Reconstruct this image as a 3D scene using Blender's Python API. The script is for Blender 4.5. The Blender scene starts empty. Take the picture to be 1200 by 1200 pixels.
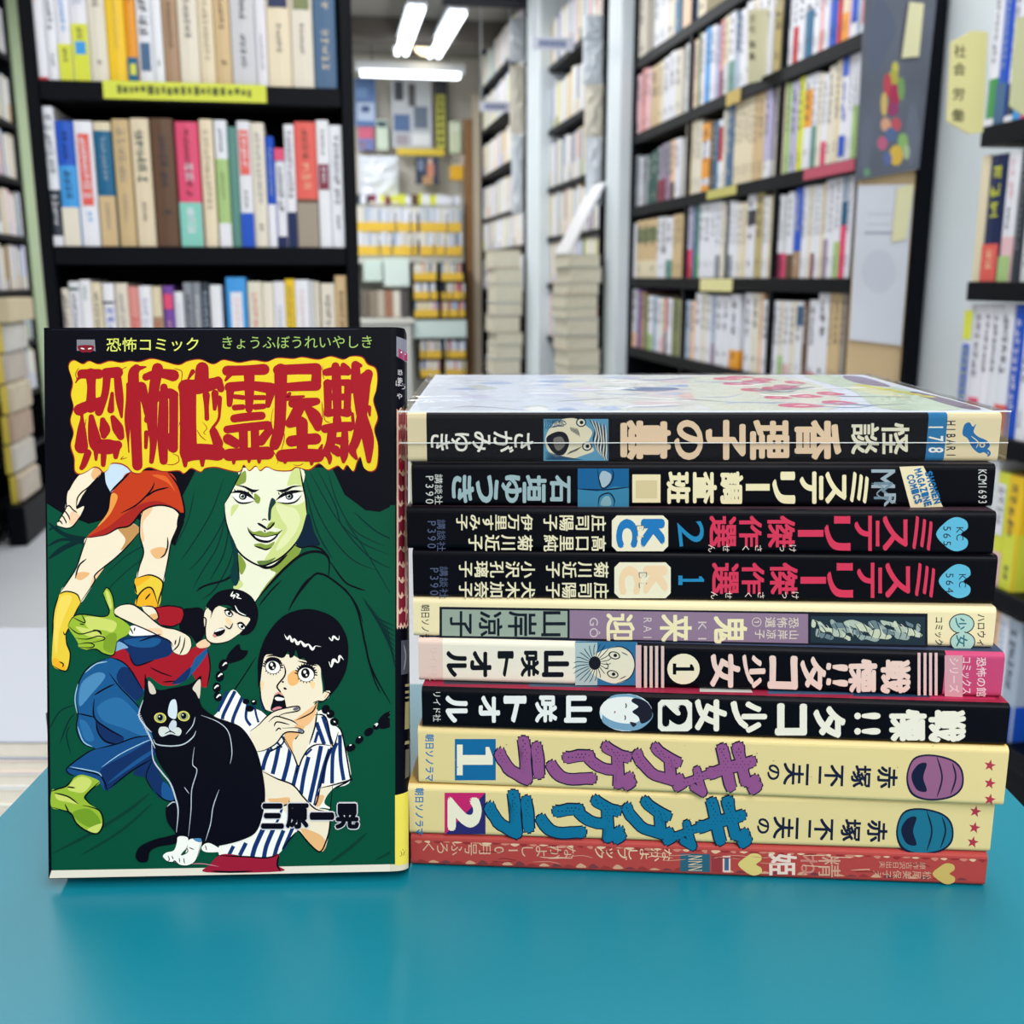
import bpy, math, random
from mathutils import Vector, Matrix, noise
from mathutils.geometry import tessellate_polygon

# ---------------------------------------------------------------- camera, world, lights, exposure
SC = bpy.context.scene
COL = SC.collection
F, PITCH, EYE = 1240.0, math.radians(12.5), 1.05
DROP = 0.178                      # eye above the teal table top
TZ = EYE - DROP                   # table top height
PSI = math.radians(10.13)         # the shop's aisle runs this far left of the view direction

cam_d = bpy.data.cameras.new('camera')
cam = bpy.data.objects.new('camera', cam_d)
COL.objects.link(cam)
cam.location = (0, 0, EYE)
cam.rotation_euler = (math.pi / 2 - PITCH, 0, 0)
cam_d.sensor_width = 36.0
cam_d.lens = 36.0 * F / 1200.0
cam_d.clip_start = 0.01
cam_d.clip_end = 60
cam_d.dof.use_dof = True
cam_d.dof.focus_distance = 0.327
cam_d.dof.aperture_fstop = 19.0
SC.camera = cam

W = bpy.data.worlds.new('ambient_fill')  # even grey ambient fill added around the room
SC.world = W
W.use_nodes = True
W.node_tree.nodes['Background'].inputs[0].default_value = (0.93, 0.96, 1.0, 1)
W.node_tree.nodes['Background'].inputs[1].default_value = 0.5

SC.view_settings.view_transform = 'Standard'
SC.view_settings.look = 'None'
SC.view_settings.gamma = 1.0
SC.view_settings.use_curve_mapping = False
SC.view_settings.exposure = 0.2
SC.cycles.use_denoising = True
SC.cycles.max_bounces = 8
SC.cycles.caustics_reflective = False
SC.cycles.caustics_refractive = False

def S(a, b, z=0.0):
    """shop frame (a across the aisle, b along it) to world"""
    c, s = math.cos(PSI), math.sin(PSI)
    return Vector((a * c - b * s, a * s + b * c, z))

def area_light(name, a, b, z, la, lb, power, col=(0.98, 0.99, 1.0)):
    d = bpy.data.lights.new(name, 'AREA')
    d.shape = 'RECTANGLE'; d.size = la; d.size_y = lb; d.energy = power; d.color = col
    o = bpy.data.objects.new(name, d); COL.objects.link(o)
    o.location = S(a, b, z); o.rotation_euler = (0, 0, PSI)
    return o

for i, (a, b, p) in enumerate([(0.25, -1.0, 24), (0.25, 0.55, 13.5), (-0.75, 1.9, 8), (0.45, 2.5, 10), (0.3, 4.2, 13), (0.0, 6.0, 32), (-0.75, 3.4, 10), (0.62, 1.45, 6)]):  # the last entry is an added fill that brightens the grey column
    area_light('ceiling_tube_and_fill_light', a, b, 2.36, 0.22, 1.2, p)
front_fill = area_light('front_fill_light', 0.2, -1.35, 2.0, 1.8, 1.0, 14, (1.0, 0.98, 0.95))  # unseen fill added behind the camera to brighten the spines
front_fill.rotation_euler = (math.radians(52), 0, PSI)

# ---------------------------------------------------------------- measuring helpers
FWD = Vector((0, math.cos(PITCH), -math.sin(PITCH)))
UPV = Vector((0, math.sin(PITCH), math.cos(PITCH)))
CAMP = Vector((0, 0, EYE))
AX = S(1, 0); BX = S(0, 1)

def ray(x, y):
    return Vector(((x - 600) / F, 0, 0)) + FWD + UPV * ((600 - y) / F)
def on_plane(x, y, p, n):
    d = ray(x, y)
    return CAMP + d * ((p - CAMP).dot(n) / d.dot(n))
def on_z(x, y, z):
    return on_plane(x, y, Vector((0, 0, z)), Vector((0, 0, 1)))
def ab(p):
    return p.dot(AX), p.dot(BX), p.z
def on_a(x, y, a):
    _, b, z = ab(on_plane(x, y, AX * a, AX)); return b, z
def on_b(x, y, b):
    a, _, z = ab(on_plane(x, y, BX * b, BX)); return a, z

# ---------------------------------------------------------------- materials
def lin(c):
    def f(v):
        v = max(0.0, v / 255.0)
        return v / 12.92 if v <= 0.04045 else ((v + 0.055) / 1.055) ** 2.4
    return (f(c[0]), f(c[1]), f(c[2]), 1.0)

MATS = {}
def M(rgb, rough=0.5, spec=0.35, name=None, var=0.0, scale=30.0, metal=0.0):
    key = (tuple(rgb), rough, spec, name, var)
    if key in MATS: return MATS[key]
    m = bpy.data.materials.new(name or 'print_%d_%d_%d' % tuple(int(v) for v in rgb))
    m.use_nodes = True
    nt = m.node_tree; b = nt.nodes['Principled BSDF']
    b.inputs['Roughness'].default_value = rough
    b.inputs['Specular IOR Level'].default_value = spec
    b.inputs['Metallic'].default_value = metal
    c = lin(rgb)
    b.inputs['Base Color'].default_value = c
    if var:
        tc = nt.nodes.new('ShaderNodeTexCoord'); nz = nt.nodes.new('ShaderNodeTexNoise')
        nz.inputs['Scale'].default_value = scale; nz.inputs['Detail'].default_value = 5
        mx = nt.nodes.new('ShaderNodeMix'); mx.data_type = 'RGBA'
        mx.inputs[6].default_value = tuple(max(0, v * (1 - var)) for v in c[:3]) + (1,)
        mx.inputs[7].default_value = tuple(min(1, v * (1 + var)) for v in c[:3]) + (1,)
        nt.links.new(tc.outputs['Object'], nz.inputs['Vector'])
        nt.links.new(nz.outputs['Fac'], mx.inputs[0])
        nt.links.new(mx.outputs[2], b.inputs['Base Color'])
    MATS[key] = m
    return m

def emission(name, rgb, strength):
    m = bpy.data.materials.new(name); m.use_nodes = True
    nt = m.node_tree; nt.nodes.clear()
    o = nt.nodes.new('ShaderNodeOutputMaterial'); e = nt.nodes.new('ShaderNodeEmission')
    e.inputs[0].default_value = lin(rgb); e.inputs[1].default_value = strength
    nt.links.new(e.outputs[0], o.inputs[0])
    return m

def film(name, gloss=0.5, base=0.05, rough=0.12, haze=0.0):
    """clear plastic film: see-through, with a fresnel-like sheen and a few creases"""
    m = bpy.data.materials.new(name); m.use_nodes = True
    nt = m.node_tree; nt.nodes.clear()
    N = nt.nodes.new; L = nt.links.new
    o = N('ShaderNodeOutputMaterial'); t = N('ShaderNodeBsdfTransparent'); g = N('ShaderNodeBsdfGlossy')
    g.inputs['Roughness'].default_value = rough
    lw = N('ShaderNodeLayerWeight'); lw.inputs[0].default_value = 0.25
    mr = N('ShaderNodeMapRange'); mr.inputs[3].default_value = base; mr.inputs[4].default_value = gloss
    mix = N('ShaderNodeMixShader')
    tc = N('ShaderNodeTexCoord'); nz = N('ShaderNodeTexNoise'); nz.inputs['Scale'].default_value = 26; nz.inputs['Detail'].default_value = 3
    nz.inputs['Distortion'].default_value = 1.2
    bp = N('ShaderNodeBump'); bp.inputs['Strength'].default_value = 0.5; bp.inputs['Distance'].default_value = 0.004
    L(tc.outputs['Object'], nz.inputs['Vector']); L(nz.outputs['Fac'], bp.inputs['Height'])
    L(bp.outputs['Normal'], g.inputs['Normal'])
    L(lw.outputs['Fresnel'], mr.inputs[0]); L(mr.outputs[0], mix.inputs[0])
    L(t.outputs[0], mix.inputs[1]); L(g.outputs[0], mix.inputs[2])
    out = mix.outputs[0]
    if haze:
        df = N('ShaderNodeBsdfDiffuse'); df.inputs[0].default_value = (0.9, 0.93, 0.97, 1)
        m2 = N('ShaderNodeMixShader'); m2.inputs[0].default_value = haze
        L(out, m2.inputs[1]); L(df.outputs[0], m2.inputs[2]); out = m2.outputs[0]
    L(out, o.inputs[0])
    return m

BLACKWOOD = M((2, 5, 14), 0.5, 0.12, 'black_painted_wood', 0.25, 20)
PAPER = M((226, 214, 184), 0.8, 0.1, 'page_edges', 0.12, 90)

# ---------------------------------------------------------------- mesh builder
class MB:
    def __init__(s): s.v = []; s.f = []; s.m = []; s.mats = []
    def mi(s, mat):
        if mat not in s.mats: s.mats.append(mat)
        return s.mats.index(mat)
    def face(s, pts, mat):
        n = len(s.v); s.v += [tuple(p) for p in pts]
        s.f.append(tuple(range(n, n + len(pts)))); s.m.append(s.mi(mat))
    def raw(s, verts, faces, mat):
        n = len(s.v); s.v += [tuple(p) for p in verts]; k = s.mi(mat)
        for f in faces: s.f.append(tuple(i + n for i in f)); s.m.append(k)
    def box(s, lo, hi, mat, bev=0.0):
        x0, y0, z0 = lo; x1, y1, z1 = hi
        b = min(bev, (x1 - x0) * .45, (y1 - y0) * .45, (z1 - z0) * .45)
        if b <= 0:
            v = [(x0, y0, z0), (x1, y0, z0), (x1, y1, z0), (x0, y1, z0), (x0, y0, z1), (x1, y0, z1), (x1, y1, z1), (x0, y1, z1)]
            s.raw(v, [(3, 2, 1, 0), (4, 5, 6, 7), (0, 1, 5, 4), (1, 2, 6, 5), (2, 3, 7, 6), (3, 0, 4, 7)], mat)
        else:
            def ring(z, i):
                xa, xb, ya, yb = x0 + i, x1 - i, y0 + i, y1 - i
                c = b if i == 0 else b * .6
                return [(xa + c, ya, z), (xb - c, ya, z), (xb, ya + c, z), (xb, yb - c, z), (xb - c, yb, z), (xa + c, yb, z), (xa, yb - c, z), (xa, ya + c, z)]
            v = ring(z0, b) + ring(z0 + b, 0) + ring(z1 - b, 0) + ring(z1, b)
            fs = [tuple(range(7, -1, -1)), tuple(range(24, 32))]
            for r in range(3):
                for k in range(8):
                    a0 = r * 8 + k; a1 = r * 8 + (k + 1) % 8
                    fs.append((a0, a1, a1 + 8, a0 + 8))
            s.raw(v, fs, mat)
    def prism(s, pts, vec, mat):
        """closed 3D outline pushed along vec into a solid"""
        n = len(pts); vec = Vector(vec)
        v = [Vector(p) for p in pts] + [Vector(p) + vec for p in pts]
        tris = tessellate_polygon([[Vector(p) for p in pts]])
        fs = [tuple(t) for t in tris] + [tuple(i + n for i in reversed(t)) for t in tris]
        fs += [(i, (i + 1) % n, (i + 1) % n + n, i + n) for i in range(n)]
        s.raw(v, fs, mat)
    def tube(s, p0, p1, r, mat, n=10):
        p0 = Vector(p0); p1 = Vector(p1); d = (p1 - p0).normalized()
        u = d.orthogonal().normalized(); w = d.cross(u)
        ring = [u * math.cos(k * 2 * math.pi / n) * r + w * math.sin(k * 2 * math.pi / n) * r for k in range(n)]
        v = [p0 + q for q in ring] + [p1 + q for q in ring]
        fs = [tuple(range(n - 1, -1, -1)), tuple(range(n, 2 * n))] + [(k, (k + 1) % n, (k + 1) % n + n, k + n) for k in range(n)]
        s.raw(v, fs, mat)
    def build(s, name, parent=None, loc=None, rot=None):
        me = bpy.data.meshes.new(name)
        me.from_pydata(s.v, [], s.f)
        for m in s.mats: me.materials.append(m)
        me.polygons.foreach_set('material_index', s.m)
        me.update()
        o = bpy.data.objects.new(name, me); COL.objects.link(o)
        if parent: o.parent = parent
        if loc is not None: o.location = loc
        if rot is not None: o.rotation_euler = rot
        return o

def tag(o, label, cat, group=None, kind=None):
    o['label'] = label; o['category'] = cat
    if group: o['group'] = group
    if kind: o['kind'] = kind
    return o
def struct(o):
    o['kind'] = 'structure'; return o
def empty(name, loc, rz=0.0):
    o = bpy.data.objects.new(name, None); COL.objects.link(o)
    o.location = loc; o.rotation_euler = (0, 0, rz); o.empty_display_size = 0.05
    return o

ORD = ['first', 'second', 'third', 'fourth', 'fifth', 'sixth', 'seventh', 'eighth', 'ninth', 'tenth', 'eleventh', 'twelfth', 'thirteenth',
       'fourteenth', 'fifteenth', 'sixteenth', 'seventeenth', 'eighteenth', 'nineteenth', 'twentieth']
TENS = {2: 'twenty', 3: 'thirty', 4: 'forty', 5: 'fifty', 6: 'sixty'}
def ordinal(n):
    if n <= 20: return ORD[n - 1]
    t, r = divmod(n, 10)
    if r == 0: return {3: 'thirtieth', 4: 'fortieth', 5: 'fiftieth', 6: 'sixtieth'}[t]
    return TENS[t] + '-' + ORD[r - 1]

# ---------------------------------------------------------------- printed ink: flat shapes lying on a surface
GL = {}
FONT_CURVE = None
def glyph(ch, off=0.0):
    """outline loops and filled triangles of one character of Blender's own font, in em units around its centre"""
    global FONT_CURVE
    key = (ch, round(off, 3))
    if key in GL: return GL[key]
    cu = bpy.data.curves.new('glyph', 'FONT'); cu.body = ch; cu.offset = off; cu.resolution_u = 4
    o = bpy.data.objects.new('glyph', cu); COL.objects.link(o)
    dg = bpy.context.evaluated_depsgraph_get(); dg.update()
    me = bpy.data.meshes.new_from_object(o.evaluated_get(dg))
    v = [(p.co.x, p.co.y) for p in me.vertices]; f = [tuple(p.vertices) for p in me.polygons]
    bpy.data.objects.remove(o); bpy.data.curves.remove(cu); bpy.data.meshes.remove(me)
    xs = [p[0] for p in v] or [0, 1]; ys = [p[1] for p in v] or [0, 1]
    GL[key] = (v, f, min(xs), max(xs), min(ys), max(ys))
    return GL[key]

def loops_of(v, f):
    edges = {}
    for t in f:
        for i in range(len(t)):
            e = (t[i], t[(i + 1) % len(t)])
            edges[e] = True
    nxt = {}
    for (a, b) in edges:
        if (b, a) not in edges: nxt[a] = b
    out = []
    while nxt:
        a, b = next(iter(nxt.items())); lp = [a]; del nxt[a]
        while b in nxt:
            lp.append(b); c = nxt[b]; del nxt[b]; b = c
        if len(lp) > 2: out.append([v[i] for i in lp])
    return out

def catmull(pts, closed, n=6):
    out = []; m = len(pts)
    if m < 3: return list(pts)
    for i in range(m if closed else m - 1):
        p = [pts[(i + k) % m] if closed else pts[min(max(i + k, 0), m - 1)] for k in (-1, 0, 1, 2)]
        for j in range(n):
            t = j / n; t2 = t * t; t3 = t2 * t
            out.append(tuple(0.5 * (2 * p[1][q] + (p[2][q] - p[0][q]) * t + (2 * p[0][q] - 5 * p[1][q] + 4 * p[2][q] - p[3][q]) * t2
                       + (3 * p[1][q] - p[0][q] - 3 * p[2][q] + p[3][q]) * t3) for q in range(len(p[1]))))
    if not closed: out.append(tuple(pts[-1]))
    return out

class Ink:
    """prints shapes given in photo pixels on a surface of mesh builder mb.  mw: the object's world matrix; p, n: the printed plane in world space;
    lay(q, k): final local position of a local plane point q on ink layer k"""
    def __init__(s, mb, mw, p, n, eps=4e-6, bend=None, rough=0.45, spec=0.1):
        s.mb, s.inv = mb, mw.inverted(); s.p, s.n = Vector(p), Vector(n).normalized()
        s.nl = (s.inv.to_3x3() @ s.n).normalized(); s.eps = eps; s.k = 1; s.boxes = []; s.bend = bend; s.rough = rough; s.spec = spec
        s.T = (0, 0, 1); s.lw = 1.0; s.lift = 0
    def tile(s, ox, oy, sc): s.T = (ox, oy, sc); return s
    def px(s, q): return (s.T[0] + q[0] * s.T[2], s.T[1] + q[1] * s.T[2])
    def at(s, x, y):
        q = s.inv @ on_plane(x, y, s.p, s.n)
        if s.bend: q = s.bend(q)
        return q + s.nl * (s.eps * (s.k + s.lift))
    def lay(s, pts):
        """ink layer: just above whatever was printed below these pixels"""
        xs = [p[0] for p in pts]; ys = [p[1] for p in pts]
        x0, x1, y0, y1 = min(xs), max(xs), min(ys), max(ys)
        s.k = 1 + max([b[4] for b in s.boxes if b[0] < x1 and b[1] > x0 and b[2] < y1 and b[3] > y0], default=0)
        s.boxes.append((x0, x1, y0, y1, s.k))
    def col(s, c): return M(c, s.rough, s.spec)
    def _fill(s, loops, c):
        mat = s.col(c)
        flat = [p for l in loops for p in l]
        s.lay(flat)
        tris = tessellate_polygon([[Vector((p[0], p[1], 0)) for p in l] for l in loops])
        P = [s.at(*p) for p in flat]
        s.mb.raw(P, s.orient(P, tris), mat)
    def orient(s, P, tris):
        out = []
        for t in tris:
            a, b, c = (P[i] for i in t)
            out.append(tuple(t) if (b - a).cross(c - a).dot(s.nl) > 0 else tuple(reversed(t)))
        return out
    def poly(s, pts, c, smooth=True, n=5):
        pts = [s.px(p) for p in pts]
        s._fill([catmull(pts, True, n) if smooth else pts], c)
    def ell(s, x, y, rx, ry, c, rot=0.0, n=22):
        a = math.radians(rot); ca, sa = math.cos(a), math.sin(a)
        s.poly([(x + rx * math.cos(t) * ca - ry * math.sin(t) * sa, y + rx * math.cos(t) * sa + ry * math.sin(t) * ca)
                for t in (k * 2 * math.pi / n for k in range(n))], c, False)
    def rect(s, x0, y0, x1, y1, c): s.poly([(x0, y0), (x1, y0), (x1, y1), (x0, y1)], c, False)
    def line(s, pts, w, c, taper=True, n=6, cap=False):
        """brush stroke; points may carry their own width as a third value"""
        q = [(s.px(p) + ((p[2] if len(p) > 2 else w) * s.T[2] * s.lw,)) for p in pts]
        q = catmull(q, False, n) if len(q) > 2 else [tuple(q[0][k] + (q[1][k] - q[0][k]) * t / 4 for k in range(3)) for t in range(5)]
        m = len(q); L = []; R = []
        for i, (x, y, ww) in enumerate(q):
            a = q[max(i - 1, 0)]; b = q[min(i + 1, m - 1)]
            dx, dy = b[0] - a[0], b[1] - a[1]; d = math.hypot(dx, dy) or 1
            t = i / (m - 1); f = 1.0
            if taper: f = min(1.0, 0.25 + 3.2 * min(t, 1 - t))
            h = ww * f / 2
            L.append((x - dy / d * h, y + dx / d * h)); R.append((x + dy / d * h, y - dx / d * h))
        mat = s.col(c); s.lay(L + R)
        V = [s.at(*p) for p in L] + [s.at(*p) for p in R]
        s.mb.raw(V, s.orient(V, [(i, i + 1, m + i + 1) for i in range(m - 1)] + [(i, m + i + 1, m + i) for i in range(m - 1)]), mat)
        if cap:
            T = s.T; s.T = (0, 0, 1)
            for e in (q[0], q[-1]): s.ell(e[0], e[1], e[2] / 2, e[2] / 2, c, n=12)
            s.T = T
    def glyph(s, ch, cx, cy, w, h, c, rot=0, bold=0.0, fit=False, rough=0.0, dots=None, seed=0.0):
        """one character centred at pixel (cx, cy); w, h its size before turning by rot degrees clockwise"""
        v, f, x0, x1, y0, y1 = glyph(ch)
        if fit:
            W_, H_ = max(x1 - x0, .05) + 2 * bold, max(y1 - y0, .05) + 2 * bold
            mx, my, sx, sy = (x0 + x1) / 2, (y0 + y1) / 2, w / W_, h / H_
        else:
            wide = 1.0 if ord(ch) > 0x2000 else x1 + x0
            mx, my, sx, sy = wide / 2, 0.38 if ord(ch) > 0x2000 else 0.35, w, h
        a = math.radians(rot); ca, sa = math.cos(a), math.sin(a)
        cx, cy = s.px((cx, cy)); k = s.T[2]
        def tr(p, ox=0.0, oy=0.0):
            X, Y = (p[0] + ox - mx) * sx * k, -(p[1] + oy - my) * sy * k
            return (cx + X * ca - Y * sa, cy + X * sa + Y * ca)
        if bold <= 0.004: sh = [(0, 0)]
        else:
            n = 4 if bold < .034 else 8
            sh = [(bold * 1.0 * math.cos(math.pi / 4 + q * 2 * math.pi / n), bold * math.sin(math.pi / 4 + q * 2 * math.pi / n)) for q in range(n)]
            if bold > .05: sh += [(.5 * x, .5 * y) for x, y in sh[::2]] + [(0, 0)]
        if rough:
            nz = [noise.noise_vector(Vector((p[0] * 5 + seed, p[1] * 5, seed * 3.1))) for p in v]
            v = [(p[0] + q.x * rough, p[1] + q.y * rough) for p, q in zip(v, nz)]
        mat = s.col(c)
        for (ox, oy) in sh:
            PXS = [tr(p, ox, oy) for p in v]
            s.lay(PXS)
            V = [s.at(*p) for p in PXS]
            s.mb.raw(V, s.orient(V, f), mat)
        base = [tr(p) for p in v]
        return [[base[i] for i in t] for t in f]
    def one(s, cx, cy, w, h, c):
        """a printed figure 1 with feet, lying on its side"""
        P_ = [(-.5, .5), (-.5, .34), (-.16, .34), (-.16, -.3), (-.42, -.3), (-.42, -.4), (-.1, -.5), (.16, -.5), (.16, .34), (.5, .34), (.5, .5)]
        s.poly([(cx - y * h, cy + x * w) for x, y in P_], c, False)
    def vert(s, text, xr, yr, xl, yl, across, c, bold=0.0, k=0.96, fit=False, rough=0.0, seed=0.0):
        """vertical Japanese on a spine lying on its side: first character at the right end, tops pointing right"""
        n = len(text); st = (xr - xl) / n
        for i, ch in enumerate(text):
            t = (i + 0.5) / n; x = xr + (xl - xr) * t; y = yr + (yl - yr) * t
            if ch in 'ー':
                hh = across * .13 + 1.2
                s.poly([(x - st * .42, y - hh / 2), (x + st * .42, y - hh / 2), (x + st * .42, y + hh / 2), (x - st * .42, y + hh / 2)], c, False)
            else: s.glyph(ch, x, y, across, st * k, c, 90, bold, fit, rough, seed=seed + i)
    def down(s, text, x, y0, y1, size, c, bold=0.0, k=1.0, fit=False):
        """horizontal writing of a spine lying on its side: runs downwards, tops pointing right"""
        n = len(text); st = (y1 - y0) / n
        for i, ch in enumerate(text):
            if ch != ' ': s.glyph(ch, x, y0 + st * (i + .5), st * k, size, c, 90, bold, fit)
    def across(s, text, x0, x1, y, h, c, bold=0.0, k=1.0, slope=0.0):
        n = len(text); st = (x1 - x0) / n
        for i, ch in enumerate(text): s.glyph(ch, x0 + st * (i + .5), y + slope * i, st * k, h, c, 0, bold)
# ---------------------------------------------------------------- the setting
R = random.Random(7)
A_R = 1.02            # line of the right-hand shelf fronts
B_L = 1.72            # front of the black bookcase on the left
B_W = 7.40            # far wall

FLOORM = M((206, 210, 216), 0.35, 0.5, 'pale_floor_tile', 0.05, 3)
CEILM = M((150, 147, 140), 0.8, 0.2, 'ceiling_board', 0.10, 2)
WALLM = M((206, 202, 192), 0.8, 0.2, 'wall_paint', 0.06, 3)
COLM = M((222, 232, 238), 0.55, 0.3, 'grey_column_paint', 0.08, 5)

def shop_box(name, a0, a1, b0, b1, z0, z1, mat, bev=0.0, parent=None):
    m = MB(); m.box((0, 0, 0), (a1 - a0, b1 - b0, z1 - z0), mat, bev)
    return m.build(name, parent, S(a0, b0, z0), (0, 0, PSI))

struct(shop_box('floor', -1.9, 2.2, -1.6, 7.6, -0.05, 0.0, FLOORM))
struct(shop_box('ceiling', -1.9, 2.2, -1.6, 7.6, 2.46, 2.52, CEILM))
struct(shop_box('wall_back', -1.9, 2.2, B_W, B_W + .08, 0, 2.46, WALLM))
struct(shop_box('wall_right', 1.27, 1.35, -1.6, B_W, 0, 2.46, WALLM))
struct(shop_box('wall_left', -1.82, -1.74, -1.6, B_W, 0, 2.46, WALLM))
# ceiling beams seen between the far lamps
struct(shop_box('trim_1', -1.74, 1.27, 6.35, 6.50, 2.34, 2.46, M((104, 98, 92), .7, .2, 'dark_beam', .1, 4)))
struct(shop_box('trim_2', 0.62, 1.27, 5.2, 5.35, 2.30, 2.46, M((42, 46, 58), .7, .2, 'dark_beam_blue', .1, 4)))
# concrete columns in the line of shelves
struct(shop_box('column_1', 1.17, 1.27, 1.25, 1.95, 0, 2.46, COLM))
struct(shop_box('column_2', 0.985, 1.27, on_a(735.5, 325, A_R)[0] + .008, on_a(708, 325, 0.985)[0], 0, 2.46, COLM))
struct(shop_box('column_3', 0.985, 1.27, on_a(632, 325, 0.985)[0], on_a(617, 325, 0.985)[0], 0, 2.46, COLM))
struct(shop_box('trim_3', on_b(544, 200, 7.2)[0], on_b(553, 200, 7.2)[0], 7.16, 7.22, 0, 2.05, M((150, 112, 74), .6, .3, 'brown_wood_post', .15, 8)))
struct(shop_box('trim_4', on_b(553.5, 200, 7.2)[0], on_b(562, 200, 7.2)[0], 7.16, 7.22, 0, 2.2, M((206, 192, 170), .6, .3, 'beige_wood_post', .1, 8)))

# ---------------------------------------------------------------- shelf books
P = dict(
 w=('white', (230, 232, 240)), W=('pale grey', (206, 208, 212)), c=('cream', (226, 214, 184)), C=('pale cream', (228, 222, 206)), t=('tan', (208, 182, 138)),
 k=('kraft brown', (166, 136, 108)), b=('brown', (98, 72, 52)), y=('yellow', (240, 200, 40)), l=('lime yellow', (216, 222, 70)), o=('orange', (236, 160, 50)),
 p=('pale pink', (230, 190, 196)), P=('pink', (222, 76, 116)), s=('salmon', (222, 148, 142)), r=('red', (196, 54, 60)), R=('coral red', (226, 96, 88)),
 m=('maroon', (128, 44, 70)), v=('lilac', (184, 180, 214)), V=('purple', (116, 72, 160)), B=('royal blue', (24, 82, 194)), S=('sky blue', (64, 156, 226)),
 n=('navy', (16, 34, 82)), T=('teal blue', (18, 100, 140)), g=('pale green', (168, 200, 132)), G=('green', (70, 150, 84)), d=('dark green', (32, 82, 78)), e=('sage green', (96, 146, 136)),
 i=('grey', (140, 146, 154)), D=('charcoal', (50, 58, 70)), z=('slate blue', (70, 104, 140)), a=('peach', (238, 196, 160)), h=('olive green', (122, 130, 84)),
 u=('mauve', (150, 132, 158)), M=('mint', (132, 204, 190)), q=('greige', (158, 148, 134)), x=('blue grey', (168, 184, 204)), f=('olive tan', (186, 170, 116)))

def ink_for(c):
    L = 0.3 * c[0] + 0.6 * c[1] + 0.1 * c[2]
    return (58, 62, 78) if L > 120 else (212, 210, 200)

def book_mesh(w, h, d, segs, marks, pages=True, seed=0, mark_col=None):
    """spine at y=0 facing -y, standing on z=0.  segs: [(fraction top, rgb)] from the bottom up"""
    m = MB(); rr = random.Random(seed)
    t = 0.0012; r = min(0.003, w * .3)
    prof = [(-w / 2, d), (-w / 2, r), (-w / 2 + r * .35, r * .3), (-w / 2 + r, 0), (0, -min(.0012, w * .06)), (w / 2 - r, 0), (w / 2 - r * .35, r * .3), (w / 2, r), (w / 2, d)]
    inn = [(-w / 2 + t, d), (-w / 2 + t, r + t)] + [(x * (1 - 2 * t / w), y + t) for x, y in prof[2:7]] + [(w / 2 - t, r + t), (w / 2 - t, d)]
    z0 = 0.0; n = len(prof)
    for k, (ft, c) in enumerate(segs):
        z1 = h * ft; mat = M(c, 0.42, 0.35)
        v = [(x, y, z0) for x, y in prof] + [(x, y, z1) for x, y in prof] + [(x, y, z0) for x, y in inn] + [(x, y, z1) for x, y in inn]
        fs = [(i, i + 1, n + i + 1, n + i) for i in range(n - 1)] + [(2 * n + i + 1, 2 * n + i, 3 * n + i, 3 * n + i + 1) for i in range(n - 1)]
        if k == 0: fs += [(i + 1, i, 2 * n + i, 2 * n + i + 1) for i in range(n - 1)]
        if k == len(segs) - 1: fs += [(n + i, n + i + 1, 3 * n + i + 1, 3 * n + i) for i in range(n - 1)]
        fs += [(0, n, 3 * n, 2 * n), (n - 1, 3 * n - 1, 4 * n - 1, 2 * n - 1)]
        m.raw(v, fs, mat); z0 = z1
    if pages: page_box(m, w, h, d)
    # faint printed signs running down the spine
    for (f0, f1, wf, c) in marks:
        s = w * wf; z = h * f1; y = -min(.0012, w * .06) - .0004
        if c and c[0] == 'block':
            m.face([(-s / 2, y, h * f0), (s / 2, y, h * f0), (s / 2, y, h * f1), (-s / 2, y, h * f1)], M(c[1], .42, .35)); continue
        mat = M(c or mark_col or (60, 64, 80), .5, .3)
        while z - s > h * f0:
            for q in range(5):
                if rr.random() < .5:
                    zz = z - s * (.12 + .19 * q); a0 = -s / 2 + s * .3 * rr.random(); a1 = s / 2 - s * .3 * rr.random()
                    m.face([(a0, y - .0002, zz - s * .09), (a1, y - .0002, zz - s * .09), (a1, y - .0002, zz), (a0, y - .0002, zz)], mat)
                else:
                    xx = -s / 2 + s * (.1 + .2 * q); a1 = z - s * .3 * rr.random(); a0 = z - s * .95 + s * .3 * rr.random()
                    m.face([(xx - s * .045, y - .0002, a0), (xx + s * .045, y - .0002, a0), (xx + s * .045, y - .0002, a1), (xx - s * .045, y - .0002, a1)], mat)
            z -= s * 1.08
    return m
def page_box(m, w, h, d):
    m.box((-w / 2 + .0013, .0045, .0025), (w / 2 - .0013, d - .003, h - .0025), PAPER)

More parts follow.
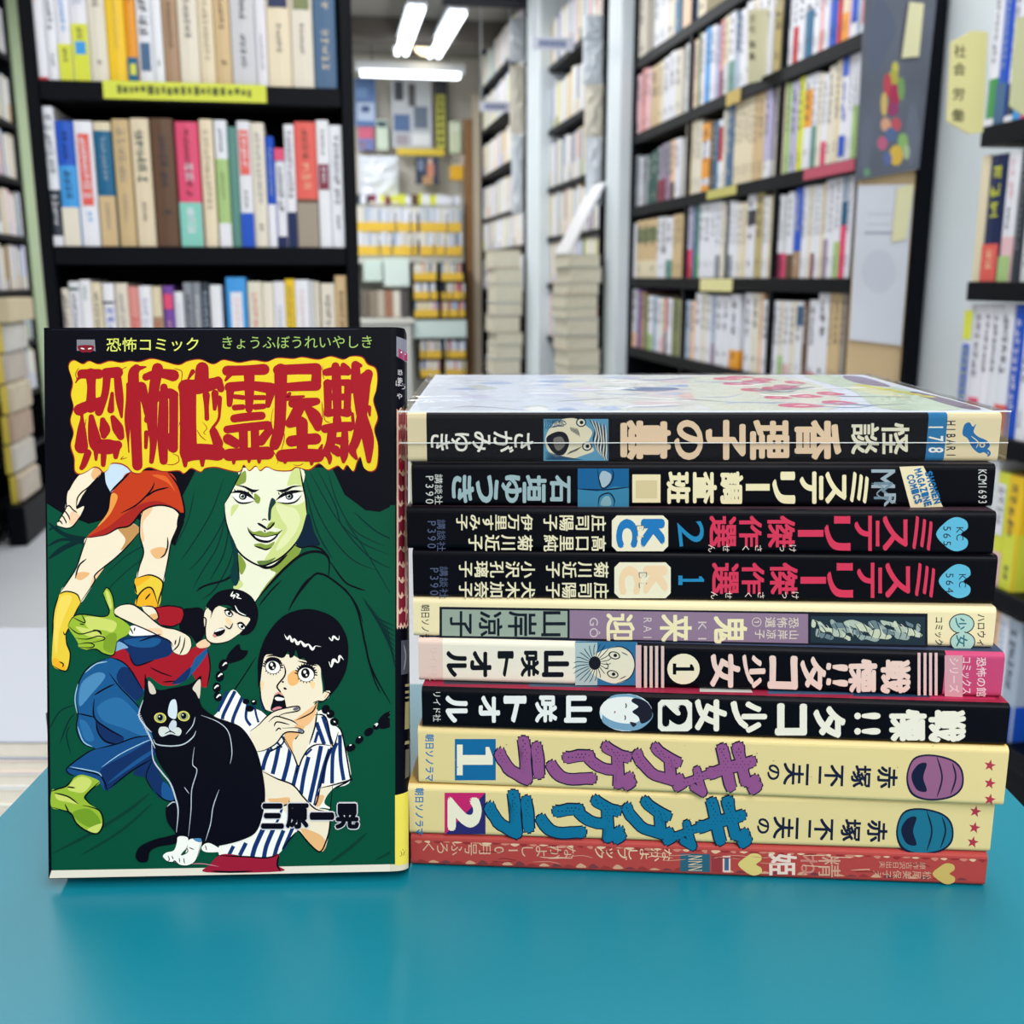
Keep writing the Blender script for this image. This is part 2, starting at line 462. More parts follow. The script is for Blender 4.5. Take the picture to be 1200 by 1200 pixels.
USED = set()
def shelf_book(p0, p1, zt, depth, rz, spec, label, group, fine):
    """p0,p1: world points of the spine's bottom corners (left, right), zt: height of its top"""
    w = (p1 - p0).length - .0004; h = zt - p0.z
    base, bands, marks = spec
    c = P[base][1]
    if fine:
        dv = R.randint(-5, 4); c = tuple(min(255, max(0, v + dv + R.randint(-1, 1))) for v in c)
    segs = []; top = []
    for j, (f, k) in enumerate(bands):
        if not (fine and j == 0): segs.append((f, P[k][1]))
    segs.append((1.0, c))
    mk = marks if marks is not None else [(.42, .93, .5, None), (.08, .22, .35, None)]
    mb = book_mesh(w, h, depth, segs, mk, pages=not fine, seed=len(USED), mark_col=ink_for(c))
    o = mb.build('book', None, (p0 + p1) / 2, (0, 0, rz))
    tag(o, label, 'book', group)
    USED.add(label)
    if fine:
        pb = MB(); page_box(pb, w, h, depth); pb.build('page_block', o)
        if bands:
            f, k = bands[0]; q = MB(); hb = h * f; mt = M(P[k][1], .42, .3)
            q.box((-w / 2 + .0006, -.0017, .0002), (w / 2 - .0006, -.0013, hb), mt)
            for sx in (-1, 1): q.box((min(sx * w / 2, sx * (w / 2 + .0001)), .003, .0002), (max(sx * w / 2, sx * (w / 2 + .0001)), depth - .004, hb), mt)
            for (f0, f1, wf, cc) in mk:
                if f1 <= f + .01 and cc and cc[0] == 'block':
                    q.box((-w * wf / 2, -.0018, h * f0), (w * wf / 2, -.0017, h * f1), M(cc[1], .42, .3))
                elif f1 <= f + .01:
                    z_ = h * f1; s_ = w * wf
                    while z_ - s_ > h * f0:
                        for u in (.1, .45, .8): q.box((-s_ / 2, -.0018, z_ - s_ * u - s_ * .12), (s_ / 2 * R.uniform(.3, 1), -.0017, z_ - s_ * u), M(cc or ink_for(P[k][1]), .5, .3))
                        z_ -= s_ * 1.1
            b_ = q.build('paper_band', o); b_['label'] = P[k][0] + ' lower band'
    return o

def describe(base, bands, marks):
    s = P[base][0] + ' book'
    if bands: s += ' with ' + P[bands[0][1]][0] + ' foot'
    elif marks and any(m_[3] and m_[3][0] == 'block' for m_ in marks): s += ' with title panel'
    return s

def blk(f0, f1, k, wf=.86): return (f0, f1, wf, ('block', P[k][1]))
def wr(f0, f1, wf=.5, k=None): return (f0, f1, wf, P[k][1] if k else None)

def bookcase(name, label, cat, origin, rz, width, depth, posts, boards, z_top, back=True, zb=0.0, board_t=.022, post_t=.02, mat=BLACKWOOD, group=None, ends=True):
    """local x along the front, y into the case.  posts: x of uprights; boards: heights of board tops"""
    e = empty(name, origin, rz); tag(e, label, cat, group)
    if ends:
        for x in (0, width - post_t):
            m = MB(); m.box((x, 0, zb), (x + post_t, depth, z_top), mat, .002); m.build('side_panel', e)
    for x in posts:
        m = MB(); m.box((x, .004, zb), (x + post_t, depth - .012, z_top), mat, .002); m.build('upright', e)
    out = []
    xs = post_t if ends else 0
    for z in boards:
        m = MB(); m.box((xs, .001, z - board_t), (width - xs, depth - .01, z), mat, .0015); out.append(m.build('shelf_board', e))
    if back:
        m = MB(); m.box((xs, depth - .01, zb), (width - xs, depth, z_top), mat); m.build('back_panel', e)
    return e, out

# ---- the black bookcase behind the standing comic
aL0 = (on_b(21, 0, B_L)[0] + on_b(54, 381, B_L)[0]) / 2
aL1 = (on_b(414, 0, B_L)[0] + on_b(420, 381, B_L)[0]) / 2
zs = [on_b(220, y, B_L)[1] for y in (98, 289)]
pitch = zs[0] - zs[1]
boardsL = [zs[0] + pitch * k for k in (2, 1)] + zs + [zs[1] - pitch * k for k in (1, 2, 3)]
boardsL = [z for z in boardsL if z > .05]
caseL, brdL = bookcase('bookcase', 'black bookcase directly behind the standing comic with three rows of hardbacks in view', 'bookcase', S(aL0, B_L, 0), PSI,
                       aL1 - aL0, .24, [], boardsL, zs[0] + pitch * 2.5, board_t=.027, post_t=.019)
lm = MB(); i0 = boardsL.index(zs[0])
xa = on_b(121, 105, B_L)[0] - aL0; xb = on_b(312, 105, B_L)[0] - aL0
YELLAB = M((214, 222, 84), .6, .2, 'yellow_label_paper', .05, 40)
lm.box((xa, -.0015, zs[0] - .024), (xb, .0, zs[0] + .001), YELLAB)
x = xa + .02
while x < xb - .02:
    wv = R.uniform(.004, .009)
    lm.box((x, -.0019, zs[0] - .017 + R.uniform(0, .004)), (x + wv, -.0015, zs[0] - .007 + R.uniform(0, .003)), M((96, 104, 60), .6, .2)); x += wv + R.uniform(.002, .004)
lo = lm.build('shelf_label', brdL[i0]); lo['label'] = 'yellow paper label strip'

rowsL = [
 ('top', 97, zs[0], [
  (42, 58, -45, 'w', [(.02, 'r')], [wr(.5, .9, .3, 'a')]), (58, 71, -45, 'w', [], [wr(.3, .95, .5, 'n'), wr(.08, .18, .4, 'i')]), (71, 88, -45, 'w', [(.225, 'l')], [wr(.28, .95, .4, 'S'), wr(.1, .2, .3)]),
  (88, 108, -45, 'w', [(.36, 'l')], [wr(.4, .95, .6, 'x'), wr(.26, .34, .35, 'h'), blk(.17, .25, 'S', .62)]), (108, 129, -45, 'C', [], [wr(.45, .95, .4), wr(.1, .14, .3)]), (129, 151, -45, 'y', [], [wr(.2, .9, .18, 'f')]),
  (151, 164, -45, 'o', [(.16, 'T')], [wr(.5, .9, .4, 'm'), blk(.05, .12, 'l', .5)]), (164, 182, -45, 'w', [], [wr(.3, .95, .6, 'D'), blk(.08, .26, 'z', .62)]), (182, 194, -45, 'w', [], [wr(.1, .16, .3)]),
  (194, 212, -45, 'k', [], [wr(.22, .5, .3, 'b'), wr(.65, .92, .3, 'b')]), (212, 236, -45, 'C', [], [wr(.27, .55, .3), wr(.06, .09, .5, 'q')]), (236, 254, -45, 'c', [], [wr(.12, .95, .35, 'q')]),
  (254, 273, -45, 't', [], [wr(.35, .95, .3, 'b'), wr(.1, .16, .4, 'b')]), (273, 302, -45, 'W', [], [wr(.4, .95, .3), wr(.12, .35, .25)]), (302, 315, -45, 'w', [], [wr(.1, .35, .3, 'i')]),
  (315, 343, -45, 'c', [], [blk(.50, .82, 'n', .8), wr(.2, .4, .22), wr(.045, .06, .85)]), (343, 369, -45, 'C', [], [blk(.51, .82, 'h', .72), wr(.2, .42, .2), wr(.045, .06, .8)]),
  (369, 396, -45, 'z', [], [wr(.08, .38, .32, 'c'), wr(.45, .9, .35, 'c')])]),
 ('middle', 288, zs[1], [
  (62, 76, 125, 'w', [(.075, 'w'), (.41, 'D')], [wr(.45, .95, .7, 'i'), wr(.14, .38, .5, 'w')]), (76, 97, 142, 'B', [(.315, 'C'), (.65, 'S')], [wr(.36, .62, .4, 'n'), wr(.68, .92, .3, 'n')]),
  (97, 119, 142, 'w', [], [blk(.33, .9, 'R', .6), wr(.36, .88, .45, 'w'), wr(.14, .28, .3, 'S')]), (120, 140, 143, 'c', [(.41, 't'), (.93, 'T')], [wr(.5, .88, .3, 'x'), wr(.12, .36, .25, 'q')]),
  (141, 161, 140, 't', [], [wr(.5, .94, .5, 'q'), wr(.2, .42, .25, 'q')]), (162, 184, 139, 'c', [], [wr(.44, .92, .55, 'd'), wr(.2, .36, .25)]), (185, 212, 139, 'b', [], [wr(.44, .88, .35, 'D'), wr(.22, .3, .35, 'D')]),
  (213, 240, 143, 'P', [(.36, 'M')], [wr(.4, .95, .3, 'm'), wr(.5, .68, .4, 'w'), wr(.06, .32, .35, 'w')]), (241, 257, 140, 'c', [], [wr(.25, .92, .42, 'q')]),
  (258, 273, 141, 'w', [(.19, 'w'), (.70, 'g')], [wr(.72, .94, .35), wr(.36, .6, .3, 'h')]), (273, 284, 149, 'e', [], []), (284, 300, 142, 'w', [(.275, 'B')], [blk(.58, .93, 'R', .7), wr(.6, .92, .5, 'w'), wr(.3, .46, .25)]),
  (300, 316, 144, 'C', [], [wr(.35, .93, .4, 'i'), wr(.1, .2, .3)]), (316, 326, 160, 'B', [(.39, 'w')], [wr(.45, .9, .4, 'x')]), (326, 338, 174, 'v', [(.11, 'n'), (.86, 'w')], [wr(.3, .82, .6), blk(.88, 1.0, 'P', .95)]),
  (338, 350, 146, 'w', [(.29, 'n')], [wr(.4, .95, .5)]), (350, 375, 143, 'R', [(.36, 'q'), (.39, 'b')], [wr(.7, .95, .32, 'b'), wr(.45, .68, .4, 'a')]), (375, 390, 141, 'w', [], [blk(.46, .66, 'm', .8), wr(.5, .64, .4, 'w'), wr(.7, .93, .3), wr(.07, .12, .5, 'd')]),
  (390, 405, 147, 'w', [], [wr(.3, .92, .45), wr(.14, .27, .35, 'D')])]),
 ('lower', 0, zs[1] - pitch, [
  (75, 84, 338, 'C', [], [wr(.3, .95, .7)]), (84, 97, 330, 'w', [], [wr(.4, .9, .4), blk(.93, .95, 'd', .9)]), (97, 110, 328, 'w', [(.4, 'w'), (.6, 'R')], [wr(.84, .95, .4, 'e')]), (110, 122, 331, 'c', [], [wr(.3, .92, .5)]),
  (123, 137, 332, 'w', [], [wr(.3, .8, .75, 'B'), blk(.83, .85, 'n', .9)]), (138, 153, 332, 'C', [], [wr(.3, .92, .4, 'i')]), (153, 165, 336, 's', [], [wr(.3, .74, .6, 'R')]), (165, 180, 335, 'w', [], [wr(.3, .9, .5, 'v')]),
  (180, 192, 336, 'c', [(.74, 'k')], [wr(.4, .7, .6, 'r')]), (193, 206, 335, 'V', [], [blk(.80, .93, 'P', .8), wr(.4, .7, .4, 'a')]), (206, 217, 342, 'w', [], [wr(.5, .9, .3, 'v')]), (217, 228, 331, 'i', [], [wr(.3, .9, .6, 'D')]),
  (228, 238, 331, 'i', [], [wr(.3, .9, .5, 'w')]), (238, 248, 331, 'D', [], [wr(.3, .93, .6, 'x')]), (248, 262, 334, 'w', [], []), (267, 291, 325, 'S', [], [blk(.3, .88, 'w', .55), wr(.35, .84, .3, 'p')]),
  (292, 309, 330, 'C', [], [wr(.4, .92, .45, 's')]), (309, 322, 331, 'C', [], []), (322, 336, 330, 'w', [], [wr(.4, .8, .4, 'x')]), (336, 347, 327, 'y', [], [wr(.3, .95, .5, 'h')]), (347, 364, 328, 'w', [], [wr(.4, .92, .35, 'p')]),
  (364, 370, 329, 'W', [], []), (370, 376, 330, 'C', [], []), (377, 394, 332, 'C', [], [wr(.4, .9, .4, 'D')]), (394, 408, 323, 't', [], [wr(.3, .88, .45, 'b')])])]
for rn, yb, zb, items in rowsL:
    for n, (x0, x1, yt, base, bands, marks) in enumerate(items):
        yy = yb or 385
        a0 = on_b(x0, yy, B_L + .008)[0]; a1 = on_b(x1, yy, B_L + .008)[0]
        zt = zb + .218 if yt < 0 else on_b((x0 + x1) / 2, yt, B_L + .008)[1]
        if yt < 0: zt += R.uniform(-.012, .006)
        shelf_book(S(a0, B_L + .008, zb), S(a1, B_L + .008, zb), zt, .15, PSI, (base, bands, marks),
                   '%s, %s from left, %s row, black left bookcase' % (describe(base, bands, marks), ordinal(n + 1), rn), 'hardbacks in the black bookcase', True)

# ---- the long bookcase on the right: fronts on a = A_R, running away from the viewer
def rows_on_a(a, rowz, rows, group, where, fine, hmm=.185, dep=.13):
    for (rn, zb, items) in zip([r[0] for r in rows], rowz, [r[1] for r in rows]):
        its = sorted(items, key=lambda t: t[0])
        for n, it in enumerate(its):
            x0, x1, base = it[:3]; bands = it[3] if len(it) > 3 else []; hf = it[4] if len(it) > 4 else None; marks = it[5] if len(it) > 5 else None
            y = 325 - (zb + .09 - EYE) * 450
            b0 = on_a(x0, y, a + .012)[0]; b1 = on_a(x1, y, a + .012)[0]
            # seen from the aisle, left in the photo is the far end
            hh = hf or hmm + R.uniform(-.008, .006)
            shelf_book(S(a + .012, b0, zb), S(a + .012, b1, zb), zb + hh, dep, PSI - math.pi / 2, (base, bands, marks),
                       '%s, %s from left, %s row, %s' % (describe(base, bands, marks), ordinal(n + 1), rn, where), group, fine)

bR0, bR1 = 1.946, on_a(735.5, 325, A_R)[0] - .005
zR = []
for pts in [((739, 82), (794, 28)), ((739, 168), (1006, 40)), ((737, 248), (1000, 187)), ((737, 326), (995, 325)), ((735, 403), (865, 428))]:
    zR.append(sum(on_a(x, y, A_R)[1] for x, y in pts) / len(pts))
print('R boards', [round(z, 3) for z in zR])
pitchR = (zR[0] - zR[3]) / 3
zR = [zR[3] + pitchR * k for k in (3, 2, 1, 0, -1)]
allR = [zR[0] + pitchR] + zR + [zR[4] - pitchR * k for k in (1, 2, 3)]
caseR, brdR = bookcase('bookcase', 'long black bookcase along the right side with five rows of paperbacks between the grey columns', 'bookcase', S(A_R, bR1, 0), PSI - math.pi / 2,
                       bR1 - bR0, .2, [bR1 - on_a(x, 250, A_R)[0] for x in (800, 903)], [z for z in allR if z > .05], allR[0] + .25, board_t=.03)
for (bi, x0, x1, c, nm) in [(3, 828, 862, (196, 190, 110), 'yellow shelf tag'), (3, 940, 998, (186, 84, 104), 'dull pink label strip'), (4, 824, 862, (226, 220, 160), 'cream paper tag'), (2, 846, 862, (196, 172, 100), 'yellow shelf tag')]:
    b0, b1 = on_a(x0, 250, A_R)[0], on_a(x1, 250, A_R)[0]
    m = MB(); z = allR[bi]
    m.box((bR1 - b0, -.0015, z - .024 - (.01 if bi in (4, 2) else 0)), (bR1 - b1, 0, z - .002), M(c, .6, .2, 'tag_paper_%d' % c[1], .06, 50))
    o = m.build('shelf_label', brdR[bi]); o['label'] = nm

rowsR = [
 ('top', [(736, 742, 'w'), (742, 750, 'w'), (750, 758, 'C'), (768, 775, 'w'), (775, 783, 'w'), (783, 792, 'C'), (792, 799, 'T'), (801, 812, 'a'), (812, 819, 'z'), (819, 828, 'c')]),
 ('second', [(736, 740, 'p'), (740, 746, 's'), (746, 753, 'p'), (753, 758, 's'), (758, 763, 'p'), (764, 773, 't'), (773, 778, 'c'), (778, 785, 'w'), (785, 792, 'w'), (792, 799, 'C'), (803, 808, 'W'), (808, 814, 'p'), (814, 818, 'c'), (818, 821, 'h'), (821, 826, 'w'),
   (826, 832, 'S'), (832, 838, 'w'), (838, 843, 'v'), (843, 847, 's', [(.35, 'm')]), (847, 853, 'c', [(.4, 'W')]), (853, 860, 'w', [(.4, 'e')]), (860, 866, 'z', [(.5, 'x')]), (866, 872, 'w'), (872, 879, 'w'), (879, 886, 'C'), (886, 893, 'w'), (893, 902, 'w'), (905, 915, 'f', [], .2),
   (915, 922, 'w', [(.2, 'x')]), (922, 927, 'w'), (927, 933, 'w', [(.42, 'r')]), (933, 940, 'w'), (940, 950, 'w', [(.5, 'T')]), (950, 957, 'w'), (957, 962, 'p', [(.25, 's')]), (962, 968, 'w'), (968, 977, 'w', [(.6, 'B')]), (977, 983, 'w', [(.7, 'r')]), (983, 990, 'c', [(.3, 'o')]),
   (990, 993, 'p'), (993, 1000, 'w', [(.15, 'w'), (.72, 'B')]), (1000, 1005, 'x'), (1005, 1013, 'w', [(.1, 'w'), (.85, 'R')])]),
 ('third', [(736, 740, 'b', [], .16), (740, 745, 'b', [], .16), (745, 749, 'i', [], .16), (750, 753, 'w', [], .15), (753, 760, 'i', [], .15), (760, 765, 'd', [], .15), (765, 771, 'd', [(.5, 'd')], .155), (771, 776, 'i', [(.4, 'm')], .16), (776, 781, 'u', [(.4, 'm')], .165), (781, 786, 'i', [(.45, 'u')], .165),
   (786, 791, 'a', [(.3, 'b')], .165), (791, 797, 'w', [], .165), (803, 808, 'c', [], .195), (808, 813, 'c', [], .195), (813, 817, 'C', [], .195), (817, 822, 'C', [], .19), (822, 830, 'o', [(.1, 'o'), (.2, 'w'), (.5, 'o'), (.75, 'w')], .175), (831, 836, 'b', [], .175), (836, 841, 'T', [], .17), (841, 846, 'w', [(.4, 'w'), (.9, 'r')], .17), (846, 850, 'C', [], .19),
   (850, 858, 'z', [], .195), (859, 865, 'c', [], .2), (865, 870, 'c', [], .2), (870, 876, 'c', [], .2), (876, 881, 'c', [], .2), (881, 887, 't', [], .2), (887, 894, 't', [], .2), (894, 901, 'v', [(.2, 'w')], .2),
   (907, 913, 'c', [], .195), (913, 918, 'c', [], .195), (918, 924, 'g', [], .19), (924, 932, 'v', [], .19), (932, 939, 'l', [], .192), (939, 948, 'w', [(.45, 'w'), (.85, 'o')], .19), (948, 954, 'w', [(.45, 'e')], .19), (954, 960, 'C', [], .185), (960, 966, 'w', [(.27, 'P')], .18), (966, 974, 'C', [], .19), (974, 981, 'c', [], .195),
   (981, 990, 'w', [], .2, [blk(.05, .25, 'B', .8), blk(.8, .98, 'B', .8), wr(.28, .78, .6, 'B')]), (990, 995, 'w', [], .2), (995, 1001, 'w', [(.5, 'g')], .2)]),
 ('fourth', [(737, 745, 'w', [], .175), (746, 753, 't', [(.3, 'c'), (.62, 't'), (.86, 'h')], .18), (753, 761, 't', [(.3, 'c'), (.62, 't'), (.86, 'h')], .18), (761, 769, 't', [(.3, 'c'), (.62, 't'), (.86, 'h')], .18), (770, 775, 'w', [], .18), (775, 780, 'W', [(.4, 'w'), (.5, 'i')], .18), (780, 788, 'w', [(.3, 'e')], .175), (788, 793, 't', [], .18), (793, 799, 't', [], .18),
   (803, 807, 'w', [(.4, 'P')], .195), (807, 811, 'v', [(.15, 'r'), (.4, 'P')], .195), (811, 815, 'z', [], .195), (815, 819, 'e', [(.3, 'G')], .2), (819, 825, 'w', [], .2), (825, 832, 'w', [], .2), (832, 838, 'w', [], .195), (838, 844, 'w', [(.3, 'i')], .195), (844, 849, 'C', [], .19), (849, 853, 'D', [], .19), (853, 858, 'w', [(.3, 'i')], .19), (858, 863, 'w', [], .185), (863, 869, 'C', [], .18), (869, 874, 'c', [], .18),
   (874, 883, 'w', [(.62, 'w'), (.8, 'D')], .2), (884, 893, 'f', [], .202), (893, 899, 'w', [], .185), (899, 903, 'c', [], .185), (906, 911, 'w', [(.4, 'p')], .185), (911, 916, 'w', [(.3, 'm')], .182), (916, 921, 'W', [(.3, 'P')], .18), (921, 928, 'w', [(.28, 'b')], .185), (929, 938, 'B', [(.3, 'k')], .19), (938, 945, 'w', [], .19), (945, 950, 'C', [], .19), (950, 954, 'w', [(.27, 'm')], .19), (954, 960, 'w', [], .188), (960, 964, 'c', [], .19), (964, 969, 'w', [(.4, 'u')], .195),
   (969, 976, 'w', [], .2), (976, 983, 'w', [(.35, 'g')], .205), (983, 990, 'x', [(.5, 'P'), (.72, 'T')], .205), (990, 996, 'w', [], .205)]),
 ('bottom', [(734, 740, 'w'), (740, 746, 'W', [(.25, 'a')]), (746, 750, 'V'), (750, 755, 'k'), (755, 759, 'h', [], .17), (759, 764, 'w', [(.3, 'g')], .17), (764, 769, 'x', [], .17), (769, 773, 'w', [], .165), (773, 778, 'C', [(.3, 'p')], .165), (778, 781, 'r', [(.4, 'D')], .165), (781, 787, 'w', [], .165), (787, 791, 'h', [], .165), (791, 796, 'h', [], .165),
   (796, 802, 'c', [], .162), (803, 809, 'x', [], .162), (809, 814, 'a', [], .162), (814, 821, 'w', [], .185), (821, 827, 'C', [], .185), (827, 833, 'w', [], .18), (833, 838, 'x', [(.3, 'u')], .18), (838, 846, 'w', [], .18), (846, 854, 'w', [], .18), (855, 865, 'w', [(.25, 'o')], .185),
   (872, 880, 'w', [], .19), (880, 889, 'C', [], .19), (889, 893, 'a', [], .19), (893, 901, 'w', [], .175), (906, 912, 'w', [], .175), (912, 918, 'C', [(.3, 'g')], .175), (918, 925, 'w', [(.2, 'p')], .175), (925, 932, 'C', [], .175), (932, 940, 'w', [(.7, 'w'), (.95, 'z')], .175), (940, 947, 'b', [], .175), (947, 957, 'w', [(.15, 'r')], .18), (957, 970, 'w', [(.12, 'T')], .195), (970, 976, 't', [], .198), (976, 984, 't', [], .198), (984, 992, 'q', [], .198)])]
rows_on_a(A_R, zR, rowsR, 'paperbacks in the long bookcase', 'long right bookcase', False)

# ---- the bookcase cut by the right edge of the picture
bQ1 = on_a(1142, 325, A_R)[0]
zQ = [on_a(1155, y, A_R)[1] for y in (153, 330, 507, 690, 884)]
print('Q boards', [round(z, 3) for z in zQ])
pq = (zQ[0] - zQ[3]) / 3
zQ = [zQ[1] + pq, zQ[1], zQ[1] - pq, zQ[1] - 2 * pq, zQ[1] - 3 * pq]
caseQ, brdQ = bookcase('bookcase', 'black bookcase at the right edge, nearest the teal table on that side', 'bookcase', S(A_R, bQ1 + .02, 0), PSI - math.pi / 2,
                       .75, .15, [], [zQ[0] + pq] + zQ, zQ[0] + pq + .25, board_t=.03, ends=False)
rowsQ = [
 ('top', [(1150, 1161, 'w', [(.06, 'w'), (.36, 'G')], .195, [wr(.42, .95, .4)]), (1161, 1173, 'B', [(.3, 'z')], .2, [wr(.35, .95, .4, 'x')]), (1173, 1183, 'w', [(.05, 'w'), (.28, 'D')], .2, [wr(.35, .95, .6)]), (1183, 1192, 'w', [(.2, 'S')], .19), (1192, 1199, 'S', [(.13, 'P')], .19), (1199, 1212, 'w', [(.1, 'p')], .19)]),
 ('second', [(1141, 1151, 'c', [], .192, []), (1152, 1171, 'n', [(.3, 'R')], .19, [wr(.5, .92, .6, 'l'), wr(.36, .44, .6, 'x'), wr(.06, .26, .35, 'a')]), (1172, 1186, 'w', [(.2, 'g'), (.35, 'p')], .19, [wr(.6, .96, .5, 'p'), wr(.38, .58, .35)]), (1187, 1198, 'D', [], .195, [wr(.2, .9, .4, 'i')]), (1198, 1212, 'W', [], .19)]),
 ('third', [(1129, 1139, 'w', [], .198, [blk(.72, .95, 'l', .95), blk(.1, .68, 'B', .8), wr(.2, .66, .5, 'l'), blk(.0, .1, 'l', .95)]), (1140, 1152, 'w', [(.1, 'w'), (.26, 'P')], .198), (1152, 1162, 'w', [], .198), (1162, 1172, 'w', [], .198), (1172, 1186, 'w', [(.05, 'w'), (.24, 'R')], .2), (1187, 1200, 'B', [], .2, [wr(.2, .9, .5, 'w')]), (1200, 1212, 'w', [], .2)]),
 ('fourth', [(1150, 1162, 'w', [(.25, 'd')], .195, [wr(.3, .9, .4, 'e')]), (1162, 1176, 'w', [(.3, 'x')], .195, [wr(.3, .9, .5, 'e')]), (1176, 1190, 'l', [(.3, 'p')], .18, [blk(.45, .9, 'w', .7), wr(.5, .88, .5, 'n')]), (1190, 1206, 'y', [(.5, 'l')], .18)]),
 ('fifth', [(1150, 1166, 'w', [], .195, []), (1166, 1177, 'w', [(.15, 'B')], .195, [wr(.4, .95, .5, 'S')]), (1177, 1184, 'a', [(.5, 'w')], .195), (1184, 1196, 'w', [(.3, 'B')], .195, [wr(.4, .95, .4, 'S')]), (1196, 1212, 'x', [(.3, 'B')], .195)])]
rows_on_a(A_R, zQ, rowsQ, 'books in the bookcase at the right edge', 'right-edge bookcase', True)

# ---- everything too far away to count: one mass of books
far = MB()
PAL = [('w', 10), ('C', 7), ('c', 6), ('W', 4), ('x', 3), ('t', 2), ('z', 1), ('l', 1), ('R', .5), ('B', .5), ('p', 1), ('e', .6), ('D', .6), ('v', 1)]
def pick(pal):
    return P[R.choices([k for k, _ in pal], [w for _, w in pal])[0]][1]
def mass_row(fn, x0, x1, z, wmin, wmax, hmin, hmax, dep, pal, foot=None):
    x = x0
    while x < x1 - wmax * .6:
        w = R.uniform(wmin, wmax); h = R.uniform(hmin, hmax); c = pick(pal)
        lo, hi = fn(x, z, w, h, dep)
        fr = foot if foot else (R.uniform(.2, .45) if R.random() < .25 else 0)
        fc = (238, 196, 70) if foot else pick(PAL)
        o = len(far.v)
        t = MB(); t.box((0, 0, 0), (w - .0005, dep, h), M(c, .5, .3)); 
        if fr: t.box((0, -.0006, 0.0005), (w - .0005, 0, h * fr), M(fc, .5, .3))
        mat = fn(x, z)
        for v_i in t.v: far.v.append(tuple(mat @ Vector(v_i)))
        for f_i, m_i in zip(t.f, t.m): far.f.append(tuple(i + o for i in f_i)); far.m.append(far.mi(t.mats[m_i]))
        x += w + (.0 if R.random() < .95 else .01)
def frame_right(a):
    def fn(x, z, *r):
        if r: return None, None
        return Matrix.Translation(S(a, x, z)) @ Matrix.Rotation(PSI - math.pi / 2, 4, 'Z') @ Matrix.Translation((0, 0, 0)) 
    return fn
def frame_left(a):
    def fn(x, z, *r):
        if r: return None, None
        return Matrix.Translation(S(a, x, z)) @ Matrix.Rotation(PSI + math.pi / 2, 4, 'Z')
    return fn
def frame_back(b):
    def fn(x, z, *r):
        if r: return None, None
        return Matrix.Translation(S(x, b, z)) @ Matrix.Rotation(PSI, 4, 'Z')
    return fn

def far_case(label, a, b0, b1, ys, xref, right=True, bkw=PAL, hi=.19):
    zz = [on_a(xref, y, a)[1] for y in ys]
    rz = PSI - math.pi / 2 if right else PSI + math.pi / 2
    org = S(a, b1, 0) if right else S(a, b0, 0)
    e, br = bookcase('bookcase', label, 'bookcase', org, rz, b1 - b0, .2, [], zz + [zz[-1] - .23 * k for k in range(1, 4) if zz[-1] - .23 * k > .05], zz[0] + .45)
    for z in zz:
        gap = .2
        if right:
            # rotate so that local x runs toward the viewer
            def fn(x, z, *r):
                if r: return None, None
                return Matrix.Translation(S(a + .012, b1 - x, z)) @ Matrix.Rotation(PSI - math.pi / 2, 4, 'Z')
        else:
            def fn(x, z, *r):
                if r: return None, None
                return Matrix.Translation(S(a - .012, b0 + x, z)) @ Matrix.Rotation(PSI + math.pi / 2, 4, 'Z')
        mass_row(fn, .022, b1 - b0 - .022, z, .012, .03, hi * .86, hi, .13, bkw)
    return e, br, zz

far_case('far black bookcase between the second and third grey column', A_R, on_a(706, 325, A_R)[0] + .05, on_a(633, 325, A_R)[0] - .03, (157 - 72, 157, 223, 279, 332, 392), 636)
far_case('farthest bookcase on the right, by the brown wood post', A_R, on_a(614, 325, A_R)[0], min(7.1, on_a(564, 325, A_R)[0]), (100, 152, 206, 257, 294, 338), 567)
BL2 = on_a(37, 325, -1.28)[0]
eL2, bL2, zL2 = far_case('bookcase at the left edge beyond the black one, edged with pale green', -1.28, 3.6, BL2, (-12, 62, 139, 205, 274, 340, 405, 470), 5, right=False)
gm = MB(); gm.box((BL2 - 3.6 + .002, -.006, 0), (on_a(48, 325, -1.28)[0] - 3.6, .2, zL2[0] + .2), M((176, 196, 158), .5, .3, 'pale_green_edge', .08, 12)); o = gm.build('edge_post', eL2); o['label'] = 'pale green edge post'
# ---------------------------------------------------------------- far end of the shop
def wall_slab(name, x0, y0, x1, y1, b, t, mat, bev=0.0, extra=None, parent=None):
    """an upright slab facing the viewer on the plane b, given by its picture corners"""
    a0, z1 = on_b(x0, (y0 + y1) / 2, b)[0], on_b((x0 + x1) / 2, y0, b)[1]
    a1, z0 = on_b(x1, (y0 + y1) / 2, b)[0], on_b((x0 + x1) / 2, y1, b)[1]
    m = MB(); m.box((0, 0, 0), (a1 - a0, t, z1 - z0), mat, bev)
    if extra:
        for (u0, v0, u1, v1, c) in extra:
            w, h = a1 - a0, z1 - z0
            m.box((u0 * w, -.001, v0 * h), (u1 * w, 0, v1 * h), M(c, .5, .3))
    return m.build(name, parent, S(a0, b, z0), (0, 0, PSI))

CLEAR = film('clear_plastic_film', 0.5, 0.008, 0.12)
HAZY = film('thin_plastic_bag', 0.5, 0.10, 0.2, 0.32)

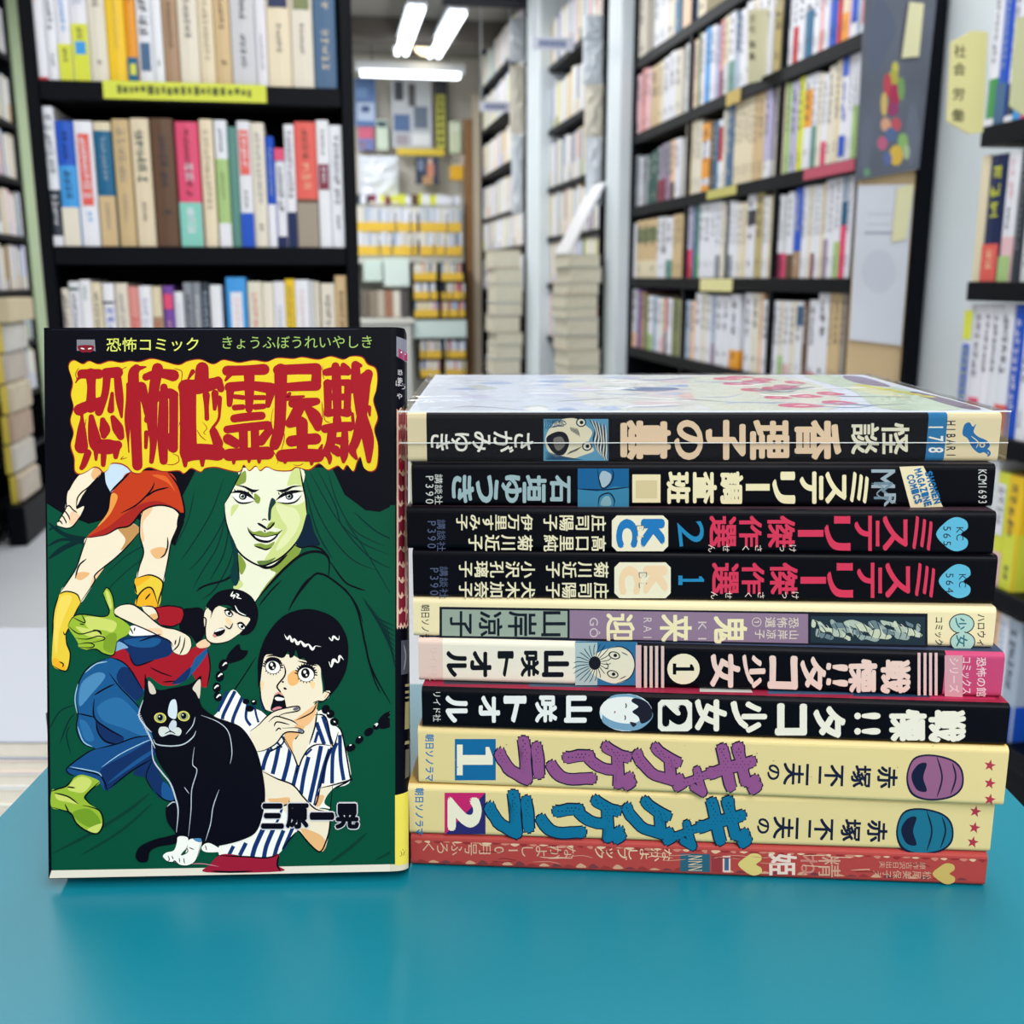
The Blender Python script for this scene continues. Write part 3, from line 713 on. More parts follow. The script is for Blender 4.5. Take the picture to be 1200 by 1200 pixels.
# white shelving unit across the far wall, with yellow-footed paperbacks
B_S = 7.12
def far_x(x, y=280): return on_b(x, y, B_S)[0]
def far_z(y, x=480): return on_b(x, y, B_S)[1]
uw = far_x(543) - far_x(412)
SHW = M((226, 226, 216), .6, .3, 'white_shelf_board', .05, 6)
eW, bW = bookcase('bookcase', 'white wall shelves at the far end holding rows of yellow-footed paperbacks', 'bookcase', S(far_x(412), B_S, 0), PSI, uw, .24, [],
                  [far_z(272), far_z(299.5), far_z(240 - 0)], far_z(232), board_t=.05, mat=SHW)
for y in (272, 299.5):
    z = far_z(y)
    for xa, xb in ((416, 490), (492, 541)):
        def fn(x, zz, *r):
            if r: return None, None
            return Matrix.Translation(S(x, B_S - .02, zz)) @ Matrix.Rotation(PSI, 4, 'Z')
        mass_row(fn, far_x(xa), far_x(xb), z, .010, .018, .135, .155, .12, [('w', 8), ('C', 4), ('x', 4), ('W', 2), ('D', .6)], foot=.42)
mass_row(fn, far_x(420), far_x(538), far_z(240), .02, .05, .05, .075, .12, [('l', 4), ('D', 2), ('b', 1), ('w', 3), ('m', 1)])
# black cases with paperbacks
def black_rack(label, x0, x1, ys, foot):
    a0, a1 = on_b(x0, 340, B_S - .12)[0], on_b(x1, 340, B_S - .12)[0]
    zz = [on_b(510, y, B_S - .12)[1] for y in ys]
    e, _ = bookcase('paperback_rack', label, 'rack', S(a0, B_S - .12, 0), PSI, a1 - a0, .11, [(a1 - a0) / 2 - .008], zz[1:], zz[0], board_t=.014, post_t=.014, mat=BLACKWOOD, zb=zz[-1] - .014)
    for z in zz[1:]:
        for h in (0, 1):
            def fn(x, q, *r):
                if r: return None, None
                return Matrix.Translation(S(x, B_S - .115, q)) @ Matrix.Rotation(PSI, 4, 'Z')
            w = a1 - a0
            mass_row(fn, a0 + .018 + h * w / 2, a0 + w / 2 - .014 + h * w / 2, z, .009, .016, .10, .118, .09, [('w', 5), ('c', 4), ('x', 3), ('D', 2), ('s', 1), ('R', .5), ('z', 1)], foot=.46)
    return e
black_rack('black paperback rack with three yellow-edged shelves under the white wall shelves', 482, 547, (307, 329, 351, 372), True)
black_rack('low black paperback rack with two yellow-edged shelves, below the white board', 488, 548, (398, 420, 442), True)
tag(wall_slab('storage_box', 484, 375, 547, 396, B_S - .115, .1, M((214, 232, 228), .6, .3, 'pale_mint_board', .04, 5), .004), 'pale mint white box between the two black paperback racks', 'box')
tag(wall_slab('storage_box', 426, 305, 448, 330, B_S - .1, .09, M((212, 232, 222), .6, .3, 'pale_mint_card', .04, 5), .004), 'small pale green box left under the white wall shelves', 'box')
tag(wall_slab('storage_box', 450, 303, 480, 336, B_S - .1, .09, M((222, 238, 232), .6, .3, 'white_mint_card', .04, 5), .004), 'large pale green box beside the black paperback rack', 'box')
cols = [(120, 112, 102), (150, 138, 120), (196, 186, 170), (170, 120, 96), (226, 220, 206), (88, 84, 84)]
for i in range(6):
    x0 = 424 + i * 9.2
    tag(wall_slab('record_album', x0, 341, x0 + 8.6, 372, B_S - .14, .1, M(cols[i], .5, .3), .003), '%s large-format album, %s from left on the far counter under the boxes' % (['dark grey', 'taupe', 'beige', 'brick brown', 'off-white', 'charcoal'][i], ORD[i]), 'album', 'albums on the far counter')
cm = MB(); a0, a1 = far_x(414), far_x(481); zc = far_z(372)
cm.box((0, -.05, zc - .03), (a1 - a0, .1, zc), SHW, .004); cm.box((.02, -.03, 0), (a1 - a0 - .02, .09, zc - .03), M((206, 208, 202), .6, .3, 'counter_front', .05, 6))
tag(cm.build('counter', None, S(a0, B_S - .12, 0), (0, 0, PSI)), 'pale counter under the far white shelves holding large albums', 'counter')

# posters and bags hanging on the far wall
tag(wall_slab('poster', 416, 92, 440, 148, 7.30, .01, M((86, 122, 178), .4, .4), 0, [(.1, .12, .95, .5, (190, 206, 232)), (.05, .6, .6, .8, (120, 156, 204)), (.3, .3, .7, .42, (60, 92, 156))]), 'blue poster at the left of the far wall', 'poster')
tag(wall_slab('poster', 420, 149, 438, 176, 7.30, .01, M((214, 96, 128), .4, .4), 0, [(0, 0, 1, .5, (120, 130, 190)), (.1, .1, .5, .35, (220, 190, 200))]), 'pink and blue sign below the blue poster', 'poster')
tag(wall_slab('poster', 459, 94, 506, 174, 7.29, .012, M((196, 200, 206), .4, .4), 0, [(.08, .7, .3, .98, (70, 74, 84)), (.42, .62, .6, .95, (90, 88, 92)), (.05, .25, .45, .5, (90, 116, 160)), (.55, .3, .9, .62, (110, 122, 140)), (.5, .05, .95, .22, (236, 238, 240)), (.1, .05, .4, .2, (170, 160, 168))]), 'plastic-wrapped grey poster in the middle of the far wall', 'poster')
tag(wall_slab('poster', 509, 94, 525, 178, 7.29, .012, M((40, 42, 50), .4, .4), 0, [(.12, .05, .78, .8, (206, 204, 96))] + [(.25, .1 + .1 * k, .65, .16 + .1 * k, (90, 92, 50)) for k in range(7)]), 'dark narrow poster with a tall yellow strip on the far wall', 'poster')
tag(wall_slab('box_lid', 441, 140, 455, 176, 7.27, .03, M((212, 228, 208), .6, .3), .004, [(.1, .75, .9, .95, (60, 84, 92))]), 'pale green box hanging between blue and grey posters', 'box')
tag(wall_slab('bottle_box', 527, 142, 541, 180, 7.24, .04, M((218, 228, 196), .6, .3), .008, [(.2, .7, .8, .9, (232, 240, 220))]), 'pale green bottle-shaped box by the brown post', 'box')  # a pale green box hung on the wall, no lantern
tag(wall_slab('poster', 465, 174, 521, 182, 7.25, .006, M((226, 196, 66), .5, .3), 0), 'long yellow strip sign below the grey poster', 'sign')
tag(wall_slab('poster', 487, 184, 514, 216, 7.25, .008, M((52, 62, 84), .4, .4), 0, [(.5, .3, .8, .75, (206, 140, 116)), (.3, .0, .75, .3, (190, 150, 110)), (.1, .5, .35, .9, (120, 134, 160)), (.55, .75, .72, .95, (224, 190, 172))]), 'dark photo poster above the white wall shelves', 'poster')
tag(wall_slab('storage_box', 528, 194, 543, 211, 7.20, .06, M((240, 186, 52), .5, .3), .004), 'orange yellow box in the top right corner of the far wall', 'box')
tag(wall_slab('shelf_sign', 530, 182, 544, 194, 7.21, .01, M((196, 190, 178), .5, .3), 0, [(.1, .2, .3, .9, (120, 110, 100)), (.45, .2, .6, .9, (120, 110, 100))]), 'small grey card above the orange yellow box', 'sign')
def bag(name, x0, y0, x1, y1, b, t, label, mat, seed, cat='bag', group=None):
    a0, z1 = on_b(x0, (y0 + y1) / 2, b)[0], on_b((x0 + x1) / 2, y0, b)[1]
    a1, z0 = on_b(x1, (y0 + y1) / 2, b)[0], on_b((x0 + x1) / 2, y1, b)[1]
    m = MB(); N_, K_ = 8, 14; w, h = a1 - a0, z1 - z0
    for s_ in (0, 1):
        V = []
        for j in range(K_ + 1):
            for i in range(N_ + 1):
                u, v = i / N_, j / K_
                e = math.sin(math.pi * u) ** .5 * math.sin(math.pi * v) ** .3
                q = noise.noise(Vector((u * 3 + seed, v * 6, s_ * 4.0)))
                y = (t / 2 * e * (1 + .9 * q)) * (-1 if s_ == 0 else 1)
                V.append((u * w, t / 2 + y, v * h))
        fs = []
        for j in range(K_):
            for i in range(N_):
                a = j * (N_ + 1) + i; q = (a, a + 1, a + N_ + 2, a + N_ + 1)
                fs.append(q if s_ == 0 else tuple(reversed(q)))
        m.raw(V, fs, mat)
    o = m.build(name, None, S(a0, b, z0), (0, 0, PSI)); tag(o, label, cat, group); return o
BAGW = M((226, 232, 240), .25, .6, 'white_plastic_bag', .05, 14)
bag('plastic_bag', 421, 182, 467, 236, 7.2, .06, 'large white plastic bag standing on the far white shelves', BAGW, 2.0)
WRAP = M((214, 222, 230), .16, .7, 'clear_wrapped_paper', .08, 10)
WRAPC = M((222, 216, 200), .22, .6, 'clear_wrapped_cream_paper', .08, 10)
for i, (x0, y0, x1, y1, b, mt, lb) in enumerate([
    (684, 16, 708, 46, 3.80, WRAP, 'clear-wrapped magazine, top of the hanging column beside the grey column'),
    (684, 46, 708, 98, 3.80, WRAP, 'clear-wrapped magazine, second in the hanging column beside the grey column'),
    (686, 98, 708, 160, 3.80, WRAPC, 'cream clear-wrapped magazine, third in the hanging column beside the grey column'),
    (688, 160, 707, 240, 3.80, WRAP, 'bluish clear-wrapped magazine, lowest in the hanging column beside the grey column'),
    (598, 20, 617, 72, 5.33, WRAP, 'clear-wrapped paper hanging highest on the far bookcase end'),
    (598, 76, 616, 156, 5.33, WRAPC, 'long clear-wrapped paper in the middle of the far bookcase end'),
    (600, 158, 614, 250, 5.33, WRAP, 'long clear-wrapped paper lowest on the far bookcase end')]):
    bag('wrapped_magazine', x0, y0, x1, y1, b, .03, lb, mt, i * 1.7, 'magazine')
# hanging signs over the far bookcases
for (x0, y0, x1, y1, b, lb) in [(623, 43, 672, 59, 3.95, 'white hanging sign with blue writing over the middle right bookcase'), (562, 119, 600, 131, 5.5, 'small white hanging sign over the farthest right bookcase')]:
    o = wall_slab('hanging_sign', x0, y0, x1, y1, b, .006, M((222, 226, 240), .4, .4), .001, [(.18 + .11 * k, .25, .26 + .11 * k, .75, (110, 124, 170)) for k in range(6)])
    tag(o, lb, 'sign')
    m = MB(); w_ = o.dimensions.x if False else (on_b(x1, y0, b)[0] - on_b(x0, y0, b)[0]); h_ = on_b(x0, y0, b)[1] - on_b(x0, y1, b)[1]
    for xx in (.06, .94): m.tube((w_ * xx, .003, h_ * .98), (w_ * xx, .003, 2.46 - on_b(x0, y1, b)[1]), .003, M((190, 196, 204), .4, .4))
    m.build('hanger_rod', o)

# stacks of tied volumes on the floor before the far bookcases
def floor_stack(x0, x1, ytop, b, dep, cols_, what, tmin, tmax):
    a0 = on_b(x0, 380, b)[0]; a1 = on_b(x1, 380, b)[0]; zt = on_b((x0 + x1) / 2, ytop, b)[1]
    ths = []
    z = 0
    while z < zt - tmin:
        ths.append(R.uniform(tmin, tmax)); z += ths[-1]
    k = zt / sum(ths); z = 0; n = len(ths)
    for i, t in enumerate(ths):
        t *= k; dx = R.uniform(-.008, .008); c = cols_[(i * 7 + 3) % len(cols_)]
        m = MB(); w = a1 - a0
        m.box((0, 0, 0), (w, dep, t * .06), M(c, .4, .4), 0); m.box((.004, .003, t * .06), (w - .003, dep, t * .93), M((206, 200, 180), .6, .3, 'tied_page_edges', .15, 60)); m.box((0, 0, t * .93), (w, dep, t * .985), M(c, .4, .4))
        o = m.build('bound_volume', None, S(a0 + dx, b + R.uniform(0, .01), z), (0, 0, PSI))
        tag(o, '%s volume lying in the %s, %s from the top' % (('pale', 'greenish', 'grey', 'brownish')[cols_.index(c) % 4], what, ordinal(n - i)), 'book', 'volumes in the ' + what)
        z += t
floor_stack(664, 703, 298, 3.62, .22, [(206, 206, 190), (196, 202, 184), (190, 196, 194), (196, 182, 160)], 'floor stack beside the grey column', .035, .06)
floor_stack(580, 612, 292, 5.10, .26, [(204, 200, 186), (196, 204, 190), (180, 180, 184), (176, 160, 140)], 'floor stack by the farthest bookcase', .04, .09)
lb = MB(); lb.box((0, 0, 0), (.012, .19, .27), M((228, 228, 232), .3, .5), .002)
zt = on_b(683, 298, 3.66)[1]
o = lb.build('magazine', None, S(on_b(664, 297, 3.66)[0], 3.66, zt + .004), (0, math.radians(28), PSI)); tag(o, 'white magazine leaning on top of the floor stack beside the column', 'magazine')

# plastic-wrapped pile on the black plinth at the left edge
C1 = on_z(33, 640, 0); pa, pb_, _ = ab(C1)
hz = on_plane(33, 594, C1, Vector((0, 1, 0))).z
pw = pa + 1.255
pm = MB(); pm.box((-pw, 0, 0), (0, .5, hz), BLACKWOOD, .006)
tag(pm.build('plinth', None, S(pa, pb_, 0), (0, 0, PSI)), 'low black plinth on the floor at the left edge', 'plinth')
ztop = on_plane(20, 378, C1 + BX * .05, BX).z
n = 6; hh = (ztop - hz) / n
for i in range(n):
    m = MB(); w = pw - .03
    m.box((-w, 0, 0), (0, .3, hh - .002), M([(188, 172, 150), (196, 190, 178), (176, 150, 130), (200, 186, 160), (186, 176, 166), (206, 204, 200)][i], .2, .6, 'wrapped_bundle_%d' % i, .2, 9), .012)
    o = m.build('wrapped_bundle', None, S(pa - .025 + R.uniform(-.004, .012), pb_ + .06, hz + hh * i + .0005), (0, 0, PSI))
    tag(o, '%s plastic-wrapped bundle, %s from the bottom of the pile on the black plinth' % (['tan', 'grey beige', 'reddish brown', 'sandy', 'dull beige', 'pale grey'][i], ORD[i]), 'bundle', 'bundles on the black plinth')
    m = MB(); m.box((-.042, -.002, .003), (-.018, 0, hh - .006), M((226, 204, 84), .5, .3)); q = m.build('paper_band', o); q['label'] = 'yellow paper band'
z = ztop + .001; zt2 = on_plane(20, 350, C1 + BX * .05, BX).z
m = MB(); m.box((-pw + .02, -.02, 0), (.03, .34, zt2 - z), M((206, 192, 160), .6, .3, 'beige_card', .12, 14), .003)
tag(m.build('flat_box', None, S(pa - .02, pb_ + .05, z), (0, 0, PSI)), 'flat beige box on top of the wrapped pile at the left edge', 'box')

# pinned things on the end of the long right bookcase
bE = bR0 - .004
e0 = on_b(1001, 60, bE)[0]; e1 = on_b(1104, 60, bE)[0]
PLY = M((206, 180, 140), .6, .3, 'plywood_panel', .12, 7)
em = MB(); em.box((.016, 0, 0), (e1 - e0 - .03, .004, zR[0] + .35), PLY, 0)
o = em.build('end_panel', caseR, None, None); PMI = (Matrix.Translation(caseR.location) @ Matrix.Rotation(PSI - math.pi / 2, 4, 'Z')).inverted(); o.matrix_local = PMI @ Matrix.Translation(S(e0 + .012, bE, 0.0)) @ Matrix.Rotation(PSI, 4, 'Z'); o['label'] = 'bare plywood end panel'
em = MB(); em.box((0, 0, 0), (.032, .03, zR[0] + .35), BLACKWOOD, .002)
o = em.build('edge_post', caseR); o.matrix_local = PMI @ Matrix.Translation(S(e1 - .034, bE - .012, 0)) @ Matrix.Rotation(PSI, 4, 'Z')
def pinned(name, pts, b, t, mat, label, cat):
    q = []
    for (x, y) in pts:
        a, z = on_b(x, y, b); q.append((a, 0, z))
    a0, z0 = q[0][0], min(p[2] for p in q)
    m = MB(); m.prism([(p[0] - a0, 0, p[2] - z0) for p in q], (0, t, 0), mat)
    o = m.build(name, None, S(a0, b, z0), (0, 0, PSI)); tag(o, label, cat)
    return o, m
def repaint(o, pts_list, b, seed_eps=.0006):
    """flat printed shapes added to a pinned sheet's own mesh"""
    mw = Matrix.Translation(o.location) @ Matrix.Rotation(PSI, 4, 'Z')
    mb = MB(); me = o.data
    mb.v = [tuple(v.co) for v in me.vertices]; mb.f = [tuple(p.vertices) for p in me.polygons]; mb.m = [p.material_index for p in me.polygons]; mb.mats = list(me.materials)
    ink = Ink(mb, mw, o.location, -BX, eps=1e-4)
    for fn in pts_list: fn(ink)
    nm = bpy.data.meshes.new(me.name); nm.from_pydata(mb.v, [], mb.f)
    for m_ in mb.mats: nm.materials.append(m_)
    nm.polygons.foreach_set('material_index', mb.m); nm.update(); o.data = nm
po, _ = pinned('poster', [(1014, -4), (1098, -4), (1077, 198), (1003, 212)], bE - .018, .003, M((92, 98, 112), .3, .5, 'dark_poster_paper', .35, 9), 'dark plastic-wrapped poster with a many-coloured figure on the long bookcase end', 'poster')
def art(k):
    k.poly([(1030, -3), (1050, 30), (1040, 60), (1024, 90), (1018, 40)], (96, 104, 122)); k.poly([(1070, 120), (1078, 160), (1066, 196), (1062, 150)], (110, 116, 132)); k.poly([(1010, 150), (1022, 140), (1018, 190), (1010, 200)], (104, 110, 126))
    for (x, y, rx, ry, c) in [(1049, 80, 4, 8, (196, 190, 90)), (1047, 92, 6, 10, (176, 170, 80)), (1040, 100, 5, 14, (186, 80, 90)), (1036, 122, 4, 14, (206, 180, 110)), (1048, 112, 6, 14, (170, 60, 90)), (1056, 104, 4, 14, (120, 160, 100)), (1046, 128, 7, 8, (150, 70, 110)),
                              (1038, 146, 6, 8, (210, 160, 130)), (1050, 146, 6, 8, (190, 90, 100)), (1044, 158, 7, 9, (90, 110, 150)), (1034, 168, 6, 8, (186, 100, 130)), (1058, 166, 6, 10, (140, 180, 110)), (1050, 182, 8, 12, (216, 180, 80)), (1040, 186, 5, 8, (96, 110, 160)), (1016, 202, 4, 5, (110, 150, 120)), (1062, 178, 4, 9, (170, 190, 150))]:
        k.ell(x, y, rx, ry, c)
repaint(po, [art], bE - .018)
sh, _ = pinned('paper_sheet', [(1006, 217), (1071, 216), (1056, 405), (996, 398)], bE - .008, .002, M((212, 216, 226), .6, .2, 'white_paper', .05, 12), 'white paper sheet pinned below the dark poster', 'paper')
def marks(k):
    for y in (250, 262): k.rect(1016, y, 1044, y + 2, (190, 194, 206))
    k.rect(1013, 271, 1046, 275, (170, 176, 190))
    k.ell(1030, 318, 20, 26, (204, 208, 220))
repaint(sh, [marks], bE - .008)
for (pts, lb, nm, bb) in [([(1066, 2), (1083, 4), (1077, 66), (1057, 68)], 'cream note taped on the dark poster', 'note', bE - .024), ([(1052, 220), (1071, 216), (1062, 280), (1045, 284)], 'cream note taped on the white paper sheet', 'note', bE - .012)]:
    o, _ = pinned(nm, pts, bb, .0015, M((224, 220, 178), .6, .2, 'cream_note_paper', .05, 30), lb, 'note')
# cream subject boards sticking out of the shelves
BOARDM = M((222, 218, 158), .6, .25, 'cream_card_board', .05, 8)
s1, _ = pinned('subject_board', [(1115, 49), (1139, 36), (1158, 37), (1152, 155), (1136, 157), (1110, 142)], 1.40, .003, BOARDM, 'cream eight-cornered subject board with four handwritten characters', 'sign')
def wr1(k):
    for i, ch in enumerate('社会労働'): k.glyph(ch, 1125 - i * .8, (60, 81, 110, 135)[i], 15, 16, (60, 62, 48), 3, .008)
repaint(s1, [wr1], 1.40)
s2, _ = pinned('subject_board', [(1192, 22), (1206, 16), (1206, 136), (1197, 134), (1184, 124)], 1.34, .003, M((206, 210, 168), .6, .25, 'pale_card_board', .05, 8), 'pale green cream subject board cut by the right picture edge', 'sign')
s3, _ = pinned('subject_board', [(877, 12), (906, 9), (904, 92), (876, 98)], 2.45, .003, M((214, 212, 180), .6, .25, 'grey_cream_card_board', .05, 8), 'greyish cream subject board among the second row of the long bookcase', 'sign')
def wr3(k):
    for i, ch in enumerate('文化論集'): k.glyph(ch, 881.5, (22, 34, 52, 66)[i], 8, 10, (70, 72, 60), 0, .01)
repaint(s3, [wr3], 2.45)

# ---------------------------------------------------------------- lamps at the far end
TUBE = emission('lit_tube', (240, 248, 255), 4.5)
FIX = M((214, 218, 224), .4, .4, 'lamp_housing_white', .03, 8)
def tube_lamp(p0, p1, label, group):
    p0 = Vector(p0); p1 = Vector(p1); d = p1 - p0
    e = empty('ceiling_lamp', p0); tag(e, label, 'lamp', group)
    u = d.normalized(); s = u.cross(Vector((0, 0, 1))).normalized()
    m = MB(); q = [s * .05, s * -.05, s * -.035 + Vector((0, 0, .05)), s * .035 + Vector((0, 0, .05))]
    m.prism(q, d, FIX); m.build('housing', e)
    for k in (-.025, .025):
        m = MB(); m.tube(s * k + Vector((0, 0, -.018)) + u * .03, s * k + Vector((0, 0, -.018)) + d - u * .03, .016, TUBE); m.build('lamp_tube', e)
    m = MB()
    for t in (.15, .85): m.tube(d * t + Vector((0, 0, .05)), d * t + Vector((0, 0, 2.46 - p0.z)), .006, M((120, 122, 128), .4, .4))
    m.build('hanger_rod', e)
def at_z(x, y, z): return on_z(x, y, z)
tube_lamp(at_z(470, 60, 2.36), at_z(489, 4, 2.36), 'bright tube lamp running along the aisle, the left one of two', 'ceiling tube lamps')
tube_lamp(at_z(508, 63, 2.36), at_z(538, 10, 2.36), 'bright tube lamp running along the aisle, the right one of two', 'ceiling tube lamps')
a0, z0 = on_b(417, 86, 6.9); a1, z1 = on_b(544, 85, 6.9)
tube_lamp(S(a0, 6.9, z0 + .02), S(a1, 6.9, z0 + .02), 'long bright tube lamp set across the aisle above the far posters', 'ceiling tube lamps')
p = at_z(499, 54, 2.40)
e = empty('globe_lamp', p); tag(e, 'small warm round lamp between the two aisle tube lamps', 'lamp')
m = MB(); V = []; n1, n2 = 10, 16
for j in range(n1 + 1):
    th = math.pi * j / n1
    for i in range(n2): V.append((.07 * math.sin(th) * math.cos(i * 2 * math.pi / n2), .07 * math.sin(th) * math.sin(i * 2 * math.pi / n2), .055 * math.cos(th)))
m.raw(V, [(j * n2 + i, j * n2 + (i + 1) % n2, (j + 1) * n2 + (i + 1) % n2, (j + 1) * n2 + i) for j in range(n1) for i in range(n2)], emission('lit_warm_globe', (255, 236, 190), 3.0)); m.build('globe', e)
m = MB(); m.tube((0, 0, .05), (0, 0, .06), .04, FIX); m.build('ceiling_rose', e)

fo = far.build('distant_books')
tag(fo, 'rows of paperbacks on the far shelves, too small to count', 'books', None, 'stuff')
# ---------------------------------------------------------------- teal table
def proj(p):
    d = Vector(p) - CAMP; f = d.dot(FWD)
    return (600 + F * d.x / f, 600 - F * d.dot(UPV) / f)
xl = sum(on_z(x, y, TZ).x for x, y in ((0, 948), (60, 893))) / 2
xr = sum(on_z(x, y, TZ).x for x, y in ((1200, 940), (1178, 918))) / 2
yb = on_z(483, 800, TZ).y
print('table', xl, xr, yb)
TEAL = M((8, 118, 138), 0.36, 0.45, 'teal_laminate', 0.05, 4)
t = empty('table', ((xl + xr) / 2, .27, 0)); tag(t, 'small teal topped table carrying the standing comic and the book stack', 'table')
m = MB(); m.box((xl - (xl + xr) / 2, .06 - .27, TZ - .018), (xr - (xl + xr) / 2, yb - .27, TZ), TEAL, .0015); m.build('tabletop', t)
GREYM = M((120, 128, 136), .4, .4, 'grey_table_metal', .05, 20)
for sx in (-1, 1):
    for y in (.09, yb - .03):
        m = MB(); x = sx * ((xr - xl) / 2 - .02); m.box((x - .012, y - .27 - .012, 0), (x + .012, y - .27 + .012, TZ - .018), GREYM, .002); m.build('leg', t)

# pale magazines stacked lower down past the left table edge
YM = .56
tops = [868, 890, 906, 923, 945]
mcol = [(182, 187, 198), (240, 226, 220), (238, 240, 240), (244, 246, 240), (230, 226, 214)]
zt = on_plane(30, 868, Vector((0, YM, 0)), Vector((0, 1, 0))).z
xr_m = on_plane(66, 868, Vector((0, YM, 0)), Vector((0, 1, 0))).x
zs_ = [on_plane(30, y, Vector((0, YM, 0)), Vector((0, 1, 0))).z for y in tops]
zs_.append(zs_[-1] - .03)
m = MB(); m.box((-.30, 0, 0), (-.01, .18, zs_[-1] - .001), M((150, 132, 110), .6, .3, 'cardboard_carton', .1, 10), .002)
tag(m.build('carton', None, (xr_m, YM + .012, 0)), 'cardboard carton beside the teal table, under the pale magazines', 'box')
for i in range(5):
    m = MB(); th = zs_[i] - zs_[i + 1] - .0004
    m.box((-.30, 0, 0), (0, .2, th * .1), M(mcol[i], .4, .4), 0); m.box((-.299, .0015, th * .1), (-.0015, .199, th * .9), M((236, 230, 216), .7, .2, 'magazine_pages', .06, 120)); m.box((-.30, 0, th * .9), (0, .2, th), M(mcol[i], .4, .4))
    o = m.build('magazine', None, (xr_m + R.uniform(-.004, .004), YM, zs_[i + 1]), (0, 0, R.uniform(-.02, .02)))
    tag(o, 'pale magazine in the low pile left of the teal table, %s from the top' % ORD[i], 'magazine', 'magazines beside the table')

# ---------------------------------------------------------------- comics: shared builder
def comic_shell(L, T, D, segs, topcol, botcol=None, r=.0016, endcap=.0006):
    """folded paper cover with its spine on y=0: local x along the spine, y into the depth, z up.  segs: [(x0, x1, rgb)]"""
    m = MB(); t = .0006
    arc = [(r - r * math.sin(a), r - r * math.cos(a)) for a in (k * math.pi / 2 / 4 for k in range(5))]
    low = [(D, 0)] + [(y, z) for y, z in arc]
    prof = low + [(y, T - z) for y, z in reversed(low)]
    def inset(p):
        y, z = p
        return (y if y == D else max(y + t * .7, t) if y < r else y, min(max(z, t), T - t))
    inn = [inset(p) for p in prof]; n = len(prof)
    for (x0, x1, c) in segs:
        for part, rng, cc in (('bot', range(0, 1), botcol or c), ('sp', range(1, n - 2), c), ('top', range(n - 2, n - 1), topcol or c)):
            mat = M(cc, .45, .1); V = []; fs = []
            for i in rng:
                b = len(V)
                V += [(x0, *prof[i]), (x1, *prof[i]), (x1, *prof[i + 1]), (x0, *prof[i + 1]), (x0, *inn[i]), (x1, *inn[i]), (x1, *inn[i + 1]), (x0, *inn[i + 1])]
                fs += [(b, b + 1, b + 2, b + 3), (b + 7, b + 6, b + 5, b + 4), (b, b + 3, b + 7, b + 4), (b + 1, b + 5, b + 6, b + 2)]
            m.raw(V, fs, mat)
    return m
def pages(L, T, D, parent, col=(214, 196, 156)):
    m = MB(); m.box((.0012, .0012, .0007), (L - .0012, D - .0015, T - .0007), M(col, .85, .1, 'yellowed_pages', .12, 160), .0004)
    o = m.build('page_block', parent); return o

DP = .123; BLK = (3, 4, 12); CRM = (232, 218, 176); WHT = (236, 234, 222)
PXB = [((482, 1014), (1154, 1039)), ((478, 981), (1157, 996)), ((491, 918), (1176, 946)), ((500, 853), (1173, 874)), ((491, 798), (1173, 818)),
       ((485, 746), (1163, 760)), ((489, 700), (1159, 708)), ((485, 643), (1157, 651)), ((483, 593), (1160, 594)), ((478, 542), (1168, 541))]
TH = [.0106, .0163, .0184, .0127, .0135, .0123, .0146, .0127, .0126, .0144]
YAW = [3.9, 3.6, 4.8, 4.4, 4.4, 3.5, 2.4, 2.2, 0.6, -0.2]
POSE = []; z = TZ + .0002
for i, (pl, pr) in enumerate(PXB):
    a, b = on_z(*pl, z), on_z(*pr, z); mid = (a + b) / 2
    L = min(.1775, max(.170, (b - a).length)); yaw = -math.radians(YAW[i])
    ux = Vector((math.cos(yaw), math.sin(yaw), 0))
    # keep the book centred on the sight line of its middle; turn it by its own small angle
    o = mid - ux * L / 2
    POSE.append((Matrix.Translation(o) @ Matrix.Rotation(yaw, 4, 'Z'), L, TH[i]))
    z += TH[i] + .00015
STACKTOP = z

LAB = ['worn red paperback with torn edges, lowest in the stack on the teal table',
       'cream comic with big teal title letters, second from the bottom of the stack',
       'cream comic with big purple title letters, third from the bottom of the stack',
       'black comic with an oval portrait and white title, fourth from the bottom of the stack',
       'comic with white and black spine and pink ends, fifth from the bottom of the stack',
       'cream comic with mauve and grey-green spine panels, in the middle of the stack',
       'black comic with pink title and blue heart numbered 564',
       'black comic with pink title and blue heart numbered 565',
       'black comic with blue portrait panel, second from the top of the stack',
       'comic in a clear sleeve topping the stack, with a bird emblem on its spine']
def start(i, segs_px, topcol=None, botcol=None, rough=.4):
    mw, L, T = POSE[i]
    p = mw @ Vector((0, 0, 0)); n = mw.to_3x3() @ Vector((0, -1, 0))
    y = (PXB[i][0][1] + PXB[i][1][1]) / 2 - 24
    tmp = Ink(MB(), mw, p, n)
    segs = []
    for (x0, x1, c) in segs_px:
        a = 0 if x0 is None else tmp.at(x0, y).x; b = L if x1 is None else tmp.at(x1, y).x
        segs.append((a, b, c))
    mb = comic_shell(L, T, DP, segs, topcol, botcol)
    return mb, Ink(mb, mw, p, n, rough=rough), mw, L, T
def finish(i, mb, mw, L, T, name='comic_book'):
    o = mb.build(name); o.matrix_world = mw
    tag(o, LAB[i], 'book', 'stacked comics on the teal table'); pages(L, T, DP, o)
    return o
Z7 = (470, 420, .3); Z8 = (820, 420, .3); Y1 = (470, 690, .3); Y2 = (820, 690, 380 / 1200)
def tl(z, x, y): return (z[0] + x * z[2], z[1] + y * z[2])

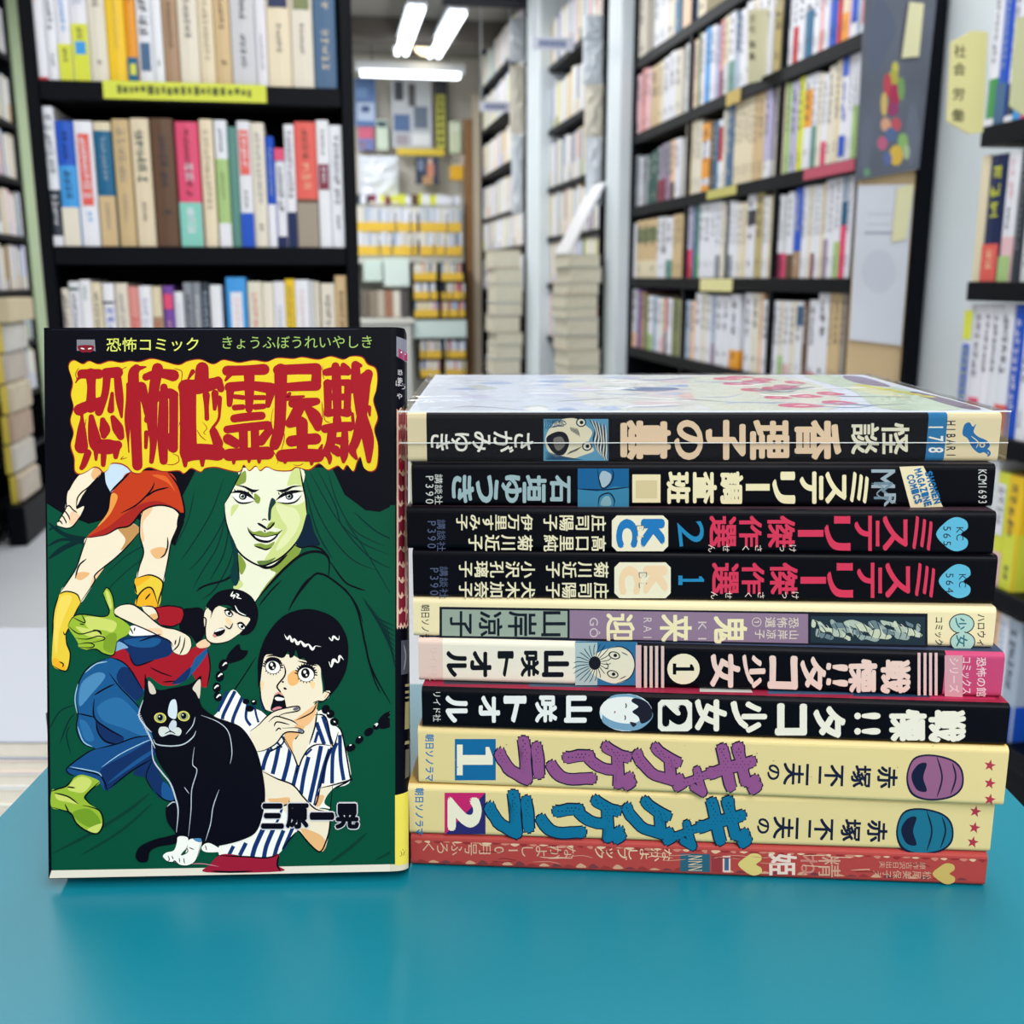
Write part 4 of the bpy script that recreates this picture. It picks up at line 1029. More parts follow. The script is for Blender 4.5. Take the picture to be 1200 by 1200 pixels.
# ---- 10 (top of stack): sleeve, cream ends, bird emblem
mb, k, mw, L, T = start(9, [(None, 500, (226, 212, 172)), (500, 1086, BLK), (1086, 1108, (42, 116, 166)), (1108, None, (226, 212, 172))], (204, 212, 226))
k.vert('さがみゆき', 626, 517, 504, 518, 27, WHT, .018, 1.06)
k.rect(637, 491, 713, 540, (92, 152, 184)); k.poly([(640, 510), (652, 494), (672, 490), (684, 497), (694, 506), (690, 518), (696, 528), (682, 534), (668, 538), (652, 536), (641, 526)], (224, 216, 186))
k.poly([(640, 514), (652, 506), (663, 508), (667, 520), (660, 533), (648, 530)], (20, 24, 34)); k.poly([(649, 514), (658, 512), (662, 521), (655, 528), (650, 524)], (120, 116, 110))
for (x, y) in ((681, 495), (688, 523)): k.ell(x, y, 6, 5.4, (28, 34, 46)); k.ell(x, y, 4.6, 4, (224, 222, 204)); k.ell(x + .5, y, 2.2, 2.2, (20, 24, 34))
for q in range(16): k.line([(690 + q * 1.4, 491 + q * .5), (697 + q, 503 + q * 1.4), (695 + q * 1.1, 516 + q * 1.3), (700 + q * .8, min(539, 530 + q * .8))], 1.0 + .5 * (q % 3), [(26, 40, 62), (20, 30, 46), (210, 214, 206)][q % 3])
for q in range(10): k.line([(638 + q * 2.2, 491.5), (640 + q * 2.6, 497 + (q % 3)), (638 + q * 1.6, 504 - q * .6)], .8, (34, 74, 104))
for q in range(9): k.line([(638.5, 538.5 - q * 1.2), (645 + q * 2, 538.5 - q * .4), (652 + q * 4, 539)], .8, (34, 74, 104))
for q in range(7): k.line([(668 + q * 1.4, 500 + q * .3), (670 + q * 1.6, 506 + q)], .8, (60, 62, 66))
for q in range(6): k.line([(664 + q * 2, 533 - q * .8), (670 + q * 2.4, 528 - q)], .8, (90, 92, 92))
for q in range(6): k.line([(640 + 3 * q, 491.5), (648 + 3 * q, 497 - q * .6)], .9, (40, 80, 110))
for (ch, xa, xb) in [('墓', 727, 786), ('の', 790, 824), ('子', 827, 874), ('理', 879, 925), ('香', 931, 986)]:
    k.glyph(ch, (xa + xb) / 2, 515.5, 47, xb - xa, (232, 204, 170), 90, .035, True)
k.vert('怪談', 1067, 514, 996, 514, 38, (226, 222, 196), .024)
k.down('178', 1097, 494, 534, 24, WHT, .02, 1.0)
k.down('HIBARI', 1114.5, 492, 537, 15, (34, 36, 48), .02, 1.15)
BIRD = (36, 110, 168)
k.poly([(1130, 498), (1136, 495), (1140, 500), (1144, 497), (1141, 506), (1147, 512), (1156, 516), (1160, 522), (1157, 527), (1158, 533), (1153, 530), (1147, 531), (1139, 524), (1134, 514), (1128, 509)], BIRD)
k.ell(1151, 521.5, 3.6, 3, (226, 212, 172)); k.ell(1151, 521.5, 1.6, 1.5, BIRD)
k.line([(1138, 511), (1146, 518), (1144, 525)], 1.2, (226, 212, 172)); k.line([(1156, 526), (1160, 531), (1157, 535)], 2.4, BIRD)
# the cover picture on its upper face, seen at a glancing angle, pale reflections painted in
kt = Ink(mb, mw, mw @ Vector((0, 0, T)), Vector((0, 0, 1)), eps=6e-6)
TOPQ = lambda u, v: proj(mw @ Vector((u * L, .0012 + v * (DP - .0015), T)))
def tp(pts, c, sm=True):
    c = tuple(int(v * (.9 if min(c) > 150 else .95)) for v in c)
    kt.poly([TOPQ(min(.993, max(.007, u)), min(.985, max(.02, v))) for u, v in (catmull(pts, True, 5) if sm else pts)], c, False)
tp([(.02, .03), (.33, .03), (.37, .5), (.30, .97), (.05, .97)], (214, 224, 240)); tp([(.34, .03), (.62, .03), (.64, .97), (.31, .97)], (224, 228, 226))
for q in range(46):
    u0 = R.uniform(.02, .56); v0 = R.uniform(.05, .93); du = R.uniform(.03, .10); dv = R.uniform(.015, .06)
    tp([(u0, v0), (u0 + du * .5, v0 - dv), (u0 + du, v0 - dv * .3), (u0 + du * .6, v0 + dv)], [(186, 204, 234), (232, 236, 244), (160, 186, 226), (204, 208, 236), (240, 240, 240), (196, 206, 206), (226, 214, 222)][q % 7])
tp([(.40, .52), (.47, .48), (.52, .56), (.44, .6)], (110, 132, 168)); tp([(.5, .3), (.58, .25), (.6, .4), (.52, .44)], (228, 202, 200))
tp([(.52, .04), (.72, .04), (.82, .5), (.80, .97), (.6, .97)], (222, 228, 216))
RP = (206, 104, 134)
for (u, v, du, dv) in [(.66, .86, .03, .05), (.70, .92, .03, .04), (.66, .70, .03, .05), (.71, .76, .03, .05), (.74, .84, .025, .05), (.67, .52, .03, .05), (.72, .56, .03, .05), (.75, .62, .025, .05), (.74, .36, .03, .05), (.68, .32, .025, .04), (.69, .14, .04, .05), (.77, .2, .03, .05), (.80, .42, .025, .05), (.79, .74, .02, .05)]:
    tp([(u - du, v - dv * .4), (u - du * .2, v - dv), (u + du, v - dv * .5), (u + du * .7, v + dv * .4), (u + du * .1, v + dv), (u - du * .8, v + dv * .6)], RP)
    tp([(u - du * .4, v - dv * .2), (u + du * .3, v - dv * .3), (u + du * .2, v + dv * .3)], (232, 190, 200))
tp([(.82, .08), (.95, .06), (.985, .3), (.94, .93), (.85, .95), (.86, .5)], (206, 224, 204)); tp([(.87, .5), (.92, .3), (.93, .5), (.89, .62)], (226, 228, 190)); tp([(.92, .72), (.965, .6), (.98, .9), (.94, .95)], (136, 124, 150)); tp([(.955, .1), (.99, .08), (.988, .4), (.965, .45)], (120, 108, 130))
for q in range(6): kt.line([TOPQ(.90 + .012 * q, .66 - .06 * q), TOPQ(.93 + .01 * q, .62 - .06 * q)], 2.0, (196, 192, 90))
for q in range(30):
    u0 = R.uniform(.03, .8); v0 = R.uniform(.08, .9); kt.line([TOPQ(u0, v0), TOPQ(u0 + R.uniform(.02, .07), v0 + R.uniform(-.05, .05)), TOPQ(u0 + R.uniform(.08, .15), min(.97, max(.03, v0 + R.uniform(-.1, .1))))], .8, [(140, 160, 196), (240, 244, 248), (130, 140, 150)][q % 3])
o = finish(9, mb, mw, L, T)
# clear sleeve with its sealed seam along the spine
sm_ = MB(); g = .0006; xe = .0022
for pts in ([(-xe, -g, -.0001), (L + xe, -g, -.0001), (L + xe, -g, T + g), (-xe, -g, T + g)], [(-xe, -g, T + g), (L + xe, -g, T + g), (L + xe, DP + .002, T + g), (-xe, DP + .002, T + g)],
            [(-xe, DP + .002, -.0001), (-xe, -g, -.0001), (-xe, -g, T + g), (-xe, DP + .002, T + g)], [(L + xe, -g, -.0001), (L + xe, DP + .002, -.0001), (L + xe, DP + .002, T + g), (L + xe, -g, T + g)]):
    sm_.face(pts, CLEAR)
sl = sm_.build('clear_sleeve', o); sl['label'] = 'clear plastic sleeve'
q0, q1 = (Ink(MB(), mw, mw @ Vector((0, 0, 0)), mw.to_3x3() @ Vector((0, -1, 0))).at(x, y) for x, y in ((476, 518.5), (1172, 517)))
sb = MB(); sb.box((-xe, -g - .0004, min(q0.z, q1.z) - .00011), (L + xe, -g - .00005, min(q0.z, q1.z) + .00011), M((226, 228, 226), .15, .6, 'film_seam', .05, 40)); sb.box((-xe, -g - .0003, T + g - .0002), (L + xe, -g + .0002, T + g + .00015), M((226, 232, 236), .15, .6, 'film_seam', .05, 40)); sb.build('seam', sl)

# ---- 9: black, blue portrait panel
mb, k, mw, L, T = start(8, [(None, 482.5, (176, 170, 140)), (482.5, None, BLK)], (70, 66, 70))
k.down('講談社', 514, 555, 592, 10, (206, 208, 200), .0, .95); k.down('P390', 503.5, 556, 592, 13, (196, 198, 192), .0, 1.35)
for (ch, xa, xb) in [('石', 645, 668), ('垣', 613, 640), ('ゆ', 588, 611), ('う', 558, 584), ('き', 530, 555)]: k.glyph(ch, (xa + xb) / 2, 573, 33, xb - xa + 1, (148, 172, 176), 90, .035, True)
k.rect(677, 549, 737, 594, (54, 122, 156)); k.poly([(677, 549), (737, 549), (737, 572), (720, 570), (700, 576), (677, 573)], (26, 92, 140), False); k.poly([(706, 552), (716, 556), (714, 566), (705, 572), (702, 562)], (156, 176, 186)); k.line([(700, 549), (702, 562), (706, 572), (715, 567), (719, 556), (716, 549)], 1.6, (16, 32, 50)); k.line([(677, 573), (706, 574), (737, 571)], 1.8, (16, 36, 60)); k.line([(701, 594), (703, 582), (714, 578), (720, 586), (719, 594)], 1.6, (16, 32, 50)); k.poly([(704, 592), (707, 583), (714, 582), (716, 592)], (120, 160, 170))
k.rect(741, 556, 774, 589, (226, 212, 172)); k.rect(745, 563, 770, 584, (206, 190, 148))
for (ch, xa, xb) in [('班', 781, 809), ('査', 812, 840), ('調', 844, 871), ('リ', 905, 932), ('テ', 937, 965), ('ス', 967, 992), ('ミ', 996, 1018)]: k.glyph(ch, (xa + xb) / 2, 571.5, 38, xb - xa, (228, 218, 178), 90, .04, True)
k.rect(874, 567, 902, 575, (228, 218, 178))
k.glyph('M', 1035, 561, 22, 28, (150, 166, 176), 90, .01, True); k.glyph('M', 1035, 575, 20, 22, (106, 130, 142), 90, .0, True); k.glyph('R', 1043, 586, 16, 14, (150, 166, 176), 90, .02, True); k.line([(1021, 566), (1034, 571), (1028, 580), (1050, 590)], 1.6, (120, 140, 150))
k.poly([(1054, 547), (1082, 546), (1105, 594), (1067, 595)], (228, 216, 178), False)
for wd, x0, y0, x1, y1 in [('SHONEN', 1087.5, 552, 1099, 590), ('MAGAZINE', 1075, 549, 1088, 593), ('COMICS', 1066, 556, 1077, 590)]:
    n = len(wd)
    for j, ch in enumerate(wd): t = (j + .5) / n; k.glyph(ch, x0 + (x1 - x0) * t, y0 + (y1 - y0) * t, (y1 - y0) / n * .92, 9, (32, 104, 160), 75, .05, True)
k.down('KCM1693', 1151.5, 550, 591, 14, (206, 208, 206), 0, 1.5)
finish(8, mb, mw, L, T)

# ---- 8 and 7: the two KC volumes
def kc(i, dx, ya, no, upper, lower, num, logo_c):
    mb, k, mw, L, T = start(i, [(None, None, BLK)], (60, 44, 52))
    PK = (206, 56, 86)
    k.down('講談社', 517 + dx, ya + 8, ya + 47, 11, (78, 88, 116), 0, .95); k.down('P390', 506 + dx, ya + 9, ya + 44, 14, (78, 88, 116), 0, 1.4)
    yu, yl = ya + 13, ya + 37
    for txt, y in ((upper, yu), (lower, yl)):
        k.vert(txt[0], 711 + dx, y, 636 + dx, y - .5, 20, (226, 218, 184), .022); k.vert(txt[1], 625 + dx, y - .5, (534 if len(txt[1]) > 4 else 548) + dx, y - 1, 20, (226, 218, 184), .022)
    x0, x1, y0, y1 = 717 + dx, 783 + dx, ya + 4, ya + 46
    k.poly([(x0 + 6, y0), (x1 - 6, y0), (x1, y0 + 6), (x1, y1 - 6), (x1 - 6, y1), (x0 + 6, y1), (x0, y1 - 6), (x0, y0 + 6)], (232, 224, 196), False)
    k.glyph('K', x1 - 18, (y0 + y1) / 2, 34, 28, logo_c, 90, .07, True); k.glyph('C', x0 + 18, (y0 + y1) / 2, 34, 26, logo_c, 90, .07, True)
    k.down('BL', (x0 + x1) / 2 + .5, y0 + 9, y1 - 9, 14, (90, 90, 96), .0, 1.2); k.down('BL', (x0 + x1) / 2 + .5, y0 + 9.6, y1 - 9.6, 11, (236, 226, 196), .0, 1.05)
    k.glyph(no, 810 + dx, ya + 25, 28, 30, (36, 130, 176), 84, 0, True) if no == '2' else k.one(810, ya + 25, 11, 30, (36, 130, 176))
    for (ch, xa, xb) in [('選', 831, 863), ('作', 866, 893), ('傑', 899, 932), ('リ', 966, 997), ('テ', 1001, 1031), ('ス', 1034, 1064), ('ミ', 1069, 1093)]:
        k.glyph(ch, (xa + xb) / 2 + dx, ya + (23 if ch in '傑作選' else 25), 38 if ch in '傑作選' else 42, xb - xa, PK, 90, .03, True)
    k.rect(935 + dx, ya + 21, 965 + dx, ya + 29, PK)
    for ch, x in zip('けっさくせん', (929, 917.5, 889, 874, 851, 834)): k.glyph(ch, x + dx, ya + 42.5, 10, 9.5, (224, 206, 196), 90, .0)
    hx, hy = 1117 + dx, ya + 27
    k.poly([(hx - 20, hy - 1), (hx - 9, hy + 13), (hx + 3, hy + 19), (hx + 15, hy + 15), (hx + 17, hy + 6), (hx + 9, hy - 1), (hx + 17, hy - 8), (hx + 15, hy - 17), (hx + 3, hy - 21), (hx - 9, hy - 15)], (92, 176, 206), True, 4)
    k.down('KC', hx + 8, hy - 10, hy + 7, 12, (40, 44, 60), .0, 1.4); k.down(num, hx - 7, hy - 12, hy + 14, 13, (40, 44, 60), .0, 1.5)
    return finish(i, mb, mw, L, T)
kc(7, 0, 600, '2', ('庄司陽子', '伊万里すみ子'), ('高口里純', '菊川近子'), '565', (34, 116, 178))
kc(6, 3, 655, '1', ('菊川近子', '小沢孔璃子'), ('庄司陽子', '犬木加奈子'), '564', (236, 206, 166))

# ---- 6: cream with panels
mb, k, mw, L, T = start(5, [(None, None, (234, 220, 176))], (206, 192, 150))
k.down('朝日ソノラ', 498.5, 708, 750, 11, (24, 28, 40), .01, .98)
k.poly([(515, 711), (1087, 719), (1087, 758), (515, 748)], (24, 28, 38), False)
k.poly([(518, 714), (665, 716), (665, 747), (518, 745)], (148, 162, 148), False); k.poly([(667.5, 715), (947, 719.5), (947, 754), (667.5, 748)], (142, 118, 142), False)
for (ch, xa, xb) in [('山', 634, 663), ('岸', 595, 629), ('凉', 561, 589), ('子', 527, 553)]: k.glyph(ch, (xa + xb) / 2, 731, 30, xb - xa, (22, 30, 40), 90, .02, True)
for (ch, xa, xb, y) in [('迎', 710, 744, 735), ('来', 773, 811, 736), ('鬼', 836, 876, 738)]: k.glyph(ch, (xa + xb) / 2, y, 33, xb - xa, (236, 224, 180), 90, .03, True)
for wd, x, y0, y1 in [('GÔ', 696, 722, 748), ('RAI', 759, 722, 752), ('KI', 823, 726, 756)]: k.down(wd, x, y0, y1, 14, (206, 192, 190), 0, 1.15)
k.vert('恐怖選', 937, 730, 896, 729, 13, (222, 208, 190), .005); k.vert('①', 894, 729, 880, 729, 13, (222, 208, 190), .0); k.vert('山岸凉子', 937, 744, 884, 743, 12, (222, 208, 190), .005)
k.poly([(950, 722), (1084, 723), (1084, 756), (950, 753)], (36, 52, 62), False)
for q in range(26):
    x = 953 + q * 4.9; y = 730 + (q * 11) % 18; a = .5 + .5 * math.sin(q * 1.3); ln = 9 + 5 * math.sin(q * 2.1)
    k.poly([(x - ln, y - 3), (x - 2, y - 5 * a - 2), (x + ln, y + 1), (x + ln * .7, y + 5), (x - 2, y + 2 + 2 * a), (x - ln * .6, y + 3)][:6] if x - ln > 950 and x + ln < 1084 else [(x - 1, y - 4), (x + 3, y - 2), (x + 2, y + 5), (x - 2, y + 4)], [(196, 204, 178), (150, 166, 160), (176, 188, 172), (106, 126, 132)][q % 4])
for q in range(16): k.line([(953 + q * 8.1, 725 + (q * 7) % 9), (960 + q * 8, 736 + (q * 5) % 8), (956 + q * 8.1, 749)], 1.0, (30, 44, 56))
for q in range(10): k.line([(956 + q * 12.4, 727 + (q * 5) % 12), (964 + q * 12, 733 + (q * 9) % 14)], .8, (214, 218, 196))
k.down('コミック', 1100.5, 722, 757, 10.5, (24, 28, 38), .015, .98)
for (cx, cy) in ((1127, 731), (1128, 752)): k.ell(cx, cy, 15, 12, (28, 30, 36)); k.ell(cx, cy, 13.8, 10.8, (170, 204, 192))
k.ell(1127, 741, 3, 3, (170, 204, 192))
k.glyph('少', 1126, 731, 15, 14, (34, 106, 120), 90, .02); k.glyph('女', 1127, 751, 15, 14, (34, 106, 120), 90, .02)
k.down('ハロウィ', 1150, 719, 758, 11, (24, 28, 38), .015, .98)
finish(5, mb, mw, L, T)

# ---- 5: white / black with pink ends
mb, k, mw, L, T = start(4, [(None, 519, (222, 196, 184)), (519, 674, (230, 224, 206)), (674, 746, (120, 156, 176)), (746, 1107, BLK), (1107, None, (190, 70, 112))], (60, 70, 96))
k.down('リイド社', 508, 757, 798, 11, (206, 188, 176), .0, .98)
for (ch, xa, xb) in [('山', 635, 667), ('咲', 610, 632), ('ト', 583, 602), ('オ', 551, 576), ('ル', 523, 547)]: k.glyph(ch, (xa + xb) / 2, 778, 31, xb - xa, (18, 20, 28), 90, .045, True)
k.rect(674, 752, 746, 803, (46, 108, 150)); k.rect(674, 753, 700, 803, (170, 190, 190)); k.poly([(712, 760), (728, 758), (740, 766), (744, 780), (738, 794), (722, 801), (704, 796), (692, 786), (694, 770)], (224, 218, 194))
for (x, y) in ((720, 768), (718, 790)): k.ell(x, y, 7, 4.6, (34, 36, 44), 15); k.ell(x, y, 5.6, 3.4, (220, 214, 190), 15); k.ell(x + 1, y, 2.2, 2, (20, 22, 30))
k.ell(697, 777, 7, 8, (24, 26, 34))
for q in range(22):
    a = q * 2 * math.pi / 22; k.line([(697 + 5 * math.cos(a), 777 + 5 * math.sin(a)), (695 + 17 * math.cos(a + .2), 777 + 17 * math.sin(a + .1)), (694 + 23 * math.cos(a + .3), min(801, max(754, 777 + 23 * math.sin(a))))], .9, (24, 26, 34))
k.line([(712, 760), (728, 758), (740, 766), (744, 780), (738, 794), (722, 801)], 1.3, (20, 24, 34)); k.line([(728, 764), (736, 768)], 1, (40, 40, 50)); k.line([(726, 796), (734, 792)], 1, (40, 40, 50)); k.line([(710, 776), (713, 781), (709, 784)], 1, (40, 40, 50))
k.rect(745, 756, 751.5, 806, (214, 176, 176))
for x in (756.5, 763, 769.5, 776.5): k.rect(x - 1.8, 757, x + 1.8, 806, (214, 186, 180))
k.ell(801, 784, 19, 18, (232, 222, 192)); k.one(801, 784, 13, 25, BLK)
PKW = (232, 202, 190)
for (ch, xa, xb, y) in [('女', 832, 868, 786), ('少', 870, 897, 787), ('コ', 899, 935, 788), ('タ', 938, 968, 789), ('!', 972, 990, 791), ('慄', 994, 1028, 792), ('戦', 1032, 1067, 793)]:
    if ch == '!':
        for q in (-9, 9): k.glyph(ch, (xa + xb) / 2, y + q, 9, xb - xa + 8, PKW, 96, .03, True, .01, seed=xa)
    else: k.glyph(ch, (xa + xb) / 2, y, 40, xb - xa, PKW, 90, .045, True, .022, seed=xa)
for x in (1077, 1084, 1090.5, 1097): k.poly([(x - 1.7, 765), (x + 1.7, 765), (x + 1.7, 815), (x - 1.7, 815)], (222, 186, 184), False)
k.poly([(1107, 768), (1128, 768), (1128, 817), (1107, 816)], (206, 152, 162), False)
for wd, x, y0, y1 in [('恐怖の館', 1150, 770, 817), ('コミックス', 1133, 769, 814), ('シリーズ', 1118, 770, 812)]: k.down(wd, x, y0, y1, 12.5, (232, 200, 204), .012, .98)
finish(4, mb, mw, L, T)

# ---- 4: black with oval portrait
mb, k, mw, L, T = start(3, [(None, None, BLK)], (150, 40, 66))
k.down('リイド社', 512, 809, 846, 10, (216, 214, 208), .005, .98)
for (ch, xa, xb) in [('山', 661, 694), ('咲', 627, 653), ('ト', 590, 617), ('オ', 561, 586), ('ル', 522, 548)]: k.glyph(ch, (xa + xb) / 2, 831, 32, xb - xa, (234, 234, 230), 90, .045, True)
k.ell(733.5, 835, 31, 22, (210, 224, 232)); k.poly([(706, 838), (716, 816), (745, 815), (762, 830), (764, 842), (748, 855), (724, 855), (708, 848)], (120, 160, 186)); k.poly([(703, 832), (714, 819), (740, 817), (752, 826), (752, 842), (738, 848), (716, 844)], (236, 236, 230))
k.poly([(744, 818), (757, 822), (764, 832), (763, 842), (752, 848), (748, 840), (741, 834), (748, 828), (740, 822)], (30, 30, 44)); k.poly([(738, 846), (746, 848), (742, 852)], (40, 40, 60))
for (x, y) in ((733, 827), (732, 841)): k.line([(x, y - 3), (x + 1, y), (x, y + 3)], 1.4, (40, 40, 54))
k.line([(721, 833), (720, 836)], 1.4, (150, 70, 70))
k.poly([(775, 820), (806, 820), (811, 824), (811, 853), (806, 857), (775, 857), (771, 853), (771, 824)], (234, 230, 216), False); k.glyph('2', 791, 838.5, 26, 30, BLK, 90, .07, True)
for (ch, xa, xb, y) in [('女', 814, 852, 838), ('少', 856, 899, 840), ('コ', 908, 946, 843), ('タ', 953, 991, 846), ('！', 1001, 1032, 848), ('慄', 1042, 1086, 850), ('戦', 1088, 1132, 851)]:
    if ch == '！':
        for q in (-9, 9): k.glyph('!', (xa + xb) / 2, y + q, 8, xb - xa, (236, 230, 212), 90, .04, True)
    else: k.glyph(ch, (xa + xb) / 2, y, 38, xb - xa, (236, 230, 212), 90, .05, True)
ktop = Ink(mb, mw, mw @ Vector((0, 0, T)), Vector((0, 0, 1)), eps=6e-6)
for (xa, xb, c) in [(520, 620, (60, 62, 72)), (620, 700, (70, 90, 110)), (820, 880, (196, 196, 190)), (900, 1000, (60, 90, 120)), (1000, 1090, (34, 60, 90)), (1090, 1165, (186, 50, 90))]:
    y = 803 + (xa - 500) * .03
    ktop.poly([(xa, y - 7), (xb, y - 5), (xb + 2, y - 1), (xa, y - 2)], c, False)
finish(3, mb, mw, L, T)

# ---- 3 and 2: the two cream volumes with jagged letters
def dots(k, tris, box, c):
    """halftone dots in the upper half of one letter"""
    def inside(x, y):
        for (A, B_, C_) in tris:
            d1 = (x - B_[0]) * (A[1] - B_[1]) - (A[0] - B_[0]) * (y - B_[1]); d2 = (x - C_[0]) * (B_[1] - C_[1]) - (B_[0] - C_[0]) * (y - C_[1]); d3 = (x - A[0]) * (C_[1] - A[1]) - (C_[0] - A[0]) * (y - A[1])
            if not ((d1 < 0 or d2 < 0 or d3 < 0) and (d1 > 0 or d2 > 0 or d3 > 0)): return True
        return False
    x0, y0, x1, y1 = box; y = y0; r = 0
    while y < y1:
        x = x0 + (2.2 if r % 2 else 0)
        while x < x1:
            if inside(x, y): k.ell(x, y, 1.0 - .5 * (y - y0) / (y1 - y0), 1.0 - .5 * (y - y0) / (y1 - y0), c, n=6)
            x += 4.4
        y += 3.6; r += 1
def gag(i, dx, dy, dc, num, col, colL, numbg, starpx):
    CR = (228, 208, 148)
    mb, k, mw, L, T = start(i, [(None, None, CR)], (206, 164, 70))
    dk = (24, 30, 56)
    def yy(x, y): return y + dy + (x - 480) * 0
    k.down('朝日ソノラマ', 503.5 + dx, 860 + dy, 916 + dy, 11, (36, 116, 172), .03, .97)
    k.rect(533 + dx, 866 + dy, 581 + dx, 914.5 + dy, numbg[0])
    if len(numbg) > 1: k.poly([(581 + dx, 866 + dy), (581 + dx, 914.5 + dy), (534 + dx, 914.5 + dy)], numbg[1], False)
    if num == '2': k.glyph(num, 556.5 + dx, 890.5 + dy, 40, 40, (240, 232, 206), 90, .05, True)
    else: k.one(556.5 + dx, 890.5 + dy, 36, 42, (240, 232, 206))
    for (ch, xa, xb, y, h) in [('ラ', 580, 637, 892, 56), ('リ', 640, 698, 900, 40), ('ゲ', 684, 745, 897, 60), ('グ', 742, 803, 899, 60), ('ャ', 795, 832, 916, 36), ('ギ', 826, 892, 901, 62)]:
        cx = (xa + xb) / 2 + dx
        k.glyph(ch, cx, y + dy, h + 3, xb - xa + 3, dk, 86, .085, True, .03, seed=xa * .1)
    for (ch, xa, xb, y, h) in [('ラ', 580, 637, 892, 56), ('リ', 640, 698, 900, 40), ('ゲ', 684, 745, 897, 60), ('グ', 742, 803, 899, 60), ('ャ', 795, 832, 916, 36), ('ギ', 826, 892, 901, 62)]:
        cx = (xa + xb) / 2 + dx
        tr_ = k.glyph(ch, cx, y + dy, h - .4, xb - xa - .4, col, 86, .062, True, .03, seed=xa * .1)
        dots(k, tr_, (xa + dx, y - h / 2 + dy, xb + dx, y + 4 + dy), dc)
    for (ch, x, y) in [('の', 907, 905), ('夫', 930, 907), ('二', 954, 908), ('不', 978, 909), ('塚', 1009, 910), ('赤', 1040, 911)]:
        k.glyph(ch, x + dx, y + dy, 27 if ch != 'の' else 21, 25 if ch != 'の' else 18, dk, 92, .03)
    # plain rounded emblem in the title colour
    ex, ey = 1096 + dx, 911 + dy
    k.poly([(ex - 34, ey), (ex - 26, ey - 22), (ex - 6, ey - 27), (ex + 20, ey - 21), (ex + 32, ey - 8), (ex + 32, ey + 12), (ex + 18, ey + 24), (ex - 8, ey + 27), (ex - 28, ey + 20)], dk)
    k.poly([(ex - 32, ey), (ex - 25, ey - 20), (ex - 6, ey - 25), (ex + 19, ey - 19), (ex + 30, ey - 7), (ex + 30, ey + 11), (ex + 17, ey + 22), (ex - 8, ey + 25), (ex - 26, ey + 18)], colL)
    k.poly([(ex - 28, ey - 2), (ex - 20, ey - 15), (ex - 10, ey - 16), (ex - 14, ey), (ex - 10, ey + 16), (ex - 22, ey + 14)], dk); k.line([(ex + 20, ey - 17), (ex + 24, ey), (ex + 18, ey + 20)], 2, dk); k.line([(ex + 2, ey - 24), (ex + 8, ey), (ex + 2, ey + 23)], 2, dk)
    for (sx, sy) in starpx:
        pts = []
        for q in range(10):
            a = q * math.pi / 5 - math.pi / 2 + .2; rr = 7.2 if q % 2 == 0 else 3
            pts.append((sx + rr * math.cos(a), sy + rr * math.sin(a)))
        k.poly(pts, (176, 56, 76), False)
    # halftone dots in the letters' upper half
    return mb, k, mw, L, T
mb, k, mw, L, T = gag(2, 0, 0, (44, 30, 70), '1', (146, 84, 136), (150, 96, 132), [(24, 104, 154)], [(1160, 897), (1160, 918), (1160, 937)])
for q in range(14):
    x = R.uniform(520, 1160); k.ell(x, R.uniform(872, 918), R.uniform(.4, 1.2), R.uniform(.4, 1), (176, 150, 100), n=7)
finish(2, mb, mw, L, T)
mb, k, mw, L, T = gag(1, -12, 63, (14, 40, 70), '2', (20, 112, 150), (32, 112, 138), [(196, 40, 106), (44, 44, 106)], [(1143, 951), (1142, 970), (1140, 987)])
finish(1, mb, mw, L, T)

# ---- 1 (bottom): worn red paperback
mb, k, mw, L, T = start(0, [(None, None, (178, 70, 66))], (170, 120, 106), (70, 110, 110))
cr = (226, 196, 160)
def sl(x, y0): return y0 + (x - 482) * .0335
for q in range(60):
    x = 486 + q * 11.2; k.poly([(x, sl(x, 985.5)), (x + 4, sl(x, 984.6)), (x + R.uniform(6, 13), sl(x, 985.5)), (x + 5, sl(x, R.uniform(986.2, 989)))], [(206, 130, 110), (226, 190, 156), (150, 50, 54)][q % 3])
for q in range(45):
    x = 488 + q * 14.4; k.poly([(x, sl(x, 1010)), (x + 5, sl(x, R.uniform(1005, 1008))), (x + 12, sl(x, 1010))], [(150, 56, 56), (206, 160, 130), (120, 60, 66)][q % 3])
k.vert('なかよしブック', 788, 1002, 696, 999, 17, cr, .01); k.vert('なかよし10月号ふろく', 676, 999, 494, 993, 17, (214, 176, 146), .004)
k.poly([(797, 1000), (832, 1001), (832, 1022), (797, 1021)], (46, 96, 116), False); k.down('NNN', 815, 1002, 1021, 24, cr, 0, 1.2); k.rect(834, 1003, 846, 1021, (150, 56, 62)); k.rect(847, 1003, 856, 1022, (226, 200, 190)); k.rect(849, 1005, 854, 1020, (70, 100, 130))
for (hx, hy, s, c) in ((880, 1013, 1.0, (220, 200, 120)), (1107, 1024, .95, (206, 178, 100))):
    k.poly([(hx - 15 * s, hy), (hx - 6 * s, hy + 9 * s), (hx + 3 * s, hy + 13 * s), (hx + 12 * s, hy + 10 * s), (hx + 12 * s, hy + 4 * s), (hx + 6 * s, hy), (hx + 12 * s, hy - 5 * s), (hx + 11 * s, hy - 11 * s), (hx + 2 * s, hy - 13 * s), (hx - 7 * s, hy - 8 * s)], c, True, 4)
k.glyph('姫', 917, 1013, 26, 34, (232, 210, 196), 90, .03, True); k.glyph('ね', 948, 1014, 24, 20, (200, 130, 116), 90, .01, True); k.glyph('精', 972, 1016, 24, 26, (206, 160, 136), 90, .005, True)
k.vert('原作古沢日出夫', 1085, 1015, 1030, 1013, 9, (206, 168, 140), 0); k.vert('松尾美保子え', 1092, 1026, 1022, 1024, 10, (206, 168, 140), .0)
